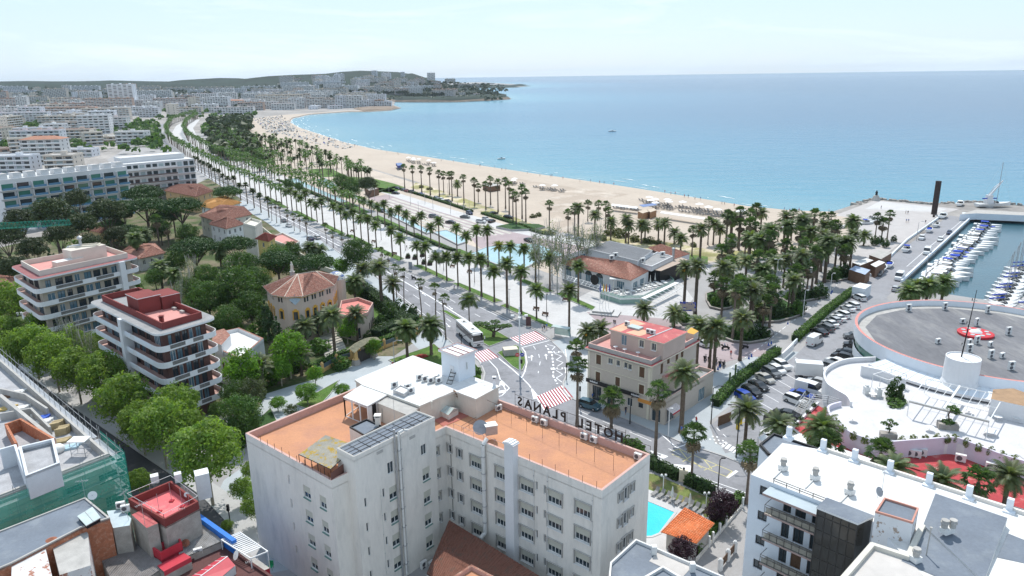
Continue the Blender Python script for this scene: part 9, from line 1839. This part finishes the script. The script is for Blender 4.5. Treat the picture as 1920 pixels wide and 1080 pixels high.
treec('oak',668,476,70,'dark round-headed tree standing alone at the villa-side pavement');treec('aleppo',690,345,40,'dark dense tree clump, left one in the beach-front lawn');treec('oak',660,352,44,'dark dense tree clump, middle one in the beach-front lawn');treec('oak',640,340,36,'dark dense tree clump, right one in the beach-front lawn')
many('oak',"485 300 30;470 285 26;540 345 24;560 350 20","dark low tree, {} in the park strip beyond the palm rows",'park strip trees')
many('poplar',"140 640 44;165 655 40;120 625 36;335 560 36;310 580 40;360 510 34;350 535 34;150 600 30","sparse silvery sapling, {} around the two blocks of flats",'silvery saplings',1.3);many('poplar',"1035 455 50;1060 470 50;1010 478 46;1085 450 40;1045 490 44;1120 448 40;1005 460 36;1100 460 36","bare grey sapling, {} beside the fountain pool behind the restaurant",'bare saplings by the fountain',1.2)
many('cypress',"500 600 22;520 630 22;395 520 10;475 560 14;448 575 10;100 505 22","narrow dark cypress, {} around the flats and villa",'cypresses',1.0)
many('purple',"1278 1030 56;1358 945 60;1340 960 44","purple-leaved plum tree, {} beside the pool hut and side path",'purple trees')
treec('grey',545,770,30,'pruned leafy tree left of the bench on the garden lawn');treec('bright',575,735,50,'pollarded tree with knotted limbs in the middle of the garden lawn',zs=.7);treec('bright',520,755,36,'pollarded tree at the left of the garden lawn',zs=.7);treec('bright',640,730,36,'pollarded tree at the right of the garden lawn',zs=.7)
X,Y=G(925,632);t=thing('pruned_tree','dark cloud-pruned tree with flat leafy pads in the median beside the coach','tree',(X,Y,0));mb=MB();mb.tube((0,0,0),(.2,0,1.4),.4,barkd,8)
for a,b,c in ((-3.6,.8,2.9),(-2,.2,3),(.4,1,3.2),(2,-.6,2.6),(.5,-.6,2.6),(-.8,-.5,2.3),(3.2,-.2,2.6)):mb.tube((.2,0,1.2),(a,b,c),.12,barkd,5);o=obj('leaf_pad',BM['green'],t,local=1);o.location=(a,b,c+.3);o.scale=(1.6,1.3,.55)
obj('trunk',mb,t,local=1)
k_=0
for d,g in (("1345 572 2.2;1360 565 2.4;1335 565 1.6;1368 572 2;1372 630 1.8;1395 635 2.2;1410 636 1.8;1423 630 2.2;1435 632 1.5;1362 626 1.5;1440 590 2.2;1455 595 2.2;1470 592 2;1490 588 2.4;1500 582 2;1452 575 2.6;1500 560 2.4;1525 558 2;1540 555 2.4;1480 562 1.8;1285 604 1.6;1278 598 1.5;1425 600 1.8;1560 524 2.4;1585 518 2.6;1570 518 2",'plaza garden'),("1660 462 1.8;1640 458 2;1650 455 1.6;1675 452 1.4",'esplanade palms')):
 for q in d.split(';'):x,y,s_=map(float,q.split());bush(rnd.choice(('dark','dark','green')),x,y,s_,s_,s_*1.1,f"dense dark shrub, {FST[k_%20]}{' of the far half' if k_>19 else ''} under the {g} palms",.4,'shrubs under the plaza palms');k_+=1
for i,q in enumerate("1150 440 3;1165 445 2.6;1190 452 2.4;1215 456 2.2;1235 458 1.6;1280 452 1.5;1300 462 1.5;1010 405 1.6;1000 408 1.5;790 352 1.6;805 356 1.5;1030 440 1.6;1115 448 2;1130 450 2;585 330 1.5;583 327 1.2".split(';')):x,y,s_=map(float,q.split());bush('olive',x,y,s_*1.6,s_,s_*.8,f"low dry shrub, {FST[i]} on the sandy verge behind the beach",0,'verge shrubs')
for i,q in enumerate("1176 838 1.4;1190 842 1.4;1200 848 1.2;893 702 1.4;895 715 1".split(';')):x,y,s_=map(float,q.split());bush('green',x,y,s_,s_,s_,f"small green shrub, {FST[i]} along the road edge behind the hotel",0,'roadside shrubs')
for i,q in enumerate("250 545 3;290 590 3;330 610 3;345 640 3;420 620 3;365 480 3;300 520 2.5;210 470 3;500 720 2.5;440 830 3;470 700 2.5;60 520 4;20 530 4;150 480 4;240 500 3;280 500 3;480 640 3;560 690 2.4;600 660 2.4;540 700 2.5;640 690 2;700 510 2.5;610 500 3".split(';')):x,y,s_=map(float,q.split());bush(rnd.choice(('dark','green','green')),x,y,s_*1.3,s_*1.3,s_,f"leafy garden shrub, {FST[i%20]}{' of the last few' if i>19 else ''} in the gardens between the flats and villas",0,'villa district shrubs')
# ================================================================ villas among the pines
def villa(name,label,pix,z,az,ridge,wall,roof,wn=3,tower=None):
 P=ccw([G(*p,z) for p in pix]);t=thing(name,label,'villa',(*P[0],0));fl_=int(z//3.2)
 W={i:[((k+.5)*math.hypot(P[(i+1)%len(P)][0]-P[i][0],P[(i+1)%len(P)][1]-P[i][1])/wn-.5,z-2.5-3.1*f,1.0,1.5,'wx') for k in range(wn) for f in range(max(1,fl_))] for i in range(len(P))}
 shell(t,P,0,z,wall,W);tiled_roof(t,P,z,z+az,[G(*r,z+az) for r in ridge],roof,.6,step=.5);return t
villa('villa','ochre villa with large terracotta hipped roof beside the boulevard pines',[(310,357),(367,368),(398,358),(375,345),(330,345)],8,2.6,[(350,346),(372,350)],mat('ochre_wall2',(.52,.36,.20),.9,.08,.4),tilem)
villa('villa','orange-roofed villa with white gallery behind the seafront houses',[(378,386),(405,392),(450,380),(420,368),(390,375)],7.5,2.2,[(403,373),(425,374)],wallpure,mat('orange_villa_tiles',(.50,.26,.09),.9,.2,1))
villa('villa','broad cream villa with pinkish tile roof and gable fronts',[(376,404),(410,415),(470,402),(455,388),(415,384)],8,2.6,[(405,388),(440,390)],wallc,tilem,4)
villa('villa','white villa with dark pyramidal tile roof near the cream tower',[(395,420),(425,428),(455,420),(430,407),(405,410)],7.5,2.8,[(423,408),(427,408)],wallpure,tilem)
blk('cream_tower','square cream tower with arched windows and balustraded flat roof',"tower",[(456,418),(478,424),(491,414),(470,408)],13,0,wallc,wallc,ph=.8);blk('pink_terrace_house','low house with pink roof terraces in front of the seafront villas','house',[(500,445),(545,462),(562,452),(530,436)],5,0,wallc,mat('pink_roof_floor'),ph=.6)
villa('yellow_tower','small yellow tower with arched openings and red pyramid roof',[(483,447),(503,451),(515,443),(497,438)],12,2.6,[(498,437),(499,437)],mat('yellow_wall',(.60,.47,.18),.9,.06,.5),mat('red_tower_tiles',(.36,.11,.09),.9,.2,1),1)
villa('villa','low house with long pinkish tile roof right behind the beige flats',[(232,470),(262,484),(306,474),(288,457),(250,458)],4.5,2.0,[(262,462),(285,461)],concr,tilem)
villa('villa','orange-roofed house half hidden under the pines',[(165,430),(190,436),(232,425),(205,413)],5,2.2,[(195,418),(205,418)],mat('ochre_wall2'),tilem,2);villa('villa','tile-roofed house at the left edge beside the beige flats',[(-30,545),(22,540),(25,520),(-20,515)],6,2,[(-15,522),(10,521)],mat('ochre_wall2'),tilem,2);villa('villa','low grey tile-roofed shed among the saplings',[(322,560),(345,572),(372,560),(350,548)],3,1.2,[(345,552),(352,553)],concr,tiled,1)
for i,q in enumerate(([(540,500),(560,508),(600,500)],[(420,500),(450,490),(480,482)],[(640,520),(600,505),(560,480),(520,455),(490,430)])):fw=thing('garden_wall',('low stone wall left of the dark round tree','dark-panelled white garden wall under the stone pines','long white garden wall along the villa pavement')[i],'wall',(*G(*q[0]),0));mb=MB();mb.wallline([G(*p) for p in q],.3,0,1.6,wallc);obj('wall',mb,fw)
X,Y=-128.0,200.0
t=thing('crane_jib','green lattice jib of a tower crane reaching in from the left edge','crane',(-150,205,0));gm=mat('crane_green',(.02,.22,.15),.6,.15,1);a,b=G3(-60,432,21),G3(133,421,21);mb=MB();up=Vector((0,0,1.7));sd_=(b-a).cross(up).normalized()*.7;n=26
for s__ in (-1,1):mb.tube(a+sd_*s__,b+sd_*s__,.09,gm,4)
mb.tube(a+up,b+up*.75,.1,gm,4)
for i in range(n):p=a.lerp(b,i/n);q=a.lerp(b,(i+.5)/n)+up;r2=a.lerp(b,(i+1)/n);[(mb.tube(p+sd_*s__,q,.05,gm,4),mb.tube(q,r2+sd_*s__,.05,gm,4)) for s__ in (-1,1)];mb.tube(p+sd_,p-sd_,.05,gm,4)
obj('lattice_jib',mb,t);mb=MB();c=a.lerp(b,.62);mb.box((c.x,c.y,c.z-.9),(2.2,1.2,.5),steelm);obj('trolley',mb,t);mb=MB();mb.box((a.x-16,a.y-1,0),(1.8,1.8,24),gm);obj('mast',mb,t)
for p in cleanup():
 if not p.used:
  for c,g in KIDS(p.r):
   for k in g:bpy.data.objects.remove(k)
   bpy.data.objects.remove(c)
  bpy.data.objects.remove(p.r)
for v in PALMS.values():
 for (r,t,c),u in v:
  if not u:
   for o in (t,c,r):bpy.data.objects.remove(o)
